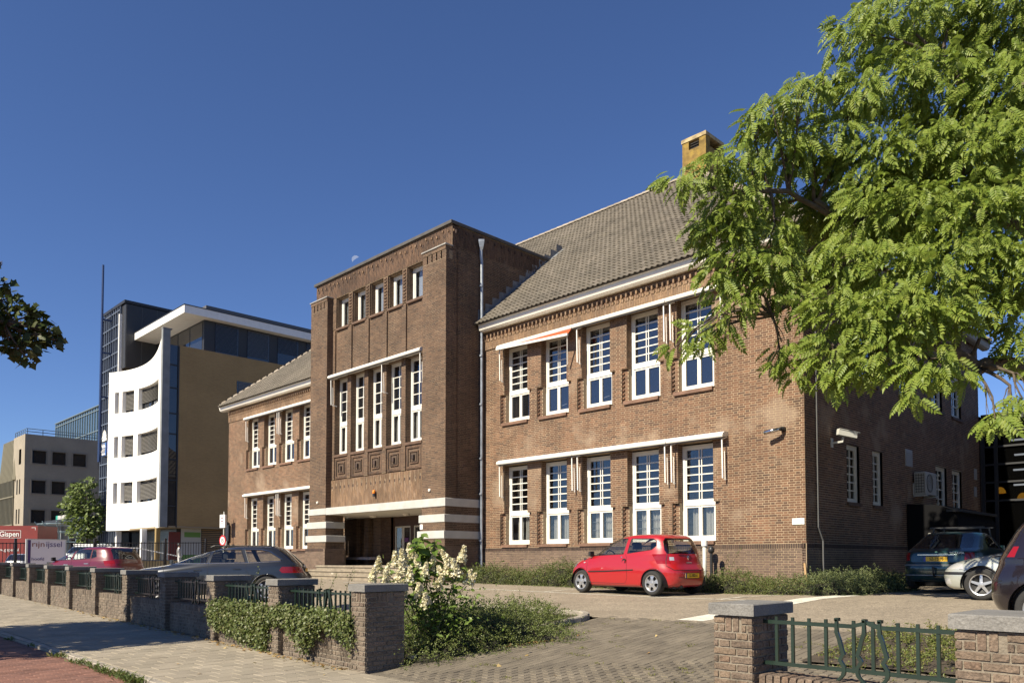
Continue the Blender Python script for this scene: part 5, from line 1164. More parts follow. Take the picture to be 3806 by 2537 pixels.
# --- black car at the right edge
P_BLACK = paintm('paint_black', (.012,.008,.010), rough=.25)
bk = dict(cl); bk.update(paint=P_BLACK, hw=.88, lip=P_BLACK, handles=[(.20,.86),(-.72,.90)], handle_m=P_BLACK, mirror_m=P_BLACK, plate_r=None, aerial=None,
  side=[cl['side'][0][:2]+(CGL_D,), cl['side'][1][:2]+(CGL_D,), ('rear_window', [(-.89,1.075),(-1.40,1.12),(-1.22,1.36),(-.85,1.38)], CGL_D)])
bk['corner'] = [('tail_light', [(-1.55,1.12),(-1.60,.98),(-2.2,.98),(-2.2,1.12)], .66, REDL)]
bk['rear'] = [('rear_screen', cl['rear'][0][1], CGL_D)]
bk['levels'] = [(z*1.06, xr, xf, w*1.02, nf, nr) for z,xr,xf,w,nf,nr in cl['levels']]
make_car('parked_car', 'black car cut by the right picture edge above the stone pier cap', bk, (-1.10,12.75,gz(-2.2,12)), 0.)
# --- two cars beyond the bar fence
fg = dict(cl); fg.update(paint=paintm('paint_palegrey',(.30,.31,.33),metal=.3), plate_r=None, aerial=None)
make_car('parked_car', 'pale grey car beyond the black bar fence in front of the red box', fg, (-54.2,12.6,.38), PI*.75)
wv = dict(est); wv.update(paint=paintm('paint_white',(.75,.75,.72)), plate_r=None, aerial=None, shut=[], strip=[], handles=[])
cw, hit = make_car('parked_car', 'white car with roof bars, only its roof showing above the wine red car', wv, (-45.5,13.7,.82), PI*.75)
g = G(); [g.box(-1.5+.32*k,-1.42+.32*k,-.6,.6,1.46,1.50) for k in range(6)]; [g.box(-1.5,.2,s*.56-.02,s*.56+.02,1.42,1.47) for s in (1,-1)]; obj('roof_rack', g, mat('rack_white',(.7,.7,.68),.5), cw, M=Matrix(), local=True)
# ------------------------------------------------------------------ buildings further along the street
PLASTER = mat('white_plaster', (.80,.78,.73), .8, var=.04, vscale=.5, stains=(.35,(.72,.70,.64),.70)); FIN = mat('fin_concrete', (.19,.20,.205), .8, var=.15, vscale=1.5, bump=.2)
def brick_tex(name, c1, c2, mo, sc=1.):
    m = mat(name, c1, .85); N = m.node_tree.nodes; L = m.node_tree.links; b = N.new('ShaderNodeTexBrick'); geo = N.new('ShaderNodeNewGeometry'); mp = N.new('ShaderNodeSeparateXYZ'); cb = N.new('ShaderNodeCombineXYZ'); ad = N.new('ShaderNodeMath'); ad.operation = 'ADD'
    L.new(geo.outputs['Position'], mp.inputs[0]); L.new(mp.outputs[0], ad.inputs[0]); L.new(mp.outputs[1], ad.inputs[1]); L.new(ad.outputs[0], cb.inputs[0]); L.new(mp.outputs[2], cb.inputs[1]); L.new(cb.outputs[0], b.inputs['Vector'])
    b.inputs['Color1'].default_value = (*c1,1); b.inputs['Color2'].default_value = (*c2,1); b.inputs['Mortar'].default_value = (*mo,1); b.inputs['Scale'].default_value = sc
    b.inputs['Brick Width'].default_value = .23; b.inputs['Row Height'].default_value = .066; b.inputs['Mortar Size'].default_value = .008
    n = N.new('ShaderNodeTexNoise'); n.inputs['Scale'].default_value = .5; L.new(geo.outputs['Position'], n.inputs['Vector']); mx = N.new('ShaderNodeMix'); mx.data_type = 'RGBA'; mx.blend_type = 'MULTIPLY'; mx.inputs[0].default_value = .55
    L.new(b.outputs[0], mx.inputs[6]); mr = N.new('ShaderNodeMapRange'); mr.inputs[3].default_value = .6; mr.inputs[4].default_value = 1.4; L.new(n.outputs[0], mr.inputs[0]); L.new(mr.outputs[0], mx.inputs[7]); L.new(mx.outputs[2], N['Principled BSDF'].inputs['Base Color']); return m
YBR = brick_tex('yellow_brick', (.32,.20,.075), (.27,.17,.065), (.34,.24,.12))
GBR = brick_tex('pale_brick', (.30,.255,.19), (.26,.225,.17), (.33,.29,.23))
DGL = glass('office_glass', (.25,.28,.30), .0, .05, body=(.02,.022,.026)); SGL = glass('curtain_glass', (.3,.35,.4), .15, .16, body=(.015,.022,.038)); BLIND = mat('slat_grey', (.17,.16,.145), .6); ANTH = mat('anthracite', (.022,.023,.026), .5); ALW = mat('fascia_white', (.74,.73,.70), .5, var=.05)
off = thing('office_building', 'white curved-front office building with a grey fin, yellow-brown brick side and overhanging flat roof', 'building', (-67,30,.4))
NA = 60
def arc(s):
    return (.39*s**3-.81*s**2+11.52*s-72.6, 1.78*s**3-7.13*s**2+5.75*s+22.3)
wins = [(s0,s1,z0,z1) for z0,z1 in ((14.1,15.95),(10.25,12.1),(6.3,8.1)) for s0,s1 in ((.055,.095),(.13,.27),(.33,.79))]
A = sorted({i/NA for i in range(NA+1)} | {w[i] for w in wins for i in (0,1)}); Z = sorted({4.0,17.0}|{w[i] for w in wins for i in (2,3)})
g = G()
topz = lambda s: 17.75+1.75*s**3.2
for i in range(len(A)-1):
    a, b = arc(A[i]), arc(A[i+1]); sm = (A[i]+A[i+1])/2
    for j in range(len(Z)-1):
        zm = (Z[j]+Z[j+1])/2
        if any(w[0]<sm<w[1] and w[2]<zm<w[3] for w in wins): continue
        g.quad((*a,Z[j]),(*b,Z[j]),(*b,Z[j+1]),(*a,Z[j+1]))
    g.quad((*a,17.0),(*b,17.0),(*b,topz(A[i+1])),(*a,topz(A[i]))); g.quad((*a,topz(A[i])),(*b,topz(A[i+1])),(b[0],b[1]+.5,topz(A[i+1])),(a[0],a[1]+.5,topz(A[i])))
    g.quad((*a,4.0),(*b,4.0),(b[0],b[1]+.5,4.0),(a[0],a[1]+.5,4.0)); g.quad((a[0],a[1]+.5,15.6),(b[0],b[1]+.5,15.6),(b[0],b[1]+.5,topz(A[i+1])),(a[0],a[1]+.5,topz(A[i])))
for s0,s1,z0,z1 in wins:
    P = [arc(s0+(s1-s0)*k/12) for k in range(13)]
    for k in range(12): a, b = P[k], P[k+1]; g.quad((*a,z0),(*b,z0),(b[0],b[1]+.45,z0),(a[0],a[1]+.45,z0)); g.quad((*a,z1),(*b,z1),(b[0],b[1]+.45,z1),(a[0],a[1]+.45,z1))
    for a in (P[0],P[-1]): g.quad((*a,z0),(a[0],a[1]+.45,z0),(a[0],a[1]+.45,z1),(*a,z1))
a0 = arc(0); g.quad((*a0,4.),(a0[0],a0[1]+.5,4.),(a0[0],a0[1]+.5,17.75),(*a0,17.75))
front_w = obj('curved_front', g, PLASTER, off)
for s0,s1,z0,z1 in wins:
    P = [arc(s0+(s1-s0)*k/12) for k in range(13)]; g = G()
    for k in range(12): a, b = P[k], P[k+1]; g.quad((a[0],a[1]+.42,z0),(b[0],b[1]+.42,z0),(b[0],b[1]+.42,z1),(a[0],a[1]+.42,z1))
    w = obj('window', g, DGL, front_w); g = G()
    for k in (0,4,8,12) if s1-s0 > .3 else (0,6,12): p = P[k]; g.box(p[0]-.05,p[0]+.05,p[1]+.32,p[1]+.43,z0,z1)
    obj('window_frame', g, ANTH, front_w); g = G(); low = z0+.12+(.5 if (s0 > .3 and z0 > 13) else .15)
    n = int((z1-low)/.11)
    for q in range(n):
        zz = low+q*.11
        for k in range(12):
            if k % 4 == 3 and s1-s0 > .3 and False: continue
            a, b = P[k], P[k+1]; g.quad((a[0],a[1]+.26,zz),(b[0],b[1]+.26,zz),(b[0],b[1]+.33,zz+.075),(a[0],a[1]+.33,zz+.075))
    obj('blind', g, BLIND, front_w)
g = G(); g.bbox(-61.62,-61.28,22.62,23.18,4.0,19.35,.03); g.box(-61.66,-61.24,22.6,23.3,19.35,19.42); obj('fin', g, FIN, off)
g = G(); g.box(-72.6,-61.32,24.6,48,4.1,18.25); g.box(-61.9,-61.325,23.9,24.6,4.1,18.25); bs = obj('brick_side', g, YBR, off)
g = G(); g.box(-61.9,-61.4,23.18,23.895,4.0,18.2); obj('corner_glazing', g, DGL, off)
g = G(); [g.box(-61.38,-61.33,23.18,23.88,z,z+.10) for z in (5.6,7.6,9.2,11.2,12.8,14.8,16.6)]; g.box(-61.36,-61.3,23.82,23.92,4.0,18.2); obj('glazing_bars', g, ANTH, off)
g = G(); g.box(-61.34,-61.29,28.6,31.,14.9,16.2); w = obj('window', g, DGL, off); g = G(); [g.box(-61.29,-61.26,28.7,30.9,15.+.12*k,15.07+.12*k) for k in range(10)]; obj('blind', g, mat('blind_dark',(.10,.10,.10),.6), off)
g = G(); g.box(-72,-61.75,26.0,46,18.25,20.85); obj('penthouse', g, ANTH, off)
for k in range(6):
    y = 26.9+2.75*k; g = G(); g.box(-61.76,-61.70,y,y+1.95,18.35,20.75); w = obj('penthouse_window', g, DGL, off); g = G(); [g.add([(-61.69,y+.02,20.7-.1*q),(-61.69,y+1.9,20.7-.1*q),(-61.64,y+1.9,20.65-.1*q),(-61.64,y+.02,20.65-.1*q)],[(0,1,2,3)]) for q in range((23,22,14,20,21,19)[k])]; obj('blind', g, BLIND if k == 1 else mat('blind_dark'), off)
g = G(); [g.quad((-71.9+2.5*k,25.98,18.3),(-69.6+2.5*k,25.98,18.3),(-69.6+2.5*k,25.98,20.7),(-71.9+2.5*k,25.98,20.7)) for k in range(4)]; obj('terrace_glazing', g, DGL, off)
g = G(); g.box(-76.3,-61.0,24.1,47,20.84,21.45); obj('roof_canopy', g, ALW, off); g = G(); g.box(-76.35,-60.97,24.07,47,21.45,21.52); obj('roof_edge', g, ANTH, off)
g = G(); g.box(-70,-61.9,26.2,47,21.5,22.1); obj('roof_upstand', g, mat('upstand',(.10,.10,.105),.6), off)
g = G(); g.box(-72.45,-62,25.0,26.0,18.25,18.4); obj('terrace', g, FIN, off)
# glazed stair tower behind the curved front
g = G(); g.box(-77.6,-72.9,23.3,30.,.3,24.); obj('stair_tower', g, SGL, off)
g = G()
for k in range(9): x = -77.6+.585*k; g.box(x-.045,x+.045,23.18,23.30,3.,23.9)
for k in range(17): z = 4.+1.22*k; g.box(-77.6,-72.9,23.16,23.28,z,z+.10)
obj('mullions', g, mat('mullion_pale',(.10,.12,.16),.5), off)
g = G(); g.box(-72.9,-71.95,23.35,30,18.3,23.95); obj('tower_cladding', g, mat('cladding_black',(.030,.031,.034),.5), off); g = G(); g.box(-77.7,-71.85,23.2,30.1,24.0,24.25); obj('tower_cap', g, ANTH, off)
g = G(); [g.box(-71.95,-71.93,23.4+1.3*k,23.43+1.3*k,18.3,23.9) for k in range(5)]; g.box(-71.95,-71.93,23.4,30,21.2,21.24); obj('cladding_joint', g, mat('joint_grey',(.09,.09,.09),.6), off)
g = G(); g.box(-73.05,-72.85,23.12,23.42,5.0,23.2); obj('white_upright', g, ALW, off)
# ground floor
g = G(); g.box(-72.5,-62.6,24.4,45,.3,4.05); obj('ground_floor_glazing', g, mat('shop_dark',(.018,.016,.015),.25), off); g = G(); g.box(-72.7,-61.32,23.3,46,3.98,4.12); obj('soffit', g, mat('soffit_tan',(.26,.20,.12),.7), off)
g = G(); [g.box(-62.58,-62.5,26.4,27.8+4,1.+.15*k,1.08+.15*k) for k in range(21)]; obj('timber_slats', g, mat('timber',(.22,.14,.07),.7), off)
g = G(); g.box(-62.58,-62.54,24.74,26.35,1.0,3.98); po = obj('poster_panel', g, mat('poster_grey',(.36,.36,.35),.6), off); g = G(); g.box(-62.535,-62.53,25.0,26.3,3.3,3.7); g.box(-62.535,-62.53,24.8,26.3,1.2,1.9); obj('poster_print', g, mat('poster_green',(.10,.22,.05),.6), po)
g = G(); g.box(-62.58,-62.55,23.8,24.7,1.2,3.7); obj('red_panel', g, mat('dull_red',(.12,.015,.012),.5), off)
g = G(); g.box(-66.2,-65.8,22.9,23.3,.4,4.0); g.box(-72.5,-72.1,23.0,23.4,.4,4.0); obj('column', g, ALW, off); g = G(); g.box(-63.3,-63.0,23.0,23.3,.4,4.0); obj('tiled_column', g, mat('column_gold',(.30,.21,.08),.6), off)
t = tag(obj('flag_mast', (lambda g: (g.tube([(-75.2,22.4,10.2),(-75.2,22.4,28.)],[.13,.10],10), [g.box(-75.3,-75.1,22.4,23.2,z,z+.12) for z in (12.5,16,20,23)], g)[2])(G()), mat('mast_blue',(.02,.045,.13),.4)), 'tall thin dark blue mast on the glazed stair tower, rising above the roof', 'mast')
t = thing('logo_sign', 'white and blue logo sign with a fan shape hanging on the glazed stair tower', 'sign', (-74.4,22.5,11.3))
g = G(); g.box(-75.05,-72.75,22.62,22.9,10.6,12.0); obj('backing', g, ANTH, t)
g = G(); n = 9
for k in range(n): a0, a1 = PI*(.0+k/n)+.05, PI*(.0+(k+.8)/n)+.05; g.add([(-74.5,22.58,12.0),(-74.5+.62*math.cos(a0),22.58,12.0+1.0*math.sin(a0)),(-74.5+.62*math.cos(a1),22.58,12.0+1.0*math.sin(a1))],[(0,1,2)])
obj('fan_emblem', g, mat('sign_white',(.75,.72,.66),.5), t)
g = G(); g.box(-75.05,-73.95,22.58,22.61,10.7,11.85); q = obj('panel', g, mat('sign_blue',(.05,.13,.36),.5), t); g = G(); [g.tube([(-75.0+.1*math.sin(z*9)+dx,22.56,z) for z in np.linspace(10.75,11.8,9)],.05,5) for dx in (.15,.45,.75)]; obj('strokes', g, mat('sign_white'), t)
g = G(); [g.box(x,x+.14,22.56,22.61,10.9,z) for x,z in ((-73.6,11.9),(-73.15,12.3))]; g.box(-73.25,-72.85,22.56,22.61,11.7,11.85); obj('letter_strokes', g, mat('stroke_blue',(.06,.10,.42),.5), t)
# pale office block further left with rows of square windows
gb = thing('office_block', 'pale brick office block with square dark windows and a roof railing, far left', 'building', (-106,30,.3))
GW = [(y0,y0+1.45,z0,z0+1.5) for z0 in (12.75,9.25,5.8,2.4) for y0 in (23.72,25.78,28.0,31)]
plg = sideR(-103.7); g = G(); sheet(g, plg, 22.95, 46, .2, 16.1, GW); sheet(g, front(22.95), -109, -103.7, .2, 16.1, [(-106.35,-105.3,12.7,14.5)]+[(x,x+.55,z,z+1.75) for z in (9.2,5.7,2.2) for x in (-107.2,-106.)]); g.quad((-109,22.95,16.1),(-103.7,22.95,16.1),(-103.7,46,16.1),(-109,46,16.1)); obj('wall', g, GBR, gb)
for y0,y1,z0,z1 in GW:
    g = G(); g.box(-103.95,-103.9,y0,y1,z0,z1); w = obj('window', g, DGL, gb); g = G()
    for a,b,c,d in ((y0-.12,y0,z0-.12,z1+.12),(y1,y1+.12,z0-.12,z1+.12),(y0,y1,z0-.12,z0),(y0,y1,z1,z1+.12)): g.box(-103.9,-103.62,a,b,c,d)
    obj('window_frame', g, mat('frame_tan',(.21,.18,.14),.6), w)
g = G(); g.box(-108.9,-104,23.15,23.2,1,15.5); obj('window', g, DGL, gb)
g = G(); y = 23.2
while y < 46: g.tube([(-103.9,y,16.1),(-103.9,y,16.75)],.04,5); y += 1.6
x = -109
while x < -103.9: g.tube([(x,23.1,16.1),(x,23.1,16.75)],.04,5); x += .9
for z in (16.42,16.75): g.tube([(-109.,23.1,z),(-103.9,23.1,z),(-103.9,46,z)],.045,5)
obj('roof_railing', g, mat('rail_blue',(.09,.13,.17),.5), gb)
g = G(); g.add([(-109.4,23.6,16.3),(-107.9,22.9,11.0),(-116,22.9,11.0),(-116,23.6,16.3)],[(0,1,2,3)]); g.quad((-108.2,22.92,.2),(-116,22.92,.2),(-116,22.92,11.),(-108.2,22.92,11.)); lg = obj('leaning_glazing', g, SGL, gb)
g = G()
for k in range(12): x = -108.3-.65*k; g.box(x-.05,x+.05,22.8,22.92,.2,11.); g.bar((x,22.85,11.),(x-1.2,23.5,16.3),.1)
for z in (2.2,5.6,9.): g.box(-116,-108.1,22.78,22.9,z,z+.12)
g.bar((-107.8,22.8,11.),(-109.2,23.5,16.4),.3); obj('mullions', g, mat('mullion_tan',(.20,.18,.12),.6), gb)
bl = thing('glass_building', 'blue-green glass building rising behind the pale office block', 'building', (-130,40,.3))
g = G(); g.box(-143,-112,36,60,.2,23.6); obj('glazed_block', g, glass('teal_glass',(.3,.4,.45),.1,.22,body=(.05,.09,.12)), bl)
g = G()
for k in range(27): x = -143+1.17*k; g.box(x-.07,x+.07,35.9,36,.2,23.5)
for k in range(8): z = 2.+3.*k; g.box(-143,-112,35.88,35.98,z,z+.14)
for k in range(16): y = 36+1.5*k; g.box(-112,-111.9,y,y+.12,.2,23.5)
g.box(-143.1,-111.9,35.8,60,23.6,23.75); obj('mullions', g, mat('mullion_teal',(.13,.17,.19),.5), bl)
# canopy with the bank sign
t = thing('entrance_canopy', 'dark flat canopy with a green, yellow and white bank sign on its edge', 'canopy', (-86,24,4.6))
g = G(); g.box(-93.3,-79,22.6,27,5.2,5.55); obj('roof', g, ANTH, t); g = G(); g.box(-92.9,-79.2,22.7,27,5.12,5.2); obj('soffit', g, mat('soffit_tan'), t)
g = G(); [g.box(x,x+.25,23.4,23.65,.3,5.2) for x in (-90.5,-82)]; obj('post', g, FIN, t)
g = G(); g.box(-94.2,-93.4,23.9,24.1,5.75,6.2); obj('green_mark', g, mat('mark_green',(.02,.28,.20),.5), t); g = G(); g.add([(-94.2,23.9,5.75),(-93.4,23.9,5.75),(-93.75,23.9,5.25),(-94.3,23.9,5.25)],[(0,1,2,3)]); obj('yellow_mark', g, mat('mark_yellow',(.75,.50,.02),.5), t)
link('lettering', text_mesh('ABN AMRO', .95, .03, sx=.62), mat('sign_white'), t, text_frame((-91.9,23.88,5.80),(1,0,0)))
# steel lattice funnel
t = thing('steel_lattice', 'pale blue steel lattice funnel under the bank canopy', 'lattice', (-82.,21.5,.3)); g = G(); c = (-82.2,21.6)
for k in range(12): a = 2*PI*k/12; g.tube([(c[0]+r*math.cos(a),c[1]+r*math.sin(a),z) for r,z in ((1.1,.4),(1.15,2.4),(1.5,3.8),(2.5,5.0))],.05,5)
for r,z in ((1.1,1.2),(1.15,2.4),(1.3,3.2),(1.7,4.1),(2.3,4.8)): g.tube([(c[0]+r*math.cos(a),c[1]+r*math.sin(a),z) for a in np.linspace(0,2*PI,17)],.035,5)
obj('lattice', g, mat('steel_blue',(.24,.33,.37),.4,metal=.3), t)
# red box with lettering
r_ = Vector((.702,.712,0)); n_ = Vector((.712,-.702,0)); t = thing('lorry_box', 'dull red lorry box with white lettering behind the black bar fence', 'lorry', (-64.5,12.9,.4))
p0 = Vector((-62.65,14.77,.9)); g = G(); g.obox(p0-r_*4+Vector((0,0,1.5))-n_*1.2, r_*4, n_*1.2, (0,0,1.5)); bx = obj('box', g, mat('lorry_red',(.17,.018,.012),.5,var=.1), t)
g = G(); [g.lathe([(.0,-.12),(.45,-.12),(.45,.12),(.0,.12)], tuple(p0-r_*d-n_*.4+Vector((0,0,-.45))), 'Y', 20) for d in (1.2,2.4,6.8)]; obj('wheel', g, TYRE, t); g = G(); g.obox(p0-r_*4-n_*1.2-Vector((0,0,.12)), r_*3.8, n_*.5, (0,0,.1)); obj('chassis', g, BLK, t)
SGNW = mat('letter_white',(.66,.63,.60),.5)
def on_box(me, d, z, off=.02): return link('lettering', me, SGNW, bx, text_frame(tuple(p0-r_*d+n_*off+Vector((0,0,z))), tuple(r_)))
on_box(text_mesh('Gispen', .50, .004, bold=.008), 1.98, 2.40); on_box(text_mesh('www.gispen.nl', .30, .004), 2.15, 1.30)
g = G()
for a,b,z0,z1 in ((1.18,1.20,2.14,2.66),(2.85,2.87,2.14,2.66)): c = p0-r_*a+n_*.012; g.obox(c+Vector((0,0,(z0+z1)/2)), r_*.015, n_*.004, (0,0,(z1-z0)/2))
for z in (2.14,2.66): g.obox(p0-r_*2.02+n_*.012+Vector((0,0,z)), r_*.84, n_*.004, (0,0,.012))
for d,z,hx,hz in ((.28,2.86,.14,.015),(.15,2.78,.015,.09)): g.obox(p0-r_*d+n_*.012+Vector((0,0,z)), r_*hx, n_*.004, (0,0,hz))
obj('frame_lines', g, SGNW, bx)
# sign board of the school
t = thing('name_board', 'free-standing white sign board with brown and purple lettering and a purple side strip', 'sign', (-40.2,9.85,.5))
g = G(); g.box(-40.26,-40.20,9.1,10.6,1.0,2.40); bd = obj('board', g, mat('board_pale',(.74,.70,.74),.5), t); g = G(); g.box(-40.30,-40.17,9.03,9.1,.5,2.43); g.box(-40.30,-40.17,10.6,10.65,.5,2.43); g.box(-40.28,-40.18,9.1,10.6,2.40,2.44); obj('frame', g, mat('board_frame',(.55,.56,.55),.35,metal=.3), t); g = G(); g.box(-40.198,-40.192,9.11,9.22,1.0,2.39); obj('purple_strip', g, mat('strip_purple',(.06,.025,.14),.5), t)
fr = lambda y, z: text_frame((-40.19,y,z),(0,1,0))
link('lettering', text_mesh('r\u0131jn', .36, .002, 'LEFT', sx=1.12), mat('letter_brown',(.24,.065,.035),.5), bd, fr(9.25,2.20)); link('lettering', text_mesh('ijssel', .36, .002, 'LEFT', sx=.98), mat('letter_purple',(.09,.06,.19),.5), bd, fr(9.82,2.20)); link('lettering', text_mesh('hoofd', .20, .002, 'LEFT', sx=1.1), mat('letter_purple'), bd, fr(9.25,1.53))
# speed sign and white notice on one pole
t = thing('traffic_sign', 'round speed sign with red rim reading 15 under a white notice box', 'sign', (-41.75,18.8,.8)); SX, SY_ = -41.75, 18.8
g = G(); g.tube([(SX,SY_+.05,.7),(SX,SY_+.05,4.15)],.035,8); obj('pole', g, GREY_L, t); dn = Vector((.15,-.99,0)); dr = Vector((.99,.15,0))
def disc(r, off, h): g = G(); c = Vector((SX,SY_,2.55))+dn*off; P = [c+dr*r*math.cos(a)+Vector((0,0,r*math.sin(a))) for a in np.linspace(0,2*PI,29)[:-1]]; g.prism(P, tuple(-dn*h)); return g
obj('red_rim', disc(.30,.02,.02), mat('sign_red',(.50,.02,.025),.4), t); obj('white_disc', disc(.215,.026,.005), mat('sign_plain',(.72,.70,.68),.5), t); link('lettering', text_mesh('15', .30, .002, sx=.9, bold=.006), INK, t, text_frame(tuple(Vector((SX,SY_,2.55))+dn*.035), tuple(dr)))
g = G(); g.obox((SX,SY_,3.62), tuple(dr*.24), tuple(dn*.05), (0,0,.36)); nb = obj('notice_box', g, mat('sign_plain'), t); g = G(); [g.obox(tuple(Vector((SX,SY_,z))+dn*.052-dr*.02), tuple(dr*w), tuple(dn*.002), (0,0,.018)) for z,w in ((3.82,.14),(3.78,.12),(3.64,.14),(3.60,.12),(3.52,.13))]; [g.obox(tuple(Vector((SX,SY_,3.37))+dn*.052+dr*q), tuple(dr*.015), tuple(dn*.002), (0,0,.04)) for q in (-.09,.09)]; obj('print', g, mat('print_grey',(.30,.22,.24),.6), nb)
t = thing('lantern', 'dark wall notice board and lamp at the left corner of the school', 'lantern', (XL-.3,19.2,2.6)); g = G(); g.box(XL+.02,XL+.42,FY-.14,FY-.06,2.55,3.45); obj('body', g, BLK, t); g = G(); g.lathe([(.0,3.62),(.08,3.6),(.09,3.47),(.04,3.45)], (XL+.2,FY-.12,0), n=10); g.lathe([(.16,2.3),(.12,2.42),(.05,2.54)], (XL+.2,FY-.12,0), n=10); obj('lamp', g, BLK, t)
# black bar fence across the yard
t = thing('bar_fence', 'black steel bar fence across the yard beyond the parked cars', 'fence', (-43,13,.5)); g = G()
FB = [(-43,8.6),(-43,18.4)]
fz = lambda y: 2.40+.018*(y-9.2)
for y in (9.23,12.7,16.19,18.4): g2 = G(); g2.box(-43.05,-42.95,y-.05,y+.05,.3,fz(y)+.12); obj('post', g2, BLK, t)
for dz in (-.12,-1.55): g2 = G(); g2.bar((-43,7.6,fz(7.6)+dz),(-43,18.4,fz(18.4)+dz),.05,.04); obj('rail', g2, BLK, t)
bb = G(); bb.box(-.012,.012,-.012,.012,-1.75,0); bme = fixn(bb.mesh('bar')); bme.materials.append(BLK); y = 7.7
while y < 18.35: link('bar', bme, None, t, Matrix.Translation((-43,y,fz(y)-.08))); y += .145
t = thing('gate_post', 'dark square gate post beside the wine red car', 'post', (-42.,13.6,.6)); g = G(); g.box(-41.1,-40.9,13.5,13.7,.3,1.82); obj('shaft', g, BLK, t); g = G(); g.bbox(-41.13,-40.87,13.47,13.73,1.82,1.9,.02); obj('cap', g, GREY_L, t)
t = thing('ramp_wall', 'low yellow brick ramp wall with a handrail in front of the office building', 'wall', (-56,20.4,.5)); g = G(); g.box(-56.2,-55.95,18.4,22.6,.2,1.42); obj('wall', g, brick_tex('ramp_brick',(.52,.36,.15),(.46,.32,.13),(.5,.4,.25)), t); g = G(); g.box(-56.25,-55.9,18.4,22.6,1.42,1.5); obj('coping', g, FIN, t); g = G(); g.tube([(-56,18.1,2.28),(-56,19.2,2.30),(-56,22.2,1.70)],.04,6); [g.tube([(-56,y,1.4),(-56,y,z)],.025,5) for y,z in ((18.2,2.28),(19.2,2.3),(20.2,2.1),(21.2,1.9),(22.1,1.72))]; obj('handrail', g, ALW, t)
# passer-by in white
def person(label, x, y, z, head=0.):
    t = thing('person', label, 'person', (x,y,z), head); me = bpy.data.meshes.new('body')
    J = [(0,0,.95),(0,0,1.12),(0,.01,1.30),(0,.01,1.44),(0,.02,1.52),(.09,0,.90),(.10,.05,.50),(.11,-.02,.08),(.11,.10,.03),(-.09,0,.90),(-.10,.12,.50),(-.10,.02,.10),(-.10,.14,.04),(.17,0,1.40),(.22,-.02,1.14),(.21,.10,.92),(.21,.14,.84),(-.17,0,1.40),(-.22,.02,1.14),(-.18,.14,1.0),(-.15,.20,.96)]
    E = [(0,1),(1,2),(2,3),(3,4),(0,5),(5,6),(6,7),(7,8),(0,9),(9,10),(10,11),(11,12),(3,13),(13,14),(14,15),(15,16),(3,17),(17,18),(18,19),(19,20)]
    Rr = [.15,.135,.16,.10,.05,.085,.062,.045,.035,.085,.062,.045,.035,.06,.045,.036,.03,.06,.045,.036,.03]
    me.from_pydata(J, E, []); o = link('body', me, mat('white_clothes',(.72,.71,.68),.8), t, Matrix(), local=True)
    sm = o.modifiers.new('skin','SKIN')
    for v, r in zip(me.skin_vertices[0].data if me.skin_vertices else [], Rr): v.radius = (r, r*.85)
    if not me.skin_vertices:
        bm = bmesh.new(); bm.from_mesh(me); ly = bm.verts.layers.skin.verify(); bm.verts.ensure_lookup_table()
        for v, r in zip(bm.verts, Rr): v[ly].radius = (r, r*.85)
        bm.verts[0][ly].use_root = True; bm.to_mesh(me); bm.free()
    o.modifiers.new('sub','SUBSURF').levels = 2; o.modifiers['sub'].render_levels = 2
    SK = mat('skin',(.30,.17,.11),.6); g = G(); g.lathe([(0,1.50),(.06,1.52),(.085,1.58),(.095,1.65),(.085,1.71),(.05,1.75),(0,1.76)], (0,.03,0), n=16); g.add([(-.015,.12,1.63),(.015,.12,1.63),(0,.15,1.60),(0,.12,1.67)],[(0,1,2),(0,2,3),(1,3,2)]); obj('head', g, SK, t, True, M=Matrix(), local=True)
    g = G(); g.lathe([(.10,1.60),(.108,1.68),(.09,1.75),(.05,1.785),(0,1.79)], (0,.0,0), n=16); obj('hair', g, BLK, t, True, M=Matrix(), local=True); return t
person('person in white clothes with dark hair walking in front of the office building', -50.6, 19.9, .78, -.6)
# dark glazed hall behind the side wall, with warm lamps
t = thing('glazed_hall', 'dark glazed hall with warm hanging lamps behind the school side wall', 'building', (-2,36,.6)); 
g = G(); g.box(-8.9,7,35.0,35.05,.5,7.0); obj('glazing', g, glass('hall_glass',(.5,.5,.5),.85,.0,body=(.01,.01,.01),ior=1.12), t); g = G(); g.box(-8.9,7,35.0,48,7.0,7.25); obj('roof', g, ANTH, t); g = G(); g.box(-17,7,46,46.1,.5,7.); g.box(-17,7,35.1,46,.4,.5); g.box(-17.1,-17,35.1,46,.4,7.2); g.box(-17,-8.95,35.1,46,7.0,7.2); g.box(-17,-8.95,35.0,35.1,.4,7.2); obj('back_wall', g, DARK, t)
g = G(); [g.box(x,x+.12,34.9,35.0,.5,7.) for x in (-8.9,-8.45,-6.3,-4.1,-1.9,.3,2.5)]; [g.box(-8.9,7,34.92,35.0,z,z+.07) for z in (1.8,3.78,4.5,5.2,5.9,6.5)]; obj('mullions', g, ANTH, t)
g = G(); [g.box(x,x+1.9,36.0,36.12,z,z+.06) for x,z in ((-8.05,3.85),(-8.05,4.45),(-8.05,5.05),(-8.0,5.65),(-8.1,6.25),(-5.6,4.4),(-5.6,5.6))]; obj('tube_light', g, mat('tube_white',(.5,.5,.5),.5,emis=((.85,.9,.95),.9)), t)
LMP = mat('lamp_amber',(.6,.35,.05),.5,emis=((1.,.45,.03),.45)); LD = mat('lamp_dark',(.05,.04,.03),.5)
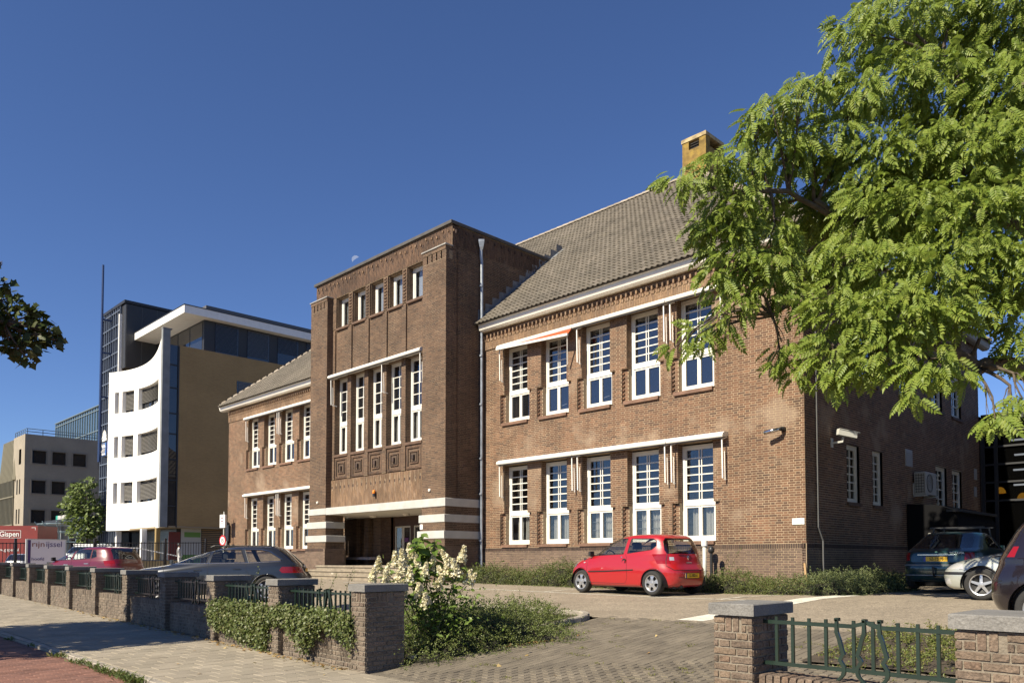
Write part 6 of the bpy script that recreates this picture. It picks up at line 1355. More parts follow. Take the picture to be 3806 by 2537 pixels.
for k,(x,y,z) in enumerate(((-8.75,37,4.35),(-8.05,37.4,4.1),(-7.35,38,4.0),(-6.4,38,4.2))):
    g = G(); g.lathe([(.20,z-.10),(.18,z-.0),(.12,z+.10),(.04,z+.15),(0,z+.15)], (x,y,0), n=18); l = obj('hanging_lamp', g, LMP, t, True); g = G(); g.tube([(x,y,z+.18),(x,y,7.)],.012,5); obj('flex', g, LD, t)
# posts by the facade and a stake
t = thing('vent_pipe', 'pale grey capped pipe standing in the planting beside the red car', 'pipe', (-11.6,18.85,.6)); g = G(); g.tube([(-11.58,18.85,.5),(-11.58,18.85,1.9)],.055,12); obj('pipe', g, GREY_L, t, True); g = G(); g.lathe([(.07,1.86),(.085,1.88),(.085,2.02),(.07,2.04),(0,2.05)], (-11.58,18.85,0), n=14); obj('cap', g, ALW, t)
t = thing('post', 'black post with a knob head in the planting beside the grey pipe', 'post', (-11.37,18.85,.6)); g = G(); g.tube([(-11.37,18.85,.5),(-11.37,18.85,1.7)],.042,10); obj('shaft', g, BLK, t); g = G(); g.lathe([(.05,1.68),(.085,1.72),(.085,1.80),(.05,1.86),(0,1.88)], (-11.37,18.85,0), n=12); obj('head', g, BLK, t, True)
t = tag(obj('stake', (lambda g: (g.bar((-8.62,18.75,.55),(-8.68,18.73,1.42),.05), g)[1])(G()), mat('stake_wood',(.42,.27,.13),.8)), 'short wooden stake in the planting at the building corner', 'stake')
# pale half moon
mn = G(); n = 16; c = Vector((-1017.5,663.1,465.1)); fwd = c.normalized(); rt = Vector((fwd.y,-fwd.x,0)).normalized(); up = rt.cross(fwd); Rm = 6.2; P = []
for k in range(n+1): a = PI*k/n; P.append([(Rm*math.sin(a), Rm*math.cos(a)), (Rm*.15*math.sin(a), Rm*math.cos(a))])
rot = math.radians(128); 
def mp(x, y, d): X = x*math.cos(rot)-y*math.sin(rot); Y = x*math.sin(rot)+y*math.cos(rot); return tuple(c+rt*X+up*Y+fwd*d)
for d in (0.,): mn.grid([[mp(*p, d+1.5*abs(p[0])/Rm) for p in row] for row in P])
mm_ = mat('moon_pale',(.50,.55,.66),1.); nt = mm_.node_tree; trn = nt.nodes.new('ShaderNodeBsdfTransparent'); ms = nt.nodes.new('ShaderNodeMixShader'); ms.inputs[0].default_value = .45; nt.links.new(trn.outputs[0], ms.inputs[1]); nt.links.new(nt.nodes['Principled BSDF'].outputs[0], ms.inputs[2]); nt.links.new(ms.outputs[0], nt.nodes['Material Output'].inputs[0])
tag(obj('moon', mn, mm_), 'faint pale half moon low in the blue sky above the tower roof edge', 'moon')
# ------------------------------------------------------------------ trees and plants (positions in metres)
TREE_R = [(-4.37,11.52,9.26,0.52),(-4.11,12.46,9.85,0.70),(-3.68,13.59,10.11,0.86),(-2.95,13.64,9.85,0.91),(-2.37,14.23,9.68,1.03),(-4.25,10.99,8.13,0.46),(-4.02,11.91,8.55,0.67),(-3.50,12.45,8.43,0.79),(-2.81,12.45,8.13,0.76),(-2.28,12.99,8.05,0.83),(-5.10,9.60,7.45,0.24),(-4.90,9.79,7.67,0.30),(-4.70,10.26,7.93,0.35),(-4.54,10.69,8.32,0.28),(-5.33,8.98,6.70,0.30),(-5.58,8.60,6.45,0.24),(-5.13,9.44,6.85,0.33),(-5.02,10.26,7.26,0.57),(-4.67,10.88,7.52,0.62),(-5.32,9.30,6.31,0.42),(-5.50,9.24,5.99,0.30),(-5.27,9.3,5.85,.38),(-5.0,9.9,5.95,.42),(-5.47,10.55,6.69,0.48),(-5.18,11.26,6.78,0.53),(-4.66,11.37,6.81,0.59),(-4.09,11.21,7.11,0.68),(-3.57,11.45,7.15,0.67),(-3.01,11.60,7.00,0.69),(-2.48,12.00,6.94,0.72),(-3.96,10.82,6.24,0.62),(-3.43,10.95,6.04,0.64),(-2.89,11.07,5.91,0.66),(-2.41,11.56,5.91,0.69),(-4.12,10.28,5.47,0.50),(-3.64,10.35,5.22,0.55),(-3.14,10.58,5.14,0.57),(-2.71,11.01,5.21,0.57),(-2.26,11.33,5.11,0.60),(-5.22,9.31,5.51,0.36),(-4.99,9.54,5.40,0.38),(-5.37,9.02,5.19,0.23),(-5.18,9.23,4.90,0.28),(-4.98,9.57,5.04,0.27),(-5.47,8.83,4.45,0.23),(-5.64,8.52,4.25,0.14),(-5.24,9.05,4.55,0.21),(-4.91,9.90,5.55,0.31),(-4.77,10.07,5.15,0.26),(-4.90,9.97,4.45,0.18),(-4.78,10.11,4.02,0.20),(-4.87,9.87,4.17,0.16),(-4.62,10.13,4.32,0.22),(-4.14,9.87,4.77,0.41),(-3.73,10.02,4.54,0.47),(-3.32,10.14,4.57,0.50),(-3.00,10.47,4.64,0.43),(-2.66,11.10,4.70,0.30),(-4.11,9.79,4.16,0.34),(-3.80,9.84,3.94,0.30),(-4.13,9.65,3.79,0.19),(-3.52,9.96,4.11,0.36),(-3.22,9.87,3.71,0.21),(-3.20,9.76,3.40,0.13),(-3.01,10.07,3.90,0.29),(-2.84,10.26,3.71,0.19),(-2.45,11.32,4.33,0.27),(-2.39,11.40,4.00,0.19),(-2.43,10.13,3.11,0.14),(-2.29,10.26,3.21,0.17),(-2.21,10.35,3.34,0.15),(-1.2,13.5,8.,.9),(-.6,14.2,7.,.9),(-1.2,14.5,9.,1.),(-.4,13.2,6.,.7),(-.2,14.5,8.,.9),(-1.6,12.6,6.6,.7),(-1.0,12.8,5.2,.6),(.5,14.8,6.6,.8)]
TREE_L_SEEN = [ (-16.10,3.38,5.84,0.46),(-15.80,3.69,5.60,0.36),(-15.64,3.87,5.43,0.19),(-16.42,3.31,6.24,0.29),(-15.83,3.54,5.35,0.29),(-16.31,3.18,5.55,0.43),(-16.27,3.17,6.42,0.17),(-16.51,2.96,5.84,0.58),(-16.07,3.30,5.28,0.24),(-15.76,3.48,5.06,0.17),(-15.90,3.58,5.91,0.17),(-15.68,3.81,5.62,0.17),(-16.27,3.15,6.83,0.08) ]
HEADS = [ (-9.42,6.56,1.37),(-9.24,6.60,1.31),(-9.49,6.92,1.46),(-9.23,7.02,1.56),(-8.94,6.77,1.23),(-8.86,6.98,1.31),(-9.10,7.30,1.58),(-8.87,7.40,1.50),(-8.79,7.62,1.52),(-8.63,7.37,1.34),(-8.77,6.81,1.04),(-8.73,7.13,1.15),(-8.98,6.59,1.19),(-8.58,7.56,1.20),(-8.63,6.82,0.91),(-8.84,7.29,1.26),(-9.16,6.82,1.35),(-9.09,7.04,1.40),(-9.19,6.52,1.19),(-9.02,7.25,1.38) ]
def unit(a): return a/np.maximum(np.linalg.norm(a,axis=-1,keepdims=True),1e-9)
def frames(d, up):
    """orthonormal frames: x along d, z close to up"""
    x = unit(d); y = unit(np.cross(up, x)); z = np.cross(x, y); return np.stack([x,y,z],2)
def scatter(name, TVv, TQq, Fm, pos, scale, m, parent=None, tris=None, M=None, local=False, smooth=False):
    n = len(pos); V = np.einsum('nij,kj->nki', Fm, TVv)*np.asarray(scale).reshape(-1,1,1) + pos[:,None,:]
    Q = (TQq[None]+(np.arange(n)*len(TVv))[:,None,None]).reshape(-1,TQq.shape[1])
    me = mesh_np(name, V, Q if TQq.shape[1] == 4 else None, Q if TQq.shape[1] == 3 else None, smooth); return link(name, me, m, parent, M, local)
def leaf_compound(pairs=6, L=.26, ll=.078, lw=.042):
    V = []; Q = []
    def let(p, ang, s, droop):
        c, q = math.cos(ang), math.sin(ang); b = len(V)
        for u, v, w in ((0,0,0),(.45,.5,-.10),(1,0,-.42),(.45,-.5,-.10)): x, y = u*ll*s, v*lw*s*1.15; V.append((p[0]+x*c-y*q, p[1]+x*q+y*c, p[2]+w*ll*s*droop))
        Q.append((b,b+1,b+2,b+3))
    for i in range(pairs):
        t = .22+.74*i/(pairs-1); x = L*t; z = -.36*L*t*t
        for s in (1,-1): let((x,0,z), s*math.radians(68-10*t), .75+.4*math.sin(PI*t), 1.)
    let((L*.98,0,-.35*L), 0, 1., 2.2)
    b = len(V); V.extend([(0,-.003,0),(0,.003,0),(L*.5,.002,-.09*L),(L*.5,-.002,-.09*L),(L,.002,-.36*L),(L,-.002,-.36*L)]); Q += [(b,b+1,b+2,b+3),(b+3,b+2,b+4,b+5)]
    return np.array(V), np.array(Q)
LC_V, LC_Q = leaf_compound()
LEAF_R = mat('leaf_yellow_green', rough=.5, isl=[(.175,.240,.034),(.215,.278,.042),(.138,.205,.030),(.255,.305,.052),(.185,.255,.038)], trans=.38, spec=.4)
BARK = mat('bark', (.085,.065,.045), .95, var=.35, vscale=7, bump=.9, bscale=30)
def tree(label, group, base, clumps, trunk_top, limbs, m, tplV, tplQ, dens, size, name='tree', pick=0, droop=.45, r0=.24, seed=3, hang=True, sun=(0,-.55,.62)):
    rg = np.random.default_rng(seed); t = thing(name, label, 'tree', base, 0, group)
    Cl = np.array(clumps); tt = np.array(trunk_top)
    g = G(); b = Vector(base); T = Vector(trunk_top); mid = (b+T)/2+Vector((.12,-.06,0)); g.tube([b-Vector((0,0,.1)), b+Vector((0,0,.25)), mid, T], [r0*1.45,r0*1.1,r0*.92,r0*.8], 12); tr = obj('trunk', g, BARK, t, True)
    nodes = [(T, r0*.8)]; g = G()
    def curve(a, e, ra, re, sag=.1, n=7):
        d = e-a; side = Vector((rg.normal(),rg.normal(),rg.normal()))*d.length*.06; P = []
        for k in range(n+1): s = k/n; P.append(a+d*s+side*math.sin(PI*s)+Vector((0,0,d.length*sag*math.sin(PI*s)))+Vector((rg.normal(),rg.normal(),rg.normal()))*d.length*.010*(0<k<n))
        R = [ra+(re-ra)*(k/n)**.8 for k in range(n+1)]; g.tube(P, R, 7); return list(zip(P,R))
    skel = []
    for l in limbs:
        a, ra = nodes[l[0]] if l[0] < len(nodes) else nodes[0]; e = Vector(l[1]); skel += curve(a, e, min(ra,l[2]*1.35), l[2]); nodes.append((e, l[2]))
    for c in Cl:
        e = Vector(c[:3]); bst = min(skel, key=lambda s: (s[0]-e).length + .5*(s[0]-T).length*.2); q = curve(bst[0], e, min(bst[1]*.7,.045), .012, .06, 5)
        for k in range(3):
            e2 = e+Vector((rg.normal(),rg.normal(),rg.normal()*.6-.1)).normalized()*c[3]*.85; curve(q[3][0], e2, .014, .004, .05, 4)
    obj('branches', g, BARK, t, True)
    P = []; D = []; S = []
    for x,y,z,r in Cl:
        n = int(dens*(r**2)); v = unit(rg.normal(size=(n,3))); rr = r*np.cbrt(rg.uniform(.15,1,n))*rg.uniform(.85,1.25,n); p = np.array([x,y,z])+v*rr[:,None]*np.array([1.05,1.05,.85])
        out = v*np.array([1,1,.25]) + unit(np.array([x,y,0])-np.array([tt[0],tt[1],0]))*.55 + rg.normal(size=(n,3))*.35; out[:,2] -= droop*rg.uniform(.3,1.6,n)
        P.append(p); D.append(out); S.append(size*rg.uniform(.7,1.25,n))
    P = np.concatenate(P); D = np.concatenate(D); S = np.concatenate(S)
    up = np.array(sun)+rg.normal(size=P.shape)*.42; Fm = frames(D, up)
    dist = np.linalg.norm(P-np.array([0,0,1.5]),axis=1); keep = np.ones(len(P),bool)
    if pick:
        tq = (P[:,0]*math.sin(AZ)+P[:,1]*math.cos(AZ))/np.maximum(.1,-P[:,0]*math.cos(AZ)+P[:,1]*math.sin(AZ)); sc = S**2/dist**2*(np.abs(tq) < .64)
        me = mesh_np('leaf', tplV, tplQ); me.materials.append(m)
        for i in np.argsort(-sc)[:pick]:
            M = Matrix.Identity(4)
            for a in range(3):
                for c in range(3): M[a][c] = Fm[i,a,c]*S[i]
                M[a][3] = P[i,a]
            link('leaf', me, None, tr, M); keep[i] = False
    tag(scatter('foliage', tplV, tplQ, Fm[keep], P[keep], S[keep], m, t), kind='stuff'); return t
limbsR = [(0,(-2.55,12.1,4.0),.13),(1,(-2.85,11.2,3.95),.10),(2,(-3.4,10.4,4.05),.06),(0,(-2.5,12.6,6.0),.14),(4,(-3.5,11.9,6.3),.09),(5,(-4.54,11.2,6.3),.065),(6,(-4.75,10.7,6.6),.045),(6,(-5.3,9.3,6.4),.035),(4,(-3.0,13.0,7.6),.09),(9,(-3.6,12.7,9.),.06),(9,(-2.4,13.5,9.4),.07),(5,(-4.3,10.4,5.2),.05),(12,(-4.9,9.7,4.75),.03),(3,(-4.1,9.8,4.2),.04),(0,(-.9,13.8,6.4),.09)]
K = 1.45                                                    # the big tree stands back between the drive and the parking bays
BACK = [(-8.2,17.8,8.6,.5),(-8.0,18.6,9.3,.6),(-7.6,18.2,8.0,.5),(-7.2,19.,9.6,.8),(-6.4,19.2,9.8,.9),(-7.0,20.,10.,.8),(-5.4,20.,10.2,.9)]
TREE_R = [(x*K, y*K, 1.5+(z-1.5)*K, r*K*.76) for x,y,z,r in TREE_R] + BACK; limbsR = [(i,(p[0]*K,p[1]*K,1.5+(p[2]-1.5)*K),r*1.3) for i,p,r in limbsR]
tree('large pinnate-leaved tree with yellow-green drooping leaves hanging over the right corner of the school', None, (-2.2,21.2,gz(-2,18)), TREE_R, (-2.5,20.3,4.1), limbsR, LEAF_R, LC_V, LC_Q, 820/K**2, .82*K, pick=300, seed=5, r0=.30, droop=.75)
# maple beside the street, one branch reaching into the picture on the left, the rest throws its shadow on the pavement
def leaf_maple():
    V = [(0,0,0)]; pts = [(-.1,.42),(.22,.30),(.30,.62),(.52,.34),(1.0,0),(.52,-.34),(.30,-.62),(.22,-.30),(-.1,-.42)]; V += [(x,y,-.12*abs(y)-.08*x*x) for x,y in pts]
    T = [(0,i,i+1) for i in range(1,len(pts))]; return np.array(V), np.array(T)
LM_V, LM_T = leaf_maple()
LEAF_M = mat('leaf_dark_green', rough=.5, isl=[(.040,.060,.014),(.055,.075,.018),(.032,.050,.012),(.075,.075,.020)], trans=.22, spec=.3)
mc = [(-18.6,-2.6,6.6,1.2),(-17.2,-3.4,7.2,1.5),(-15.8,-2.8,6.6,1.3),(-17.0,-1.4,6.2,1.3),(-18.3,-.8,6.0,1.1),(-15.9,-1.2,6.3,1.2),(-17.,.6,6.0,1.0),(-16.4,1.4,6.2,.8),(-16.9,-4.6,6.0,1.2),(-15.2,-3.6,6.0,.9),(-18.4,-4.2,6.2,1.1),(-16.2,2.3,6.0,.6),(-18.2,.6,5.6,.9),(-17.6,1.6,5.4,.8),(-15.7,.2,5.8,.8)]
tree('street tree left of the picture with dark lobed leaves, one branch tip against the sky', None, (-17.2,-2.9,.05), mc+[(a,b,c,r*.72) for a,b,c,r in TREE_L_SEEN], (-17.1,-2.6,3.4), [(0,(-16.8,-1.,5.4),.10),(1,(-16.5,1.8,5.8),.06),(2,(-16.1,3.2,5.7),.035),(0,(-18.,-3.,5.8),.09),(0,(-16.,-3.,5.8),.09),(0,(-17.2,-3.6,6.6),.09)], LEAF_M, LM_V, LM_T, 900, .14, pick=150, seed=9, droop=.5)
# trees added out of view on the right, to keep skylight off the side wall
bc = [(x+dx, y+dy, z, r) for x, y in ((1.2,26.),(-.6,33.)) for dx, dy, z, r in ((0,0,5.2,2.),(-1.2,.6,6.8,1.9),(1.2,-.6,7.2,1.9),(.2,.9,8.8,1.9),(-.6,-1.2,4.2,1.7),(.8,1.4,4.0,1.7),(0,-.3,10.2,1.5),(-1.,1.8,5.,1.5))]
for k in range(2): tree('added out-of-view broad dark-leaved tree dimming the side wall, %s' % ('nearer the street' if k == 0 else 'beyond the parking lot'), 'added out-of-view trees right of the parking lot', (1.2-1.8*k,26+7*k,.6), bc[8*k:8*k+8], (1.2-1.8*k,26.1+7*k,3.6), [(0,(1.2-1.8*k,26.2+7*k,7.),.12)], LEAF_M, LM_V, LM_T, 150, .24, seed=70+k)
# small tree by the bank
LEAF_S = mat('leaf_mid_green', rough=.55, isl=[(.12,.165,.036),(.15,.20,.045),(.09,.135,.03),(.18,.22,.065)], trans=.3)
sc_ = [(-76.8,21.4,7.6,1.0),(-76.6,21.7,6.6,1.2),(-77.6,20.9,6.4,.9),(-76.2,22.1,5.6,1.2),(-77.2,21.3,5.4,1.1),(-76.3,22.1,4.4,1.0),(-76.4,21.9,3.3,.8),(-76.9,21.4,4.2,.9),(-76.3,21.9,8.4,.6)]
tree('small leafy tree in front of the pale office block beside the bank canopy', None, (-76.4,22.0,.3), sc_, (-76.5,21.9,3.2), [(0,(-76.7,21.6,6.),.06)], LEAF_S, LM_V, LM_T, 210, .26, seed=11, r0=.12)

# ------------------------------------------------------------------ shrubs
def leaf_small(): return np.array([(0,0,0),(.45,.30,.10),(1,0,0),(.45,-.30,.10)]), np.array([(0,1,2,3)])
LS_V, LS_Q = leaf_small()
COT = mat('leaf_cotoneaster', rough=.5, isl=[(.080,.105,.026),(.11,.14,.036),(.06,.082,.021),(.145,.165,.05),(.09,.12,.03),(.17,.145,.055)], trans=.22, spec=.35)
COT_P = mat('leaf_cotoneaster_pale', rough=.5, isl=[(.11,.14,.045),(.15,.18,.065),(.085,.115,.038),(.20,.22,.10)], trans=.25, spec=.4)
TWIG = mat('twig', (.055,.040,.026), .9)
def mound(label, cat, lobes, n_spray, L, leaf, per, m, seed, name='shrub', rise=.5, group=None, zmin=None, core=True):
    """lobes: (x,y,z,rx,ry,rz) half ellipsoids; arching sprays set with small leaves"""
    rg = np.random.default_rng(seed); lb = np.array(lobes); c0 = lb[:,:3].mean(0); t = thing(name, label, cat, (c0[0],c0[1],gz(c0[0],c0[1])), 0, group)
    w = lb[:,3]*lb[:,4]+lb[:,3]*lb[:,5]; k = rg.choice(len(lb), n_spray, p=w/w.sum()); u = rg.normal(size=(n_spray,3)); u[:,2] = np.abs(u[:,2]); u = unit(u)
    p0 = lb[k,:3]+u*lb[k,3:6]*rg.uniform(.72,1.0,(n_spray,1)); d = u*np.array([1,1,.5])+rg.normal(size=(n_spray,3))*.55; d[:,2] += rise*rg.uniform(-.3,1,n_spray); d = unit(d); Ls = L*rg.uniform(.5,1.4,n_spray)
    tq = np.linspace(0,1,per); P = p0[:,None,:]+d[:,None,:]*(Ls[:,None]*tq[None])[:,:,None]; P[:,:,2] -= (Ls[:,None]*.45*tq[None]**2)
    tw = G(); 
    for i in rg.choice(n_spray, min(n_spray, 260), replace=False): tw.tube([tuple(P[i,j]) for j in (0,per//3,2*per//3,per-1)], [.004,.003,.0025,.0015], 4, cap=False)
    obj('twigs', tw, TWIG, t)
    P = (P+rg.normal(size=P.shape)*leaf*.35).reshape(-1,3); n = len(P); dd = np.repeat(d,per,0)*.6+rg.normal(size=(n,3)); up = np.array([0,-.4,.8])+rg.normal(size=(n,3))*.6
    if zmin is not None: P[:,2] = np.maximum(P[:,2], np.array([zmin(x,y) for x,y in P[:,:2]])+.01)
    tag(scatter('foliage', LS_V, LS_Q, frames(dd,up), P, leaf*rg.uniform(.6,1.35,n), m, t), kind='stuff')
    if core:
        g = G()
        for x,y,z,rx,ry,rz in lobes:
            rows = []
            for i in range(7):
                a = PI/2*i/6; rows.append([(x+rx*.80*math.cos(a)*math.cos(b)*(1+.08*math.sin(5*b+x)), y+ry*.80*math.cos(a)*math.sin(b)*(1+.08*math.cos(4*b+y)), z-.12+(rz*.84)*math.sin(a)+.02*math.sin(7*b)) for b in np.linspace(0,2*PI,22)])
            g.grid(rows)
        obj('shade_core', g, mat('shade_core',(.020,.019,.010),.95,var=.4,vscale=12,bump=.8), t)  # solid core blocks the view through; its dark colour stands for inner shade
    return t
# spreading cotoneaster at the left of the drive
lob = [(-8.95,7.55,.15,.55,.75,.42),(-9.1,8.5,.22,.75,.8,.55),(-9.5,8.0,.2,.8,.9,.62),(-8.75,8.75,.25,.55,.5,.40),(-9.3,9.3,.28,.65,.6,.50),(-10.2,8.6,.25,.8,.9,.55),(-8.85,7.0,.08,.42,.45,.30),(-9.9,9.4,.3,.7,.6,.45),(-8.3,8.9,.22,.42,.35,.26),(-8.75,8.1,.15,.45,.5,.36),(-9.65,10.0,.33,.6,.55,.42),(-9.2,9.75,.30,.45,.45,.36)]
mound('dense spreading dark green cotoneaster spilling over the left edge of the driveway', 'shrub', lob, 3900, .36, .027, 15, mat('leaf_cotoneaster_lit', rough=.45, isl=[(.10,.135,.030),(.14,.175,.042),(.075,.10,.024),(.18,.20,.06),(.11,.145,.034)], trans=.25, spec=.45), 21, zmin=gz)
for i, (x, y, z) in enumerate(((-9.0,8.9,.75),(-8.7,9.2,.6))): pass
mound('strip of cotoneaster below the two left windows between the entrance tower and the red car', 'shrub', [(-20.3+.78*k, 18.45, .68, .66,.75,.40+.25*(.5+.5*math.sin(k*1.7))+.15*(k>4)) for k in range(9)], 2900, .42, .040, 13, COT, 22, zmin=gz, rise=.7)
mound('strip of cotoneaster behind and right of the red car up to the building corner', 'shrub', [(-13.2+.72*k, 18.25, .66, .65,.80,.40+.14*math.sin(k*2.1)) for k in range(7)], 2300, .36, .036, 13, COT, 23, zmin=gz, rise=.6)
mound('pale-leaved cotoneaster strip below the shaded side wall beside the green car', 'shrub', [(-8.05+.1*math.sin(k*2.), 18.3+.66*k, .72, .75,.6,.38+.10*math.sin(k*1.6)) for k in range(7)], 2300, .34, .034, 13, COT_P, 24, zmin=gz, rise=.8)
mound('low clipped ground cover behind the green railing right of the driveway', 'ground cover', [(-3.5+.8*i,9.4+.75*j,.28+.06*j,.62,.6,.24) for i in range(5) for j in range(3)], 2600, .16, .030, 12, mat('leaf_groundcover', rough=.5, isl=[(.115,.145,.028),(.15,.175,.035),(.09,.115,.024),(.20,.165,.05)], trans=.25), 25, zmin=gz, rise=.3)
def sprigs(label, pts, seed, m=COT):
    rg = np.random.default_rng(seed); P = []; D = []; g = G(); t = thing('shrub', label, 'shrub', (pts[0][0],pts[0][1],gz(pts[0][0],pts[0][1])), 0)
    for x,y,z,dx,dy,h in pts:
        q = [Vector((x,y,z)), Vector((x+dx*.35,y+dy*.35,z+h*.6)), Vector((x+dx,y+dy,z+h))]; g.tube(q, [.006,.004,.002], 5)
        for s in np.linspace(.1,1,34):
            p = q[0]*(1-s)**2+q[1]*2*s*(1-s)+q[2]*s*s; P += [tuple(p+Vector(rg.normal(size=3))*.018)]*1; D.append(rg.normal(size=3)); P += [tuple(p+Vector(rg.normal(size=3))*.026)]; D.append(rg.normal(size=3))
    obj('twigs', g, TWIG, t); P = np.array(P); D = np.array(D); tag(scatter('foliage', LS_V, LS_Q, frames(D, np.array([0,-.4,.8])+rg.normal(size=P.shape)*.5), P, .034*rg.uniform(.7,1.2,len(P)), m, t), kind='stuff'); return t
sprigs('tall thin cotoneaster shoots rising against the wall between the red car and the corner', [(-10.9,18.6,.85,.25,-.1,.75),(-10.7,18.6,.85,.42,-.1,.95),(-10.5,18.6,.8,.1,-.1,.5),(-10.2,18.5,.8,.2,0,.42),(-9.3,18.5,.8,.1,0,.4)], 31)
sprigs('loose upright shoots behind the second wall panel left of the driveway pier', [(-11.6,7.0,.5,.2,.1,.75),(-11.9,7.1,.5,-.15,.1,.65),(-10.6,7.0,.5,.1,.1,.6),(-10.2,7.2,.5,-.2,.2,.7),(-11.2,7.1,.5,.15,.1,.85),(-10.9,7.2,.5,.25,.2,.75),(-14.2,7.0,.6,.05,.1,.75)], 32)
# climbing plant over the two nearest wall panels
IVY = mat('leaf_climber', rough=.45, isl=[(.085,.115,.026),(.12,.15,.036),(.06,.085,.02),(.16,.16,.06),(.10,.13,.03)], trans=.2, spec=.4)
def climber(label, x0, x1, seed, n, hang):
    rg = np.random.default_rng(seed); t = thing('climber', label, 'climbing plant', ((x0+x1)/2, yf((x0+x1)/2), 0), 0, 'climbers on the street wall'); P = []
    s = int(n/26)
    xs = rg.uniform(x0,x1,s); ends = hang((xs-x0)/(x1-x0))*rg.uniform(.6,1.1,s)
    for x, e in zip(xs, ends):
        z0 = .66+rg.uniform(-.06,.16); q = np.linspace(0,1,26); ph = rg.uniform(0,6)
        P.append(np.stack([x+.10*np.sin(q*4+ph)*q+rg.normal(size=26)*.035, yf(x)+.04-rg.uniform(0,.10)-.06*np.sin(q*PI)+rg.normal(size=26)*.03, z0-(z0-.04)*q*e+rg.normal(size=26)*.025],1))
    P = np.concatenate(P); top = rg.uniform(0,1,(n//5,3))*np.array([x1-x0,.40,.16])+np.array([x0,0,.56]); top[:,1] += [yf(x)-.02 for x in top[:,0]]; P = np.concatenate([P,top]); P[:,2] = np.maximum(P[:,2],.03)
    N_ = len(P); D = rg.normal(size=(N_,3))*.7+np.array([0,-.2,-.7]); up = np.array([0,-.9,.5])+rg.normal(size=(N_,3))*.45
    tag(scatter('foliage', LM_V, LM_T, frames(D,up), P, .034*rg.uniform(.6,1.4,N_), IVY, t), kind='stuff'); g = G()
    for k in range(40): x = rg.uniform(x0,x1); g.tube([(x,yf(x)+.06,.62),(x+rg.normal()*.05,yf(x)+.03,.35),(x+rg.normal()*.1,yf(x)+.04,.10)],[.005,.004,.002],4)
    obj('stems', g, TWIG, t); return t
climber('thick green climber covering the wall panel second from the driveway pier', -14.0, -11.65, 41, 11000, lambda q: .55+.5*q)
climber('straggling green climber hanging on the wall panel next to the driveway pier', -11.55, -9.05, 42, 7600, lambda q: .98-.75*np.abs(np.sin(q*5.2+.9)))
# hydrangea with white flower heads
t = thing('hydrangea', 'hydrangea bush with large green leaves and cream white flower heads behind the driveway pier', 'shrub', (-9.15,7.3,.15)); hg = np.random.default_rng(51)
HL = mat('leaf_hydrangea', rough=.45, isl=[(.13,.20,.034),(.165,.24,.044),(.10,.165,.028),(.20,.275,.055)], trans=.38, spec=.4)
def leaf_big(): 
    V = [(0,0,0),(.22,.20,.05),(.22,-.20,.05),(.5,.29,.06),(.5,0,-.03),(.5,-.29,.06),(.8,.17,.0),(.8,-.17,.0),(1.05,0,-.14),(.22,0,-.01),(.8,0,-.07)]
    return np.array(V), [(0,9,1),(0,2,9),(9,4,3,1),(9,2,5,4),(4,10,6,3),(4,5,7,10),(10,8,6),(10,7,8)]
V_, F_ = leaf_big(); hm = bpy.data.meshes.new('leaf'); hm.from_pydata([tuple(v) for v in V_],[],F_); hm.update(); hm.materials.append(HL)
st = G(); lp = []
root = np.array([-9.15,7.45,.15])
ends = [np.array(h) for h in HEADS]+[np.array((-9.20,7.17,1.88)),np.array((-9.05,7.30,1.80)),np.array((-9.34,7.2,1.80)),np.array((-9.12,7.05,1.72))]
for e in ends:
    b = root+hg.normal(size=3)*np.array([.25,.2,0]); m_ = (b+e)/2+np.array([0,0,.12]); st.tube([tuple(b),tuple(m_),tuple(e)],[.009,.007,.005],5); top = e[2] > 1.6
    for s in np.linspace(.30,1.,8 if top else 6):
        p = b*(1-s)**2+m_*2*s*(1-s)+e*s*s
        for k in range(2): a = hg.uniform(0,2*PI); lp.append((p, np.array([math.cos(a),math.sin(a),.15 if not top else -.15]), (.15 if top else .125)*hg.uniform(.75,1.2)))
for e in ends[-4:]:
    for k in range(16): a = k*2.4; lp.append((e-np.array([0,0,.03*k]), np.array([math.cos(a),math.sin(a),-.25-.03*k]), .17+.006*k))
obj('stems', st, mat('stem_green',(.07,.08,.03),.8), t)
lp = lp[-90:]+lp[:-90]
for p, d, s in lp[:300]:
    F = frames(d[None], (np.array([0,-.45,.8])+hg.normal(size=3)*.3)[None])[0]*s; M = Matrix.Identity(4)
    for a in range(3):
        for c in range(3): M[a][c] = F[a,c]
        M[a][3] = p[a]
    link('leaf', hm, None, t, M)
n = 900; P = root+hg.normal(size=(n,3))*np.array([.38,.32,.28])+np.array([0,-.05,.62]); tag(scatter('inner_leaves', LS_V, LS_Q, frames(hg.normal(size=(n,3)), np.array([0,-.4,.8])+hg.normal(size=(n,3))*.5), P, .085*hg.uniform(.6,1.2,n), HL, t), kind='stuff')
FLW = mat('flower_cream', rough=.7, isl=[(.68,.61,.38),(.75,.69,.50),(.58,.52,.28),(.78,.74,.60),(.46,.46,.20)], trans=.2)
fls = []
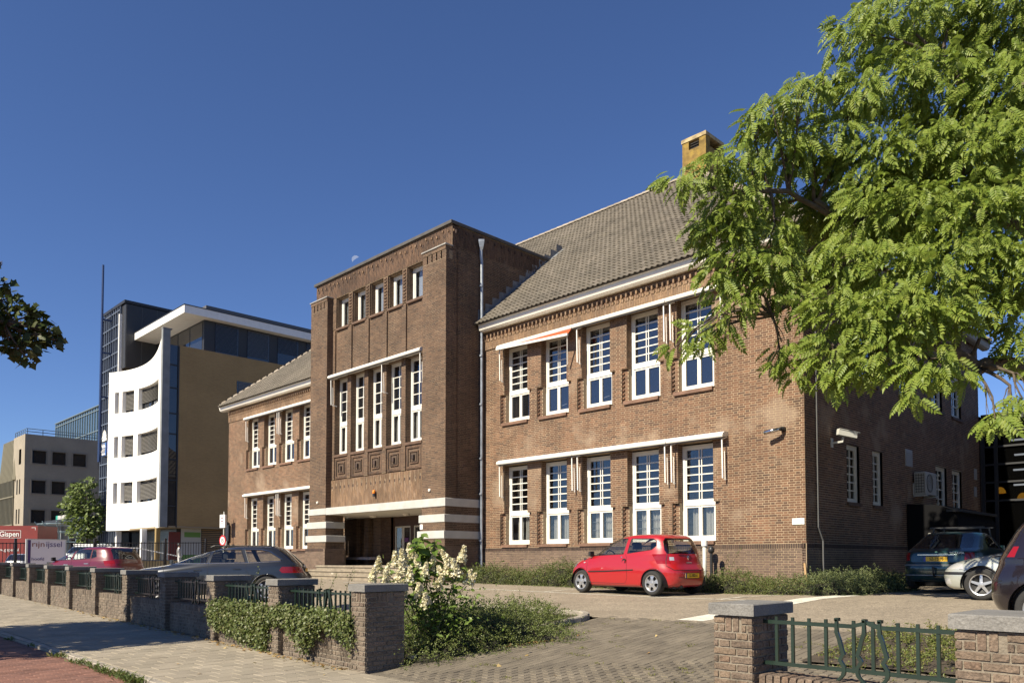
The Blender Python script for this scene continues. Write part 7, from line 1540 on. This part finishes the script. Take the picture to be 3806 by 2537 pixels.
for q in range(4):
    n = 240; v = unit(hg.normal(size=(n,3))); h = hg.uniform(0,1,n)**.8; rr = .075*(1-h*.82)*hg.uniform(.75,1.1,n); P = np.stack([v[:,0]*rr, v[:,1]*rr, h*.21-.06],1); D = np.stack([v[:,0],v[:,1],hg.normal(size=n)*.5],1)+hg.normal(size=(n,3))*.6
    Fm = frames(D, np.stack([v[:,0],v[:,1],.4+0*h],1)+hg.normal(size=(n,3))*.3); TVf = np.array([(-.5,-.5,0),(.5,-.5,.1),(.5,.5,0),(-.5,.5,.1)]); V = np.einsum('nij,kj->nki',Fm,TVf)*(.026*hg.uniform(.7,1.2,n))[:,None,None]+P[:,None,:]
    me = mesh_np('flower_head', V, (np.array([[0,1,2,3]])[None]+(np.arange(n)*4)[:,None,None]).reshape(-1,4)); me.materials.append(FLW); fls.append(me)
HEADS = HEADS + [(a+hg.normal()*.12, b+hg.normal()*.12, c-.10+hg.normal()*.07) for a,b,c in HEADS[::3]]
for i, h in enumerate(HEADS): link('flower_head', fls[i%4], None, t, Matrix.Translation(h) @ Matrix.Rotation(hg.uniform(-.5,.5),4,'X') @ Matrix.Rotation(hg.uniform(-.5,.5),4,'Y') @ Matrix.Rotation(hg.uniform(0,6),4,'Z') @ Matrix.Scale(hg.uniform(.95,1.3),4))
# weeds in the kerb joint, grass in the paving joints, fallen leaves
def tufts(name, label, pts, seed, m, blade=(.06,.13), kind='stuff'):
    rg = np.random.default_rng(seed); P = []; D = []; S = []
    for x,y,z,r,n in pts:
        p = rg.normal(size=(n,3))*np.array([r,r*.45,0])+np.array([x,y,z]); P.append(p); a = rg.uniform(0,2*PI,n); D.append(np.stack([np.cos(a),np.sin(a),rg.uniform(.3,1.6,n)],1)); S.append(rg.uniform(blade[0],blade[1],n))
    P = np.concatenate(P); D = np.concatenate(D); S = np.concatenate(S); TVb = np.array([(0,-.10,0),(.5,-.13,.02),(1,0,-.12),(.5,.13,.02)])
    o = scatter(name, TVb, np.array([(0,1,2,3)]), frames(D, np.array([0,0,1.])+rg.normal(size=P.shape)*.3), P, S, m); tag(o, label, None, None, kind); return o
WEED = mat('weed_green', rough=.6, isl=[(.09,.13,.025),(.13,.17,.035),(.06,.10,.02),(.18,.16,.05)], trans=.3)
rg = np.random.default_rng(61); wp = []
for x, n, r in ((-13.55,70,.14),(-12.55,60,.14),(-12.15,30,.08),(-11.75,60,.12),(-11.35,70,.12),(-11.05,70,.10),(-10.8,110,.10),(-10.5,160,.12),(-10.25,130,.12),(-15.2,20,.1),(-16.6,20,.12)): wp.append((x,3.55+rg.normal()*.015,g_street(x)-.04,r,n))
tufts('weeds', 'green weeds growing along the kerb between the red cycle path and the slabs', wp, 62, WEED, (.05,.12))
jp = [(rg.uniform(-8.7,-3.),rg.uniform(6.2,11.2)) for k in range(90)]; tufts('moss', 'yellow-green grass tufts in the joints of the driveway pavers', [(x,y,gz(x,y)+.004,.05,14) for x,y in jp], 63, mat('moss_green', rough=.8, isl=[(.13,.14,.025),(.17,.17,.035),(.10,.11,.02)], trans=.2), (.02,.05))
FL = mat('fallen_leaf', rough=.7, isl=[(.42,.26,.10),(.30,.17,.06),(.48,.36,.15),(.22,.13,.06),(.36,.30,.10)], trans=.2)
P = []
for k in range(420): x = -9.2-abs(rg.normal())*9; P.append((x, yf(x)-.03-abs(rg.normal())*.10, g_street(x)+.012))
for k in range(130): q = rg.uniform(0,1); P.append((-9.0+1.0*q+rg.normal()*.06, 7.3+1.6*q+rg.normal()*.1, gz(-8.6,7.3+1.6*q)+.02))
for k in range(60): x, y = rg.uniform(-14,-3), rg.uniform(4,10.5); P.append((x,y,(gz(x,y) if y > 6.1 else g_street(x))+.012))
P = np.array(P); a = rg.uniform(0,2*PI,len(P)); D = np.stack([np.cos(a),np.sin(a),rg.normal(size=len(P))*.25],1)
tag(scatter('fallen_leaves', LM_V, LM_T, frames(D, np.array([0,0,1.])+rg.normal(size=P.shape)*.35), P, .045*rg.uniform(.6,1.4,len(P)), FL), 'dry brown fallen leaves along the foot of the street wall', None, None, 'stuff')
